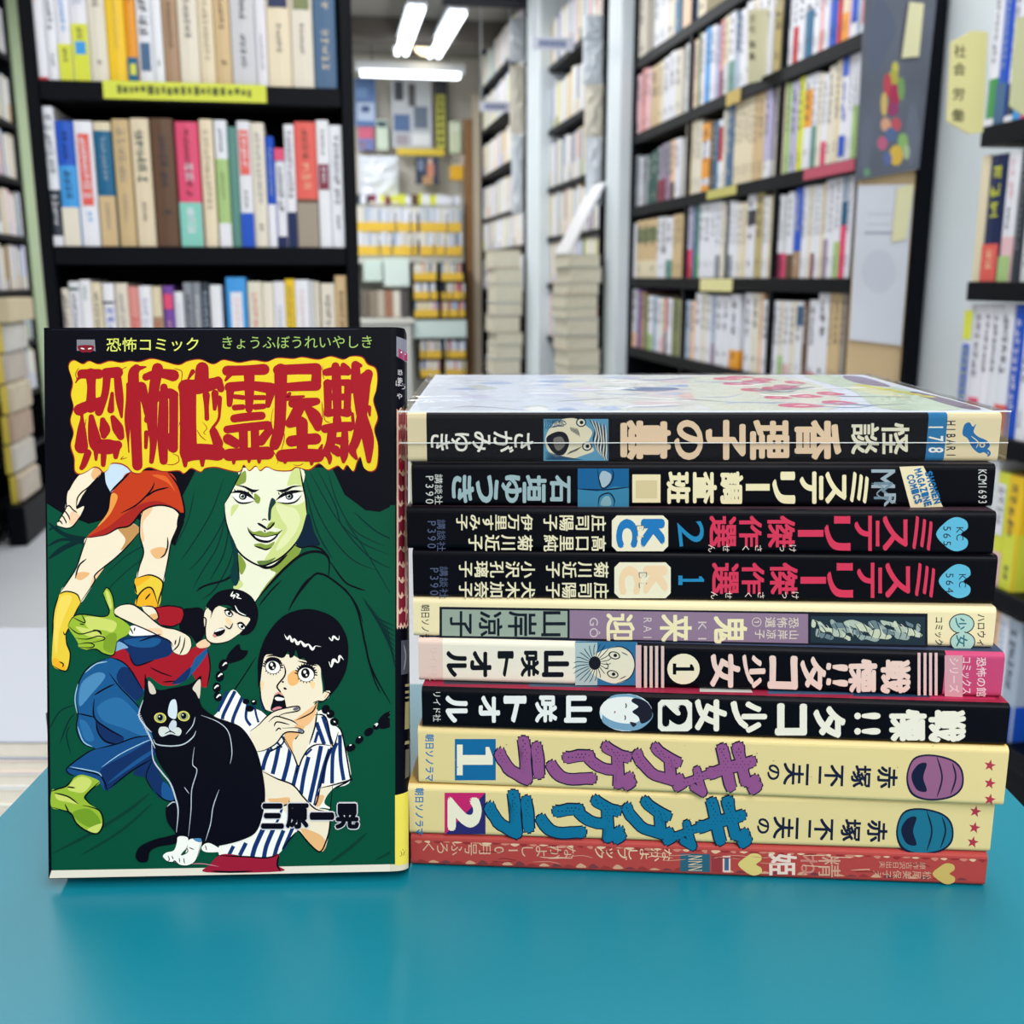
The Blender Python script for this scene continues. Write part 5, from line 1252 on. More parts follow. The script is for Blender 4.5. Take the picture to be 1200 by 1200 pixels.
for q in range(26):
    x = R.uniform(490, 1105); y = sl(x, R.uniform(987, 1006)); k.line([(x, y), (x + R.uniform(4, 22), y + R.uniform(-2, 2)), (x + R.uniform(20, 34), y + R.uniform(-1, 3))], .9, [(206, 140, 120), (120, 40, 46), (226, 190, 160)][q % 3])
finish(0, mb, mw, L, T)
# ---------------------------------------------------------------- the standing comic
TB = .0145; HB = .174
th = math.radians(12.5)                       # it leans back on its stand
zb = TZ + TB * math.sin(th)
p0 = on_z(57, 1030, zb); p1 = on_z(479, 1021, zb)
yaw = math.atan2((p1 - p0).y, (p1 - p0).x); WB = (p1 - p0).length
mw = Matrix.Translation(p0) @ Matrix.Rotation(yaw, 4, 'Z') @ Matrix.Rotation(-th, 4, 'X')
lo, hi = .12, .22
for _ in range(40):
    HB = (lo + hi) / 2
    if proj(mw @ Vector((0, 0, HB)))[1] > 384: lo = HB
    else: hi = HB
print('height', HB, 'width', WB, 'top left', proj(mw @ Vector((0, 0, HB))), 'top right', proj(mw @ Vector((WB, 0, HB))))
RB = .0040
def bend(q):
    x = q.x - (WB - RB)
    y = 0 if x <= 0 else RB - math.sqrt(max(0, RB * RB - min(x, RB * .97) ** 2))
    return Vector((q.x, y, q.z))
mb = MB(); t = .0007
arc = [(WB - RB + RB * math.sin(a), RB - RB * math.cos(a)) for a in (j * math.pi / 2 / 8 for j in range(9))]
prof = [(0, 0)] + arc + [(WB, TB - .002), (WB - .002, TB), (0, TB)]
inn = [(0, t)] + [(WB - RB + (RB - t) * math.sin(a), RB - (RB - t) * math.cos(a)) for a in (j * math.pi / 2 / 8 for j in range(9))] + [(WB - t, TB - .002), (WB - .002, TB - t), (0, TB - t)]
n = len(prof); NAVY = (2, 3, 15)
V = [(x, y, z) for z in (0, HB) for x, y in prof] + [(x, y, z) for z in (0, HB) for x, y in inn]
fs = [(i, i + 1, n + i + 1, n + i) for i in range(n - 1)] + [(2 * n + i + 1, 2 * n + i, 3 * n + i, 3 * n + i + 1) for i in range(n - 1)] + [(i + 1, i, 2 * n + i, 2 * n + i + 1) for i in range(n - 1)] + [(n + i, n + i + 1, 3 * n + i + 1, 3 * n + i) for i in range(n - 1)] + [(0, n, 3 * n, 2 * n), (n - 1, 3 * n - 1, 4 * n - 1, 2 * n - 1)]
mb.raw(V, fs, M(NAVY, .45, .08))
K = Ink(mb, mw, mw @ Vector((0, 0, 0)), mw.to_3x3() @ Vector((0, -1, 0)), bend=bend, eps=4e-6, rough=.45, spec=.08)
T1 = (50, 375, 220 / 1200); T2 = (270, 375, 220 / 1200); T3 = (50, 555, 220 / 1200); T4 = (230, 530, 1 / 6); T5 = (50, 680, 260 / 1200); T6 = (270, 690, 220 / 1200); T7 = (50, 830, 210 / 1200); T8 = (270, 830, 220 / 1200); PX = (0, 0, 1)
GRN = (2, 74, 52); DKG = (2, 38, 40); INK = (2, 3, 16); SK = (232, 220, 194); SKS = (226, 176, 120); RED = (158, 24, 38); YEL = (226, 196, 60); YEO = (232, 172, 36); LIME = (146, 178, 52); LIM2 = (196, 208, 104)
DEN = (24, 84, 136); DEN2 = (14, 44, 92); DEN3 = (72, 132, 176); PAL = (224, 226, 200); PALG = (196, 208, 132); OLV = (128, 150, 60); WH = (238, 238, 230); STR = (16, 48, 104)
def use(T): K.T = T
use(PX)
K.poly([(56, 660), (457, 660), (457, 1012.8), (60.5, 1020)], GRN, False); K.poly([(55, 590), (72, 601), (104, 614), (126, 608), (150, 600), (205, 640), (205, 660), (56, 660)], GRN, False); K.poly([(205, 660), (205, 640), (216, 612), (212, 585), (222, 566), (231, 548), (389, 548), (397, 565), (404, 580), (415, 588), (428, 598), (445, 600), (457, 594), (457, 660)], GRN, False)
K.poly([(57.6, 1029.2), (60.4, 1020), (300, 1016), (457, 1012.8), (457, 1021.2)], (222, 216, 200), False)
def wrapped(xs, f0, f1, c):
    """a band carried round the curved spine in narrow strips"""
    K.lift = 14; x = xs[0]
    while x < xs[-1]:
        xb = min(x + 1.0, xs[-1]); K.poly([(x, f0(x)), (xb + .12, f0(xb)), (xb + .12, f1(xb)), (x, f1(x))], c, False); x = xb
    K.lift = 0
SX = [457, 460, 462, 464, 466.5, 469, 471, 473, 475, 476.5, 478]
wrapped(SX, lambda x: 1012.8, lambda x: 1021 - (x - 461) * .05, (206, 200, 180)); wrapped([457, 458.5, 460, 461, 462, 463], lambda x: 592, lambda x: 1012.8, GRN)
# folds and hair strands in the green
for pts, w in [([(56, 612), (80, 628), (125, 632), (160, 622)], 5), ([(56, 640), (76, 632), (110, 640)], 3.5), ([(57, 655), (75, 642), (100, 632), (118, 634)], 6), ([(57, 622), (64, 618), (90, 612)], 2.5), ([(125, 672), (150, 650), (190, 628), (205, 616)], 1.2), ([(118, 700), (150, 668), (200, 632)], 1.0),
               ([(228, 575), (220, 610), (205, 640)], 1.2), ([(262, 560), (248, 600), (224, 640), (212, 656)], 1.3), ([(270, 575), (262, 610), (240, 648), (222, 668)], 1.4), ([(266, 600), (255, 640), (238, 668), (226, 690)], 1.3), ([(268, 620), (262, 650), (246, 680)], 1.6), ([(274, 640), (268, 662), (252, 690), (238, 702)], 1.6), ([(231, 690), (246, 684), (262, 680), (272, 672)], 2.0),
               ([(363, 552), (378, 580), (398, 612), (424, 636), (456, 650)], 1.3), ([(372, 550), (392, 590), (402, 618), (432, 652), (462, 668)], 1.5), ([(358, 560), (368, 590), (386, 625), (412, 655), (440, 668)], 1.4), ([(384, 552), (396, 590), (416, 622), (450, 640)], 1.2), ([(360, 580), (366, 605), (375, 630), (390, 655)], 1.6), ([(358, 600), (360, 622), (368, 640)], 2.2), ([(404, 610), (425, 640), (460, 700)], 1.2), ([(415, 600), (440, 622), (464, 634)], 1.6),
               ([(56, 858), (70, 834), (88, 826)], 1.5), ([(70, 872), (80, 846), (88, 836)], 1.6), ([(83, 884), (78, 862), (82, 850)], 1.4)]:
    K.line(pts, w, DKG)
for pts, w in [([(62, 1000), (110, 975), (150, 950), (175, 930)], 4), ([(95, 1002), (140, 975), (178, 942)], 3), ([(385, 1012), (410, 994), (430, 976)], 4), ([(440, 1008), (455, 1000), (466, 990)], 3)]: K.line(pts, w, (4, 56, 44))
K.lw = 1.45
# -- the big pale-green face
use(T4)
K.poly([(285, 690), (360, 750), (450, 795), (520, 785), (700, 645), (725, 712), (560, 865), (415, 1050), (370, 1010), (262, 955), (300, 900), (292, 800)], PAL)
K.poly([(700, 645), (725, 712), (560, 865), (440, 1010), (500, 920), (560, 850), (520, 820), (600, 740)], OLV); K.poly([(295, 720), (330, 750), (350, 800), (320, 860), (300, 820)], OLV); K.poly([(262, 955), (300, 895), (330, 930), (300, 960)], PALG)
K.poly([(330, 110), (300, 170), (272, 230), (240, 290), (200, 362), (202, 430), (216, 515), (250, 610), (292, 692), (360, 755), (450, 798), (520, 782), (610, 730), (690, 650), (742, 560), (775, 440), (770, 330), (752, 240), (728, 110)], PAL)
K.poly([(522, 345), (508, 440), (540, 520), (600, 548), (580, 600), (520, 690), (470, 780), (520, 782), (610, 730), (690, 650), (742, 560), (775, 440), (770, 330), (752, 350), (700, 372), (620, 362), (560, 345)], PALG)
K.poly([(560, 372), (640, 380), (700, 400), (730, 470), (700, 560), (620, 660), (560, 690), (590, 620), (640, 540), (600, 470)], (214, 220, 166))
K.poly([(300, 170), (345, 130), (350, 200), (320, 225), (275, 232)], OLV); K.poly([(640, 230), (680, 120), (728, 110), (750, 235), (700, 225)], PALG); K.poly([(410, 290), (450, 320), (440, 360), (412, 345)], OLV); K.poly([(250, 380), (300, 370), (270, 420), (245, 450)], PALG)
K.poly([(405, 650), (450, 640), (500, 650), (552, 628), (530, 668), (490, 684), (440, 676)], OLV); K.poly([(430, 765), (500, 760), (560, 740), (500, 790), (450, 795)], (96, 120, 56))
K.poly([(530, 322), (508, 400), (506, 475), (524, 470), (530, 400), (560, 350)], (24, 56, 52)); K.poly([(512, 500), (545, 490), (550, 510), (520, 535), (495, 540)], OLV)
def face_lines():
    K.line([(200, 362), (202, 430), (216, 515), (250, 610), (292, 692), (360, 755), (450, 798), (520, 782), (610, 730), (690, 650), (742, 560), (775, 440)], 9, INK); K.line([(728, 110), (752, 240), (770, 330), (778, 440)], 8, INK); K.line([(330, 110), (300, 170), (270, 230), (235, 300), (198, 365)], 6, INK)
    K.line([(288, 692), (296, 800), (304, 905)], 6, INK); K.line([(440, 800), (500, 812), (560, 790), (640, 720)], 14, INK)
    K.line([(282, 232, 5), (340, 244, 9), (398, 272, 15), (444, 262, 5)], 10, INK); K.line([(564, 268, 8), (618, 270, 15), (680, 242, 9), (746, 238, 4)], 10, INK)
face_lines()
for (w_, iris, up, lowl) in [([(255, 296), (300, 287), (362, 300), (404, 335), (350, 352), (300, 346), (268, 325)], (328, 309), [(242, 286, 8), (300, 276, 14), (362, 296, 17), (416, 336, 6)], [(254, 310, 4), (298, 352, 8), (352, 357, 8), (410, 342, 4)]),
                             ([(570, 346), (612, 312), (662, 294), (716, 288), (738, 296), (702, 340), (640, 355)], (655, 309), [(558, 340, 6), (610, 300, 15), (680, 278, 16), (754, 274, 6)], [(572, 350, 5), (640, 360, 8), (700, 346, 8), (742, 300, 4)])]:
    K.poly(w_, WH); K.ell(iris[0], iris[1], 28, 26, INK); K.ell(iris[0] - 4, iris[1] + 1, 17, 16, (176, 186, 180)); K.ell(iris[0] - 2, iris[1], 11, 11, INK); K.ell(iris[0] - 9, iris[1] - 8, 5, 5, WH)
    K.line(up, 14, INK); K.line(lowl, 7, INK)
    x0, y0 = up[1][0], up[1][1]
    for q in range(6): K.line([(x0 - 25 + q * 24, y0 + q * (4 if x0 < 500 else -3)), (x0 - 32 + q * 24, y0 - 18 + q * (4 if x0 < 500 else -3))], 5, INK)
K.line([(430, 498), (462, 516), (498, 540)], 12, INK); K.line([(552, 492), (524, 528), (492, 546)], 9, INK); K.line([(462, 480), (478, 470), (500, 478)], 5, INK); K.line([(478, 545), (486, 562)], 7, INK)
K.poly([(364, 532), (402, 560), (450, 552), (484, 566), (520, 556), (562, 562), (606, 546), (565, 586), (480, 598), (404, 580)], OLV); K.poly([(396, 574), (480, 592), (570, 574), (545, 608), (500, 626), (440, 616)], INK); K.poly([(404, 584), (480, 598), (560, 584), (538, 606), (500, 620), (444, 610)], WH)
K.line([(360, 524, 4), (372, 556, 9), (404, 592, 11), (440, 620, 10), (500, 630, 10), (548, 606, 9), (580, 570, 7), (606, 544, 3)], 9, INK); K.line([(410, 660), (450, 672), (490, 684), (530, 668)], 8, INK)
for pts, w in [([(415, 1052), (480, 970), (560, 880), (640, 800), (730, 728), (820, 698), (900, 712), (935, 765), (930, 875)], 13), ([(690, 650), (735, 668), (800, 660), (880, 682), (940, 745)], 10), ([(650, 1112), (690, 1040), (740, 965), (830, 862), (880, 856), (940, 884), (1050, 972), (1130, 1080), (1172, 1195)], 10), ([(820, 868), (760, 920), (700, 1010)], 6), ([(935, 760), (1040, 905), (1120, 950), (1190, 972)], 8), ([(0, 980), (60, 940), (200, 900), (280, 850)], 8), ([(440, 1080), (520, 980), (600, 900)], 7)]: K.line(pts, w, INK)
K.poly([(700, 640), (740, 560), (790, 430), (830, 560), (870, 650), (800, 655), (740, 665)], (4, 30, 50)); K.poly([(230, 560), (292, 692), (290, 800), (300, 900), (270, 940), (240, 860), (262, 740)], (4, 50, 52))
use(PX)
K.line([(405, 690), (419, 715), (428, 755), (436, 785), (458, 825)], 1.6, INK); K.line([(433, 780), (440, 800), (446, 812)], 1.0, INK); K.line([(338, 716), (345, 702), (352, 690)], 1.2, INK); K.line([(270, 815), (284, 795), (300, 770)], 1.0, INK)
for q in range(9): K.line([(425 + q * 3.5, 700 + q * 4), (440 + q * 2.4, 722 + q * 5), (463, 734 + q * 6)], 1.0, DKG)

# -- upper left: walking figure in an orange skirt and yellow socks
use(T1); K.poly([(425, 905), (548, 912), (575, 960), (520, 1015), (430, 1105), (402, 1040), (384, 960)], (190, 210, 226)); K.poly([(380, 960), (392, 1060), (420, 1110), (432, 1100), (404, 1040), (395, 960)], INK)
K.poly([(310, 945), (362, 945), (370, 985), (312, 1045), (255, 1120), (215, 1190), (150, 1190), (162, 1110), (210, 1020), (260, 970)], SK); K.poly([(330, 945), (362, 945), (370, 985), (330, 1020), (310, 990)], SKS)
use(T3)
K.poly([(160, 110), (240, 120), (220, 160), (215, 222), (245, 240), (238, 275), (195, 335), (150, 350), (100, 334), (95, 310), (118, 275), (140, 230), (150, 170)], SK); K.poly([(180, 250), (232, 230), (238, 275), (190, 330), (165, 300)], (236, 196, 160))
K.poly([(222, 225), (262, 203), (268, 222), (246, 262), (222, 256)], SK)
for pts in ([(150, 215), (170, 205), (195, 232), (222, 250)], [(130, 245), (142, 240), (165, 270), (176, 300)], [(112, 278), (128, 272), (148, 305), (150, 320)], [(95, 312), (110, 302), (128, 325)], [(222, 225), (262, 203), (268, 222), (246, 262)], [(238, 275), (195, 335), (150, 350), (100, 334)], [(215, 222), (222, 160), (250, 120), (300, 80), (365, 5)], [(95, 310), (118, 275), (150, 215), (150, 170), (160, 110), (210, 30)]): K.line(pts, 6, INK)
K.poly([(640, 232), (720, 205), (800, 208), (870, 262), (862, 340), (822, 440), (800, 560), (782, 640), (770, 692), (700, 655), (604, 672), (620, 590), (646, 500), (622, 400), (626, 300)], SK); K.poly([(640, 240), (700, 215), (690, 250), (640, 320), (650, 420), (630, 420)], (232, 188, 144)); K.poly([(690, 490), (740, 470), (790, 480), (770, 530), (730, 545), (700, 520)], SKS)
K.poly([(280, 410), (400, 385), (480, 345), (560, 315), (618, 345), (612, 380), (560, 445), (470, 535), (340, 642), (330, 692), (290, 762), (240, 825), (190, 760), (116, 755), (160, 690), (216, 600), (260, 470)], SK); K.poly([(480, 345), (560, 318), (618, 345), (612, 380), (560, 445), (500, 490), (530, 420)], (186, 140, 84)); K.poly([(215, 640), (260, 628), (300, 640), (250, 680), (215, 670)], SKS); K.poly([(330, 650), (400, 590), (330, 690), (300, 740)], (232, 196, 150))
K.poly([(500, 50), (560, -10), (800, -10), (868, 80), (906, 222), (900, 292), (870, 242), (800, 208), (720, 205), (640, 238), (560, 330), (480, 350), (400, 392), (285, 408), (360, 330), (420, 240), (440, 130)], (186, 58, 26)); K.poly([(640, 238), (560, 330), (480, 350), (400, 392), (285, 408), (420, 340), (520, 260), (640, 190), (760, 180), (890, 250), (900, 292), (870, 242), (800, 208), (720, 205)], (160, 36, 30)); K.poly([(440, 130), (480, 150), (430, 260), (350, 340), (420, 240)], (226, 150, 70)); K.poly([(700, 10), (790, 20), (850, 120), (800, 60)], (214, 96, 40))
for pts, w in [([(716, 55), (690, 110), (600, 200), (500, 252)], 7), ([(805, 88), (720, 110), (660, 150)], 8), ([(800, -10), (868, 80), (906, 222), (900, 292)], 8), ([(900, 292), (870, 242), (800, 208), (720, 205), (640, 238), (560, 330), (480, 350), (400, 392), (285, 408)], 7), ([(870, 262), (862, 340), (822, 440), (800, 560), (770, 692)], 6), ([(640, 238), (624, 300), (622, 400), (646, 500), (620, 590), (604, 672)], 6), ([(798, 405), (800, 460), (782, 515), (752, 540)], 7), ([(280, 545), (232, 590), (208, 672)], 7), ([(285, 408), (260, 470), (216, 600), (160, 690), (116, 755)], 6), ([(612, 380), (560, 445), (470, 535), (340, 642), (330, 692), (240, 825)], 6), ([(430, 120), (500, 50), (560, -10)], 9)]: K.line(pts, w, INK)
K.poly([(900, 250), (912, 275), (880, 325), (858, 330), (870, 262)], INK)
K.poly([(588, 700), (602, 665), (690, 648), (768, 695), (760, 760), (735, 850), (600, 842), (610, 780), (592, 760)], YEL); K.poly([(598, 842), (612, 780), (660, 732), (702, 738), (735, 830), (735, 850)], YEO); K.poly([(600, 668), (690, 655), (640, 700), (596, 720)], YEO)
for pts in ([(602, 668), (690, 648), (768, 695), (745, 800), (735, 850)], [(598, 842), (612, 780), (660, 732), (702, 738), (735, 830)], [(588, 700), (600, 770)], [(655, 806), (690, 765)]): K.line(pts, 7, INK)
use(T5)
K.poly([(62, 170), (90, 76), (130, 60), (186, 76), (206, 120), (172, 190), (126, 290), (130, 340), (150, 400), (136, 480), (106, 488), (56, 462), (52, 380), (60, 260)], YEL); K.poly([(100, 90), (160, 90), (120, 190), (90, 280), (75, 400), (62, 300), (75, 180)], (234, 208, 90)); K.poly([(60, 420), (100, 440), (130, 470), (106, 488), (56, 462)], YEO)
for pts in ([(90, 76), (130, 60), (186, 76), (206, 120)], [(206, 120), (172, 190), (126, 290), (112, 276)], [(126, 290), (130, 340), (150, 400), (136, 480), (106, 488), (56, 462)], [(90, 440), (112, 452), (108, 470)], [(90, 76), (62, 170), (52, 300)]): K.line(pts, 5, INK)

# -- lower left: fallen figure in denim
K.poly([(755, 165), (800, 150), (860, 152), (885, 210), (880, 280), (840, 345), (800, 300), (740, 262)], INK)
K.poly([(610, 150), (680, 138), (752, 150), (762, 180), (742, 232), (700, 250), (645, 242), (622, 215)], RED); K.poly([(540, 140), (600, 146), (628, 200), (602, 216), (560, 180)], SK); K.poly([(575, 190), (620, 180), (626, 206), (602, 216)], SKS)
K.poly([(366, 414), (420, 366), (520, 330), (650, 300), (720, 400), (850, 350), (892, 372), (906, 470), (890, 575), (840, 560), (800, 500), (740, 560), (650, 568), (570, 520), (560, 592), (520, 578), (480, 490)], RED)
K.poly([(410, 325), (470, 305), (640, 283), (702, 330), (692, 402), (600, 432), (505, 460), (468, 400)], DEN2); K.poly([(440, 325), (560, 310), (640, 320), (600, 360), (500, 360)], DEN); K.poly([(386, 384), (410, 332), (462, 362), (430, 372)], (120, 164, 198)); K.poly([(826, 420), (850, 400), (890, 368), (882, 410), (776, 540), (700, 562), (740, 520), (800, 470)], DEN); K.poly([(740, 520), (800, 470), (776, 540), (700, 562)], DEN2)
K.poly([(832, 345), (880, 318), (906, 345), (890, 362), (846, 366)], (236, 196, 160))
K.poly([(380, 166), (420, 136), (482, 130), (540, 165), (640, 246), (722, 266), (792, 302), (806, 340), (792, 382), (772, 400), (742, 402), (705, 382), (690, 330), (640, 305), (560, 266), (480, 232), (402, 192)], SK); K.poly([(560, 266), (640, 262), (640, 305)], (236, 200, 160)); K.poly([(470, 255), (500, 245), (560, 268), (620, 290), (520, 300), (470, 295)], WH)
for pts in ([(380, 166), (420, 136), (482, 130), (540, 165), (640, 246), (722, 266), (792, 302), (806, 345), (800, 380)], [(380, 166), (402, 192), (480, 232), (560, 266), (640, 305), (690, 330), (705, 360)], [(745, 300), (735, 350), (705, 382)], [(770, 310), (762, 360), (742, 402)], [(715, 350), (722, 320)], [(540, 140), (600, 146), (628, 200), (602, 216)], [(610, 150), (680, 138), (752, 150), (762, 180)], [(645, 242), (700, 250), (742, 232)], [(520, 330), (640, 290)], [(468, 400), (505, 460), (600, 432)], [(366, 414), (480, 490), (520, 578), (560, 592)], [(892, 372), (906, 470), (890, 575)], [(580, 470), (640, 500), (700, 520)], [(650, 550), (720, 545)], [(470, 250), (490, 290)], [(500, 255), (495, 275)]): K.line(pts, 5, INK)
K.poly([(328, 70), (346, 40), (368, 60), (384, 110), (388, 188), (420, 208), (472, 250), (460, 292), (402, 330), (384, 402), (330, 396), (290, 372), (240, 376), (196, 360), (192, 340), (176, 312), (138, 246), (164, 200), (212, 184), (330, 196), (362, 170), (342, 112)], LIME); K.poly([(230, 200), (330, 205), (400, 230), (380, 280), (330, 270), (250, 262)], LIM2); K.poly([(180, 250), (290, 275), (330, 310), (240, 300)], LIM2); K.poly([(340, 60), (360, 70), (376, 140), (362, 150)], LIM2); K.poly([(345, 300), (400, 290), (384, 390), (330, 370)], (120, 152, 40))
for pts in ([(328, 70), (346, 40), (368, 60), (384, 110), (388, 188)], [(328, 70), (342, 112), (362, 170), (330, 196), (212, 184), (164, 200), (138, 246)], [(138, 246), (200, 290), (290, 272), (318, 296)], [(176, 312), (240, 318), (300, 302), (335, 310), (325, 324), (250, 340)], [(192, 345), (250, 338), (280, 350), (262, 364), (200, 362)], [(240, 376), (290, 372), (330, 396), (384, 402), (402, 330)], [(164, 200), (230, 230), (212, 186)], [(200, 235), (228, 240)], [(272, 268), (310, 274), (318, 296)]): K.line(pts, 4.5, INK)
K.poly([(902, 130), (960, 140), (1060, 180), (1116, 200), (1118, 222), (1062, 290), (1002, 330), (930, 342), (888, 320), (880, 270), (872, 215), (884, 150)], SK)
K.poly([(884, 140), (912, 96), (960, 58), (1050, 48), (1130, 88), (1166, 168), (1152, 250), (1112, 292), (1066, 292), (1108, 240), (1120, 205), (1062, 186), (1004, 136), (936, 148), (908, 206), (912, 170)], INK)
K.line([(1030, 60), (1020, 85), (1040, 80), (1030, 100)], 6, WH); K.line([(1045, 70), (1060, 80), (1050, 92), (1076, 100)], 5, WH); K.line([(1040, 135), (1060, 170), (1100, 190)], 4, WH)
K.ell(956, 280, 34, 20, INK, -28); K.poly([(930, 280), (950, 262), (985, 262), (960, 272)], WH); K.ell(930, 300, 12, 8, (206, 130, 130), 40)
for (x, y) in ((1006, 180), (1076, 250)): K.ell(x, y, 24, 15, INK, 35); K.ell(x, y, 19, 11, WH, 35); K.ell(x + 3, y, 8, 9, INK); K.line([(x - 26, y - 14), (x, y - 20), (x + 26, y + 8)], 7, INK)
K.line([(1030, 230), (1012, 262), (985, 244)], 5, INK); K.poly([(990, 205), (1016, 210), (1022, 240), (1000, 235)], (240, 204, 160)); K.line([(1000, 150), (1030, 158), (1050, 180)], 5, INK)
K.poly([(896, 150), (882, 160), (872, 190), (884, 205), (900, 180)], SK); K.line([(902, 145), (880, 160), (870, 195), (884, 212), (880, 270), (888, 320), (930, 342), (1002, 330), (1062, 290)], 5, INK)
K.poly([(560, 592), (520, 578), (480, 490), (430, 440), (370, 418), (300, 440), (240, 480), (200, 545), (178, 640), (192, 720), (184, 800), (218, 880), (290, 912), (242, 932), (136, 1012), (140, 1042), (300, 1092), (350, 1136), (400, 1100), (480, 1032), (600, 962), (620, 850), (560, 740), (500, 640)], DEN)
K.poly([(480, 490), (545, 600), (510, 650), (470, 620), (420, 570), (400, 520), (430, 470)], DEN2); K.poly([(290, 760), (350, 800), (440, 850), (400, 890), (330, 870), (300, 820)], DEN2); K.poly([(430, 640), (590, 830), (560, 850), (440, 800), (330, 760), (300, 680)], (40, 104, 156)); K.poly([(210, 560), (290, 500), (340, 520), (260, 620), (200, 680)], DEN3); K.poly([(200, 760), (240, 770), (280, 860), (230, 860)], (40, 104, 156))
K.poly([(242, 932), (340, 900), (500, 850), (590, 850), (600, 962), (480, 1032), (350, 1136), (300, 1092), (140, 1042), (136, 1012)], (20, 72, 126)); K.poly([(320, 1020), (480, 930), (590, 870), (600, 962), (480, 1032), (350, 1136), (330, 1080)], DEN2); K.poly([(350, 1100), (480, 990), (590, 920), (590, 940), (470, 1020)], (24, 80, 136))
K.poly([(490, 1042), (600, 962), (640, 1060), (710, 1140), (720, 1190), (640, 1180), (610, 1150), (600, 1140), (560, 1070)], DEN2); K.poly([(650, 1090), (700, 1130), (720, 1190), (650, 1180)], (24, 80, 136)); K.line([(610, 1145), (650, 1180), (690, 1195), (722, 1190)], 5, INK)
for pts, w in [([(370, 418), (300, 440), (240, 480), (200, 545), (178, 640), (192, 720), (184, 800), (218, 880), (290, 912)], 5), ([(370, 418), (430, 440), (480, 490), (545, 600)], 5), ([(290, 912), (242, 932), (136, 1012), (140, 1042), (170, 1058)], 5), ([(140, 1016), (290, 1046), (330, 1080), (350, 1136)], 6), ([(350, 1136), (480, 1032), (600, 962)], 5), ([(290, 912), (400, 885), (500, 850), (590, 840)], 5), ([(280, 640), (280, 740), (350, 800), (440, 850)], 6), ([(390, 560), (330, 590), (280, 620)], 6), ([(360, 500), (420, 580), (480, 640), (560, 730)], 5), ([(192, 720), (240, 730), (280, 740)], 5), ([(290, 760), (300, 820), (340, 870), (400, 885)], 6), ([(600, 962), (560, 1060), (600, 1140)], 4)]: K.line(pts, w, INK)
for pts, w in [([(320, 1010), (420, 940), (540, 880), (590, 860)], 3.5), ([(192, 560), (176, 640), (188, 720)], 4), ([(230, 500), (290, 452), (350, 440)], 4), ([(150, 1008), (290, 1036), (320, 1060)], 4), ([(190, 790), (220, 870), (270, 900)], 4)]: K.line(pts, w, (150, 190, 214))
use(T7)
K.poly([(160, 520), (205, 470), (270, 444), (384, 490), (330, 540), (284, 590), (296, 615), (322, 645), (386, 690), (406, 770), (370, 836), (300, 822), (230, 772), (190, 702), (130, 680), (60, 660), (62, 552), (100, 540)], LIME); K.poly([(210, 480), (270, 455), (330, 490), (280, 560), (220, 560), (170, 540)], LIM2); K.poly([(90, 570), (180, 590), (240, 640), (180, 630), (100, 610)], LIM2); K.poly([(200, 700), (300, 670), (370, 720), (390, 780), (360, 810), (260, 770)], (110, 150, 36)); K.poly([(300, 810), (390, 770), (400, 790), (370, 836)], LIM2)
for pts in ([(60, 556), (100, 540), (160, 520), (205, 470)], [(80, 566), (170, 590), (240, 640)], [(384, 490), (330, 540), (284, 590), (296, 615), (322, 645)], [(60, 660), (130, 680), (190, 702), (230, 772), (300, 822), (370, 836), (406, 770), (386, 690), (322, 660), (268, 650)], [(150, 640), (175, 690), (200, 715)], [(165, 525), (220, 532)]): K.line(pts, 7, INK)

# -- right: girl in a striped blouse with braids
use(T8)
K.poly([(640, 40), (690, 120), (720, 180), (770, 455), (655, 515), (600, 600), (640, 640), (560, 640), (480, 720), (430, 780), (300, 940), (230, 950), (-70, 940), (-30, 700), (-180, 200), (-60, 0), (20, -120), (120, 0), (200, 20), (420, 200), (560, 20)], WH)
def stripe(pts, w=24): K.lw = 1.0; K.line(pts, w, STR, taper=False); K.lw = 1.45
for pts, w in [([(-20, -110), (-80, 20)], 20), ([(30, -110), (-40, 30), (-50, 70)], 22), ([(75, -70), (20, 60), (15, 110)], 22), ([(110, -30), (100, 60), (130, 110)], 18), ([(150, -40), (165, 40), (180, 90)], 14), ([(190, -60), (210, 10)], 12),
               ([(250, 260), (222, 330), (205, 400)], 26), ([(310, 240), (290, 340), (270, 420)], 26), ([(385, 250), (365, 360), (335, 470)], 28), ([(440, 340), (425, 400), (400, 500)], 26), ([(500, 310), (470, 430), (450, 560)], 26), ([(580, 240), (545, 420), (505, 600)], 28), ([(635, 260), (590, 400), (540, 620)], 22), ([(680, 220), (655, 300), (650, 480)], 24), ([(700, 170), (705, 330), (725, 460)], 24), ([(590, 480), (610, 350), (650, 250)], 20),
               ([(210, 770), (160, 880), (140, 950)], 30), ([(275, 770), (230, 880), (215, 955)], 28), ([(340, 780), (300, 880), (280, 950)], 26), ([(400, 760), (370, 830), (340, 900)], 22), ([(100, 860), (60, 940)], 26), ([(20, 880), (-10, 940)], 24), ([(330, 640), (310, 700), (290, 740)], 16), ([(550, 90), (600, 230)], 26), ([(590, 50), (650, 230)], 22), ([(560, 150), (540, 220)], 18), ([(240, 230), (270, 270)], 14), ([(280, 200), (330, 250)], 14), ([(330, 180), (380, 260)], 14), ([(480, 300), (520, 260)], 14)]: stripe(pts, w)
K.poly([(340, 180), (420, 200), (500, 20), (560, 20), (520, 180), (450, 330), (432, 372), (400, 300)], SK); K.poly([(345, 180), (420, 60), (500, 30), (470, 130), (400, 210), (400, 280)], (232, 178, 120))
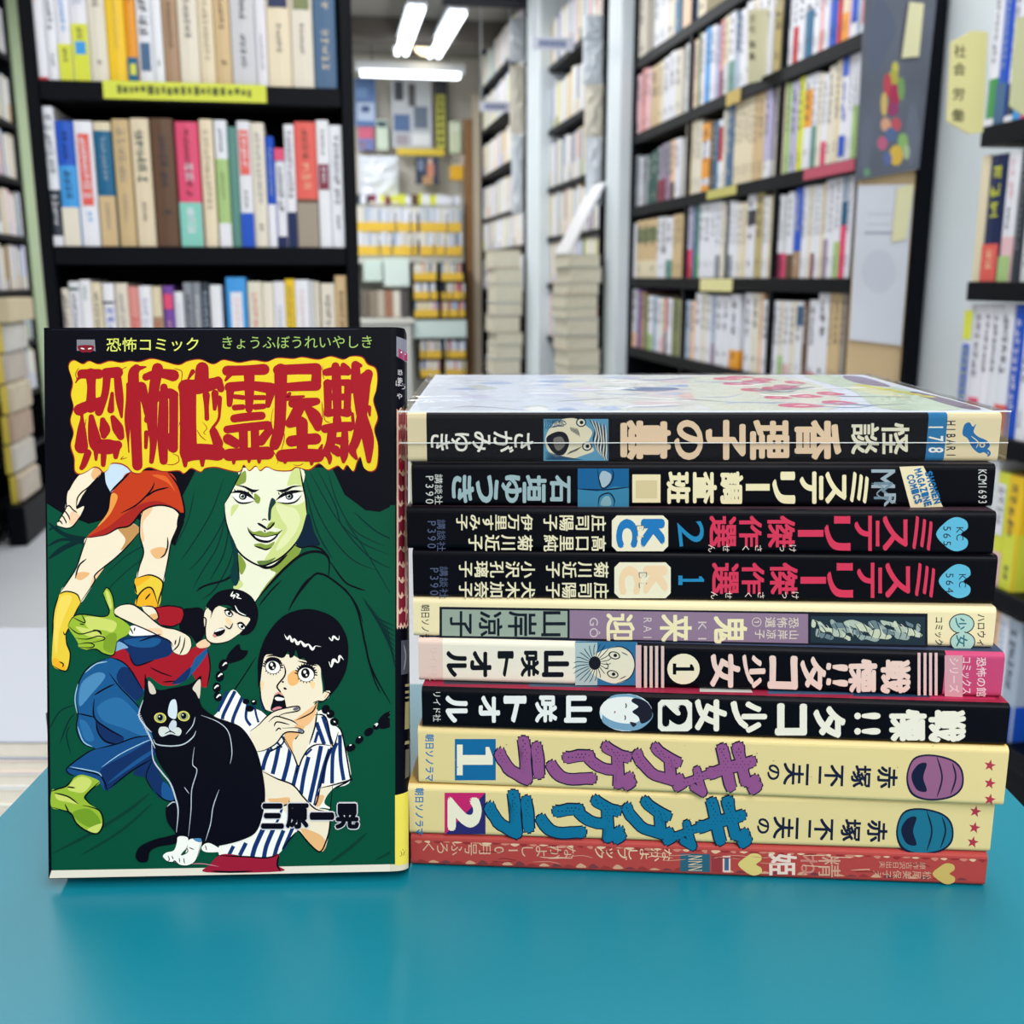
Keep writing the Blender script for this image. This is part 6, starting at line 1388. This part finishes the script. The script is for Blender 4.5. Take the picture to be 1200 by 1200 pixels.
for pts in ([(340, 180), (400, 290), (435, 370), (460, 320), (500, 260), (560, 230), (650, 240)], [(555, 20), (540, 120), (505, 230)], [(540, 40), (610, 60), (655, 240), (690, 150)], [(430, 380), (420, 420)], [(230, 290), (330, 230), (345, 180)], [(660, 240), (620, 310), (580, 480), (575, 505)]): K.line(pts, 7, INK)
K.poly([(200, 400), (300, 450), (400, 490), (470, 560), (540, 630), (640, 660), (635, 760), (620, 850), (600, 905), (570, 915), (520, 880), (450, 790), (420, 770), (330, 640), (210, 600)], SK); K.poly([(300, 575), (375, 570), (370, 610), (300, 625), (240, 580)], SKS); K.poly([(450, 770), (560, 800), (610, 850), (600, 905), (570, 915), (520, 880)], SKS); K.poly([(560, 640), (640, 520), (655, 490), (575, 505), (560, 560), (540, 620)], SK); K.poly([(556, 560), (600, 560), (575, 620), (545, 620)], SKS)
for pts in ([(200, 400), (300, 450), (400, 490), (470, 570), (540, 640), (600, 656)], [(210, 595), (300, 625), (370, 612), (376, 590)], [(420, 770), (450, 800), (520, 880), (575, 915), (612, 850), (635, 760), (640, 640), (655, 490)], [(570, 510), (655, 490), (770, 455), (765, 430), (720, 180), (690, 120), (640, 100)], [(655, 515), (765, 462)], [(575, 505), (555, 590), (540, 625)], [(330, 905), (370, 850), (420, 790)]): K.line(pts, 7, INK)
K.poly([(-80, 945), (-20, 930), (100, 945), (230, 955), (310, 930), (300, 1000), (320, 1042), (-150, 1048), (-130, 1000)], (150, 26, 52)); K.line([(-90, 940), (100, 948), (230, 955), (318, 930)], 7, INK); K.line([(310, 940), (300, 1000), (322, 1040)], 8, INK); K.line([(-120, 1040), (0, 1046), (140, 1040)], 8, INK)
use(T6)
K.poly([(215, 430), (240, 420), (380, 420), (450, 450), (565, 490), (580, 560), (590, 660), (570, 720), (540, 730), (520, 790), (420, 840), (330, 900), (290, 800), (215, 760), (190, 650), (190, 540)], SK)
K.poly([(370, 550), (420, 520), (440, 590), (400, 620), (370, 600)], (236, 178, 110)); K.poly([(420, 830), (540, 740), (556, 740), (530, 830), (470, 880), (400, 850)], (234, 182, 128)); K.poly([(196, 590), (216, 600), (206, 650), (195, 640)], (240, 208, 160)); K.poly([(500, 590), (540, 600), (530, 640)], (240, 204, 150))
K.poly([(176, 560), (180, 440), (230, 300), (330, 180), (450, 132), (560, 138), (670, 190), (738, 290), (755, 400), (740, 520), (690, 620), (640, 680), (600, 720), (560, 720), (600, 660), (590, 560), (566, 490), (500, 478), (470, 440), (440, 450), (420, 390), (405, 430), (380, 440), (370, 400), (340, 440), (280, 420), (225, 425), (205, 500), (192, 600), (180, 630)], INK)
K.poly([(566, 715), (600, 660), (636, 652), (632, 690), (600, 715)], SK); K.line([(600, 700), (622, 665)], 5, (220, 170, 110)); K.line([(528, 728), (560, 718), (600, 715), (636, 670), (600, 655)], 6, INK)
for pts in ([(345, 290, 4), (365, 320, 16), (380, 300, 6), (395, 335, 12), (410, 320, 6), (430, 350, 14), (450, 335, 6), (475, 362, 14), (500, 355, 6), (525, 386, 14), (545, 365, 6), (580, 370, 4)], [(630, 310, 8), (650, 330, 5), (660, 305, 10), (690, 325, 5), (696, 300, 4)], [(630, 465, 8), (645, 500, 5), (660, 455, 14), (690, 470, 5), (700, 430, 12), (725, 455, 4)]): K.line(pts, 8, WH)
for (x, y, r) in ((272, 498, 1.0), (484, 545, 1.1)):
    K.ell(x, y, 52 * r, 46 * r, INK, 10); K.ell(x, y + 3, 46 * r, 40 * r, WH, 10); K.ell(x - 4, y - 6, 25 * r, 29 * r, INK); K.ell(x - 8, y - 14, 9, 11, WH); K.ell(x + 3, y + 6, 6, 7, WH)
    for q in range(13):
        a = math.pi * (1.02 + q * .083); K.line([(x + 46 * r * math.cos(a), y + 42 * r * math.sin(a)), (x + 68 * r * math.cos(a + .06), y + 64 * r * math.sin(a + .06))], 6, INK)
    for q in range(7):
        a = math.pi * (.15 + q * .11); K.line([(x + 48 * r * math.cos(a), y + 44 * r * math.sin(a)), (x + 58 * r * math.cos(a), y + 55 * r * math.sin(a))], 4, INK)
    K.line([(x - 56, y - 20, 6), (x - 20, y - 50, 14), (x + 30, y - 44, 14), (x + 62, y - 8, 6)], 10, INK)
K.line([(228, 432, 3), (280, 425, 8), (335, 442, 4)], 6, INK); K.line([(430, 460, 4), (500, 478, 8), (560, 492, 4)], 6, INK)
K.line([(340, 480), (352, 520), (345, 560), (300, 620), (318, 655), (325, 665)], 7, INK); K.line([(330, 590), (342, 598)], 8, INK); K.line([(340, 632), (360, 642)], 9, INK)
K.poly([(285, 675), (310, 664), (340, 680), (355, 740), (350, 765), (262, 778), (270, 720)], INK); K.poly([(284, 700), (300, 690), (345, 700), (335, 712), (300, 714)], WH); K.poly([(268, 770), (300, 752), (330, 758), (300, 780)], (206, 130, 140)); K.line([(280, 680), (310, 664), (340, 682)], 8, (214, 150, 140))
K.line([(190, 600), (196, 700), (218, 765), (235, 790)], 6, INK); K.line([(420, 840), (520, 790), (552, 735)], 6, INK)
# hand at the mouth
K.poly([(126, 910), (180, 870), (240, 810), (300, 775), (420, 750), (444, 760), (430, 778), (340, 800), (300, 820), (380, 830), (430, 862), (410, 878), (440, 890), (468, 905), (462, 922), (420, 915), (340, 920), (290, 990), (220, 1030), (165, 1040), (140, 980)], SK)
for pts in ([(126, 910), (180, 870), (240, 810), (300, 775), (420, 750), (444, 762), (430, 780), (340, 798), (300, 820)], [(245, 850), (290, 815), (350, 828), (400, 845), (432, 868)], [(280, 880), (300, 850), (380, 868)], [(330, 890), (430, 888), (468, 908), (460, 922), (420, 915), (350, 920), (290, 990), (220, 1030), (165, 1040)], [(290, 910), (310, 890), (325, 900)]): K.line(pts, 6, INK)
K.ell(420, 766, 20, 10, (96, 90, 110), -15); K.ell(448, 906, 18, 10, (110, 120, 140), 10)
# braids
for (x, y, a, b, r) in ((100, 720, 22, 18, 0), (150, 725, 20, 18, 20), (125, 765, 26, 20, 0), (770, 1015, 32, 24, -25), (825, 965, 30, 22, -45), (885, 915, 34, 24, -40), (935, 880, 26, 20, -30), (610, 770, 26, 30, 20), (640, 800, 26, 28, 20), (665, 850, 28, 26, 20)): K.ell(x, y, a, b, INK, r)
K.ell(1000, 840, 70, 44, INK, -42); K.poly([(980, 820), (1056, 762), (1064, 840), (1000, 890)], INK)
for pts in ([(140, 722), (156, 716)], [(760, 1000), (776, 996)], [(820, 950), (832, 946)], [(920, 870), (940, 862), (930, 880)], [(1040, 775), (1052, 800)], [(1020, 790), (1034, 812)], [(622, 790), (630, 800)], [(660, 845), (672, 852)]): K.line(pts, 6, WH)
use(T5)
for (x, y, a, b, r) in ((978, 460, 26, 34, 20), (958, 520, 24, 30, 10), (942, 580, 22, 28, 0), (948, 630, 22, 26, -20)): K.ell(x, y, a, b, INK, r)
K.poly([(990, 440), (1010, 390), (1060, 345), (1075, 375), (1112, 382), (1090, 420), (1050, 440), (1005, 450)], INK)
for (x, y) in ((985, 455), (960, 515), (940, 578), (952, 628)): K.line([(x - 12, y + 8), (x + 4, y - 8), (x + 12, y - 4)], 6, WH)

K.lw = 1.0
# -- the black cat with white face and paws
use(PX)
K.poly([(170, 790), (173, 797), (185, 808), (202, 806), (224, 801), (236, 792), (234, 812), (237, 828), (253, 840), (267, 845), (284, 853), (299, 875), (307, 901), (311, 930), (308, 955), (300, 975), (284, 984), (262, 990), (246, 992), (236, 990), (222, 984), (208, 983), (205, 975), (196, 962), (195, 945), (204, 936), (200, 915), (192, 902), (184, 888), (180, 870), (178, 860), (168, 845), (164, 835), (169, 815)], INK)
K.poly([(207, 978), (196, 980), (180, 984), (164, 992), (159, 1003), (164, 1010), (173, 1009), (176, 998), (186, 992), (206, 988)], INK)
K.poly([(174, 798), (180, 803), (183, 812), (176, 812)], (206, 196, 180)); K.poly([(235, 796), (226, 806), (230, 812), (234, 818)], (214, 204, 186))
K.poly([(200, 822), (206, 820), (208, 832), (206, 842), (199, 840), (197, 834)], (206, 218, 226)); K.poly([(202, 844), (207, 846), (206, 855), (202, 857), (198, 852)], (196, 206, 214))
K.poly([(188, 852), (196, 852), (201, 857), (208, 852), (213, 856), (210, 862), (200, 860), (190, 863), (186, 858)], (206, 212, 208)); K.line([(193, 860), (200, 857), (206, 860)], 1.2, INK); K.line([(199, 855), (200, 858)], 1.4, INK)
for (x, y) in ((188, 841), (215.5, 839)): K.ell(x, y, 7.2, 6, (214, 206, 90), 10); K.ell(x, y, 5.8, 4.8, (150, 160, 120), 10); K.ell(x, y - .4, 3.2, 3.8, INK); K.ell(x - 1, y - 1.4, .8, .8, WH)
for pts, w in [([(168, 820), (163, 838), (170, 850), (178, 858)], 1.6), ([(180, 866), (184, 872), (200, 874), (215, 872), (226, 864), (230, 856)], 1.4), ([(178, 868), (180, 890), (190, 905), (200, 918), (206, 935), (209, 950), (207, 975)], 1.8), ([(228, 875), (226, 895), (231, 903), (225, 925), (224, 950), (221, 980)], 1.0), ([(257, 925), (250, 945), (247, 965), (241, 985)], 1.0), ([(236, 838), (256, 846), (268, 858), (272, 880), (270, 895)], 1.0), ([(196, 945), (202, 940), (206, 940)], 1.2), ([(218, 860), (226, 850), (229, 840)], 1.0), ([(216, 922), (222, 930)], .8)]: K.line(pts, w, (186, 196, 206))
for q in range(16): K.line([(165 + q * .9, 836 + q * 2.1), (161 + q * 1.4, 838 + q * 2.6)], .8, (196, 204, 210))
use(T7)
K.poly([(906, 862), (940, 855), (975, 870), (966, 930), (940, 960), (900, 1010), (870, 1030), (830, 1020), (806, 990), (830, 965), (880, 950), (900, 900)], WH); K.poly([(980, 880), (1030, 872), (1066, 890), (1052, 950), (1030, 1010), (980, 1050), (920, 1048), (886, 1020), (900, 985), (950, 975), (970, 930)], WH); K.poly([(1064, 935), (1090, 905), (1130, 905), (1200, 950), (1160, 962), (1090, 960)], WH); K.poly([(1010, 872), (1060, 870), (1062, 895), (1030, 890)], DEN3)
for pts in ([(840, 985), (850, 1010), (840, 1022)], [(866, 985), (876, 1010)], [(915, 1000), (920, 1030)], [(945, 1000), (952, 1040)], [(966, 930), (972, 960), (930, 985)], [(806, 990), (830, 1020), (870, 1030), (886, 1020), (920, 1048), (980, 1050), (1030, 1010), (1060, 895)], [(1090, 915), (1100, 950)], [(980, 930), (1016, 945)]): K.line(pts, 6, INK)
K.line([(1000, 1040), (1080, 1040), (1180, 1058)], 5, (206, 130, 150))

K.lw = 1.0
# -- imprint mark, headings, dripping title, author
use(PX)
K.poly([(90, 398), (111, 398), (112, 412), (108, 410), (106, 406), (96, 406), (94, 411), (90, 411)], (122, 124, 132), False); K.poly([(92, 405), (109, 405), (109, 411), (105, 413), (101, 412.6), (97, 413), (93, 411)], (122, 26, 40)); K.line([(94.5, 408), (99, 409)], 1.4, WH); K.line([(103, 409), (107.5, 408)], 1.4, WH)
K.across('恐怖コミック', 124, 235, 404, 17.5, (214, 222, 104), .006, .98, -.15); K.across('きょうふぼうれいやしき', 258, 438, 401.5, 16.5, (150, 182, 96), .004, 1.0, -.1)
def tpx(T, pts): return [(T[0] + x * T[2], T[1] + y * T[2]) for x, y in pts]
blob = tpx(T1, [(200, 260), (258, 284), (300, 265), (360, 285), (430, 265), (500, 275), (560, 265), (620, 270), (700, 250), (780, 268), (870, 290), (930, 265), (1010, 255), (1090, 285), (1150, 258)]) + \
       tpx(T2, [(0, 265), (60, 275), (150, 260), (230, 270), (300, 245), (400, 250), (460, 240), (560, 255), (640, 235), (720, 255), (770, 235), (840, 240), (875, 285), (925, 310), (938, 370), (930, 450), (912, 520), (940, 620), (918, 700), (942, 800), (935, 930), (900, 965), (855, 945), (832, 875), (808, 905), (785, 965), (745, 925), (720, 955), (690, 930), (660, 940), (620, 955), (565, 915), (500, 955), (420, 938), (380, 960), (290, 958), (230, 935), (190, 960), (160, 930), (120, 960), (85, 925), (60, 965), (0, 960)]) + \
       tpx(T1, [(1110, 938), (1040, 945), (1010, 968), (950, 945), (905, 978), (870, 960), (770, 965), (690, 940), (650, 952), (620, 978), (575, 970), (545, 938), (500, 915), (440, 915), (420, 952), (390, 970), (365, 945), (330, 937), (290, 962), (240, 982), (208, 960), (205, 880), (182, 800), (200, 720), (180, 640), (200, 560), (183, 480), (195, 400), (168, 300)])
cx, cy = 264, 487
ring = [(x + (x - cx) / math.hypot(x - cx, (y - cy)) * 1.0, y + (1.3 if y > cy else -1.1)) for x, y in blob]
K.poly(ring, (150, 40, 34), True, 5); K.poly(blob, (222, 198, 40), True, 5)
TR = (156, 22, 34)
def st(*pts): K.line([(p[0], p[1], p[2] * (1.2 if p[2] > 24 else 1.05)) for p in pts], 40, TR, taper=False, n=5, cap=True)
use(T1)
st((250, 345, 50), (360, 345, 54)); st((308, 345, 62), (312, 430, 46), (308, 560, 58)); st((235, 575, 62), (300, 545, 56), (380, 512, 40)); st((240, 580, 40), (252, 620, 20), (250, 700, 46), (248, 810, 74)); st((405, 340, 56), (480, 335, 60)); st((412, 350, 44), (400, 470, 40), (360, 588, 44)); st((478, 350, 40), (492, 500, 44), (505, 620, 16)); st((445, 470, 22), (436, 575, 38))
st((312, 620, 30), (325, 720, 60), (350, 800, 76), (430, 810, 80), (480, 800, 50)); st((290, 850, 40), (265, 920, 34), (250, 945, 26)); st((342, 820, 34), (342, 892, 18)); st((392, 830, 36), (388, 925, 26)); st((470, 810, 50), (468, 875, 26)); st((385, 640, 30), (398, 700, 60), (392, 740, 34)); st((450, 625, 30), (480, 690, 60), (500, 745, 40)); st((255, 345, 40), (225, 380, 14), (212, 400, 8))
st((600, 310, 46), (580, 360, 60), (592, 560, 62), (596, 700, 60), (606, 930, 56)); st((545, 410, 20), (562, 520, 50), (545, 640, 36), (548, 780, 12), (552, 845, 8)); st((630, 430, 60), (655, 520, 44), (662, 605, 22)); st((660, 365, 40), (740, 340, 46), (835, 355, 64)); st((735, 310, 60), (716, 420, 58), (700, 540, 54), (668, 640, 34)); st((700, 520, 60), (700, 660, 56), (708, 780, 40), (696, 905, 26)); st((720, 500, 46), (800, 470, 56), (840, 480, 50)); st((776, 430, 40), (772, 600, 56), (768, 760, 58), (774, 900, 44)); st((838, 480, 50), (838, 650, 48), (836, 820, 50)); st((664, 720, 26), (660, 815, 22)); st((800, 740, 30), (815, 830, 20)); st((610, 310, 30), (660, 300, 10))
st((1020, 310, 70), (1016, 400, 80)); st((915, 430, 84), (1020, 425, 76), (1118, 400, 60)); st((1120, 390, 50), (1140, 440, 40)); st((928, 440, 92), (930, 650, 88), (932, 850, 94)); st((940, 845, 92), (1040, 842, 84), (1120, 850, 84)); st((1092, 712, 44), (1122, 790, 56)); st((910, 870, 44), (912, 930, 24)); st((1020, 870, 40), (1022, 928, 22)); st((1046, 480, 40), (1048, 560, 26), (1050, 630, 26)); st((1102, 470, 40), (1100, 568, 24)); st((1130, 500, 30), (1128, 620, 14), (1088, 690, 20)); st((960, 330, 26), (935, 370, 14), (925, 392, 8)); st((890, 660, 16), (900, 690, 20))
use(T2)
st((-20, 325, 56), (100, 322, 54), (215, 316, 60)); st((0, 345, 30), (-30, 385, 16)); st((-5, 430, 54), (130, 420, 50), (262, 438, 62)); st((120, 330, 60), (122, 450, 52), (120, 570, 40)); st((0, 440, 46), (-5, 540, 30)); st((262, 440, 56), (240, 545, 30)); st((30, 490, 26), (84, 496, 26)); st((28, 560, 32), (80, 556, 30)); st((156, 496, 28), (216, 496, 28)); st((160, 556, 34), (214, 552, 30)); st((25, 630, 44), (100, 620, 46), (200, 612, 44)); st((-20, 700, 42), (100, 685, 44), (240, 672, 46)); st((82, 690, 50), (86, 840, 46)); st((156, 690, 46), (160, 840, 46)); st((-15, 760, 56), (38, 790, 50)); st((250, 705, 44), (196, 775, 50)); st((-10, 862, 66), (110, 855, 66), (240, 850, 70)); st((24, 870, 36), (22, 915, 18)); st((122, 870, 36), (120, 905, 18)); st((186, 870, 36), (184, 908, 20))
st((305, 320, 56), (430, 315, 56), (548, 312, 62)); st((322, 320, 70), (322, 520, 64), (312, 700, 60), (282, 800, 56), (268, 800, 30)); st((552, 320, 50), (548, 400, 56)); st((345, 430, 44), (450, 424, 50), (550, 420, 54)); st((395, 535, 44), (480, 530, 54), (552, 520, 40)); st((450, 540, 60), (410, 620, 60), (372, 660, 40)); st((380, 660, 50), (450, 645, 50)); st((490, 560, 36), (540, 620, 70), (560, 685, 44)); st((390, 775, 60), (470, 765, 60), (545, 760, 62)); st((458, 660, 64), (460, 780, 60), (460, 860, 60)); st((330, 868, 66), (450, 862, 70), (560, 868, 70)); st((352, 880, 40), (350, 908, 22)); st((522, 880, 40), (520, 920, 20)); st((570, 840, 30), (586, 800, 14)); st((380, 470, 20), (366, 500, 30), (470, 488, 14))
st((612, 335, 40), (680, 325, 50), (752, 330, 44)); st((672, 296, 44), (680, 420, 52), (684, 600, 44)); st((722, 290, 30), (748, 310, 30)); st((614, 405, 36), (690, 400, 34), (756, 402, 40)); st((622, 405, 46), (624, 590, 40)); st((752, 405, 40), (746, 590, 40)); st((624, 492, 38), (750, 492, 38)); st((622, 595, 44), (690, 590, 40), (748, 596, 44)); st((682, 632, 46), (684, 680, 50)); st((606, 695, 46), (690, 685, 54), (766, 680, 50)); st((652, 700, 50), (640, 790, 50), (606, 850, 40)); st((680, 770, 36), (728, 775, 50)); st((732, 720, 36), (728, 850, 46), (724, 905, 22)); st((610, 840, 36), (634, 880, 30), (635, 915, 16)); st((670, 830, 50), (690, 850, 40))
st((800, 288, 46), (800, 370, 50), (774, 455, 26)); st((806, 396, 44), (880, 350, 50)); st((882, 345, 50), (866, 440, 40)); st((860, 420, 60), (842, 600, 54), (806, 760, 50), (780, 830, 44), (806, 885, 20)); st((806, 420, 46), (838, 600, 56), (880, 760, 64), (886, 900, 26)); st((820, 500, 40), (840, 560, 46)); st((780, 600, 20), (790, 690, 20)); st((886, 560, 26), (892, 610, 12)); st((812, 285, 30), (832, 292, 24))
# thin drip lines over the yellow
use(T1)
for pts in ([(232, 305), (212, 345), (222, 385)], [(540, 300), (505, 320), (490, 380)], [(545, 560), (528, 640), (545, 720), (552, 850)], [(840, 310), (890, 330), (885, 400)], [(830, 855), (865, 870), (870, 905), (830, 925), (780, 920)], [(1020, 650), (1050, 690), (1030, 720), (1046, 735)], [(985, 700), (1010, 740), (1045, 770)], [(520, 870), (500, 890), (540, 880)], [(1140, 570), (1130, 640), (1090, 690)], [(690, 460), (680, 540), (640, 590)], [(885, 500), (890, 600), (870, 680)], [(280, 630), (270, 690), (280, 715)]): K.line(pts, 5, TR)
use(T2)
for pts in ([(275, 560), (262, 640), (270, 720), (255, 800), (300, 880), (300, 920)], [(355, 580), (340, 680), (345, 760), (320, 850)], [(585, 520), (590, 620), (575, 700)], [(595, 560), (605, 640), (640, 655)], [(770, 560), (780, 640), (770, 720)], [(400, 925), (440, 930), (470, 915)], [(295, 355), (290, 430)], [(590, 290), (590, 340), (600, 380)]): K.line(pts, 5, TR)
use(PX)
for ch, x0, x1 in [('三', 306, 333), ('原', 335, 362), ('一', 363, 392), ('晃', 393, 421)]:
    for bo, c, e in ((.085, (206, 206, 214), 2.6), (.055, INK, 0)):
        h = 30 if ch != '一' else 9
        K.glyph(ch, (x0 + x1) / 2, 956 - (0 if ch != '一' else 0), x1 - x0 + e, h + e, c, 0, bo, True)
# rounded spine: mark, title column, author, yellow foot
wrapped([464.5, 476], lambda x: 394 + (x - 464) * .2, lambda x: 417 + (x - 464) * .5, (122, 124, 136)); wrapped([467, 476.5], lambda x: 408 + (x - 467) * .5, lambda x: 419 + (x - 467) * .3, (150, 40, 90)); K.lift = 20; K.ell(470, 412, .9, .9, WH, n=8); K.ell(474, 413.5, .8, .8, WH, n=8)
for i, ch in enumerate('恐怖'): K.glyph(ch, 468.5, 436 + i * 9, 6, 7, (206, 204, 206), 0, .0)
for i, ch in enumerate('ほうや'): K.glyph(ch, (466.5, 472, 468)[i], (449, 452, 464)[i], 7, 8, (206, 204, 206), 0, .0)
K.lift = 0
wrapped([464.8, 477.4], lambda x: 479 + 2 * math.sin(x), lambda x: 736 + 2 * math.sin(x * 2), (214, 178, 158))
for q in range(14):
    y = 484 + q * 18; K.lift = 18; c_ = (156, 30, 56) if q < 4 else (122, 30, 50)
    for j in range(8):
        x = 467 + j * 1.25; K.poly([(x, y + 2 * math.sin(j + q)), (x + 1.4, y + 2 * math.sin(j + 1 + q)), (x + 1.4, y + 14 + 3 * math.sin(j * 2 + 2 + q)), (x, y + 14 + 3 * math.sin(j * 2 + q))], c_, False)
wrapped([470, 477.5], lambda x: 751, lambda x: 791, (70, 74, 86)); K.lift = 20; K.line([(473, 756), (475, 770), (473, 786)], 1.2, (150, 150, 150))
GLD = (150, 140, 96)
for (y0, y1) in ((803, 806), (811, 814), (818, 820)): K.rect(474.5, y0, 479, y1, GLD)
for i, (y0, y1) in enumerate([(824, 856), (870, 874)]): K.poly([(474.5, y0), (479, y0), (479, y1), (474, y1)], GLD, False)
K.poly([(475, 880), (479.5, 880), (479, 912), (474.5, 914)], (96, 92, 76), False); K.line([(475, 832), (479, 832)], 1.2, NAVY); K.line([(475, 841), (479, 842)], 1.2, NAVY); K.line([(475, 889), (479, 889)], 1, NAVY); K.line([(475, 900), (479, 901)], 1, NAVY)
K.lift = 0; wrapped([463, 478], lambda x: 931.5 - (x - 465) * .15, lambda x: 1014, (226, 210, 84)); K.lift = 20; K.glyph('立', 472, 1000, 8, 9, (50, 50, 40), 0); K.lift = 0
for q in range(10): K.line([(56.5 + R.uniform(0, 400), 385.5), (60 + q * 40, 386.5)], .5, (60, 64, 80))
o = mb.build('comic_book'); o.matrix_world = mw
tag(o, 'upright comic with dripping red title, pale green face and black cat on its cover', 'book')
m = MB(); m.box((.0015, .0009, .0016), (WB - .0016, TB - .0009, HB - .002), M((206, 190, 158), .85, .1, 'yellowed_pages', .12, 160), .0003); m.build('page_block', o)

# black display stand the comic leans on
st_ = MB(); BK = M((14, 16, 22), .4, .4, 'black_plastic', .1, 30)
mwS = mw @ Matrix.Translation((0, TB + .0003, 0))
inv = mwS.inverted()
base_l = inv @ (mwS @ Vector((.02, 0, .0)))
e = empty('book_stand', (mwS @ Vector((WB / 2, .03, 0))) * 1.0); e.location.z = TZ
tag(e, 'black book stand behind the upright comic, one foot showing at its left', 'stand')
iw = Matrix.Translation(-e.location)
def world_part(mbx, name):
    o = mbx.build(name, e); return o
m = MB(); a = [mwS @ Vector(p) for p in ((.015, 0, .012), (WB - .02, 0, .012), (WB - .02, 0, .12), (.015, 0, .12))]
m.prism([iw @ p for p in a], (mwS.to_3x3() @ Vector((0, .003, 0))), BK); world_part(m, 'back_plate')
bt = mwS @ Vector((.03, .003, .10)); gx = mwS.to_3x3() @ Vector((1, 0, 0))
for f in (.03, WB - .035):
    p = mwS @ Vector((f, .0032, .105)); q = Vector((p.x, p.y + .05, TZ))
    m = MB(); m.prism([iw @ p, iw @ (p + Vector((0, .004, .004))), iw @ (q + Vector((0, .006, 0))), iw @ q], Vector((.006, 0, 0)), BK); world_part(m, 'leg')
yf = on_z(57, 868, TZ).y
xf = on_z(54, 868, TZ).x
m = MB(); m.box((xf - e.location.x, yf - e.location.y, .0002), (xf + .05 - e.location.x, yf + .012 - e.location.y, .0125), BK, .002); world_part(m, 'foot_bar')
m = MB(); x1 = (mwS @ Vector((.03, 0, 0))).x; m.box((x1 - e.location.x - .004, min(yf, (mwS @ Vector((.03, .02, 0))).y) - e.location.y - .006, .0002), (x1 - e.location.x + .01, yf - e.location.y + .004, .005), BK, .001); world_part(m, 'foot_rail')
print('objects', len(bpy.data.objects), 'books', sum(1 for o in bpy.data.objects if o.get('category') == 'book'))
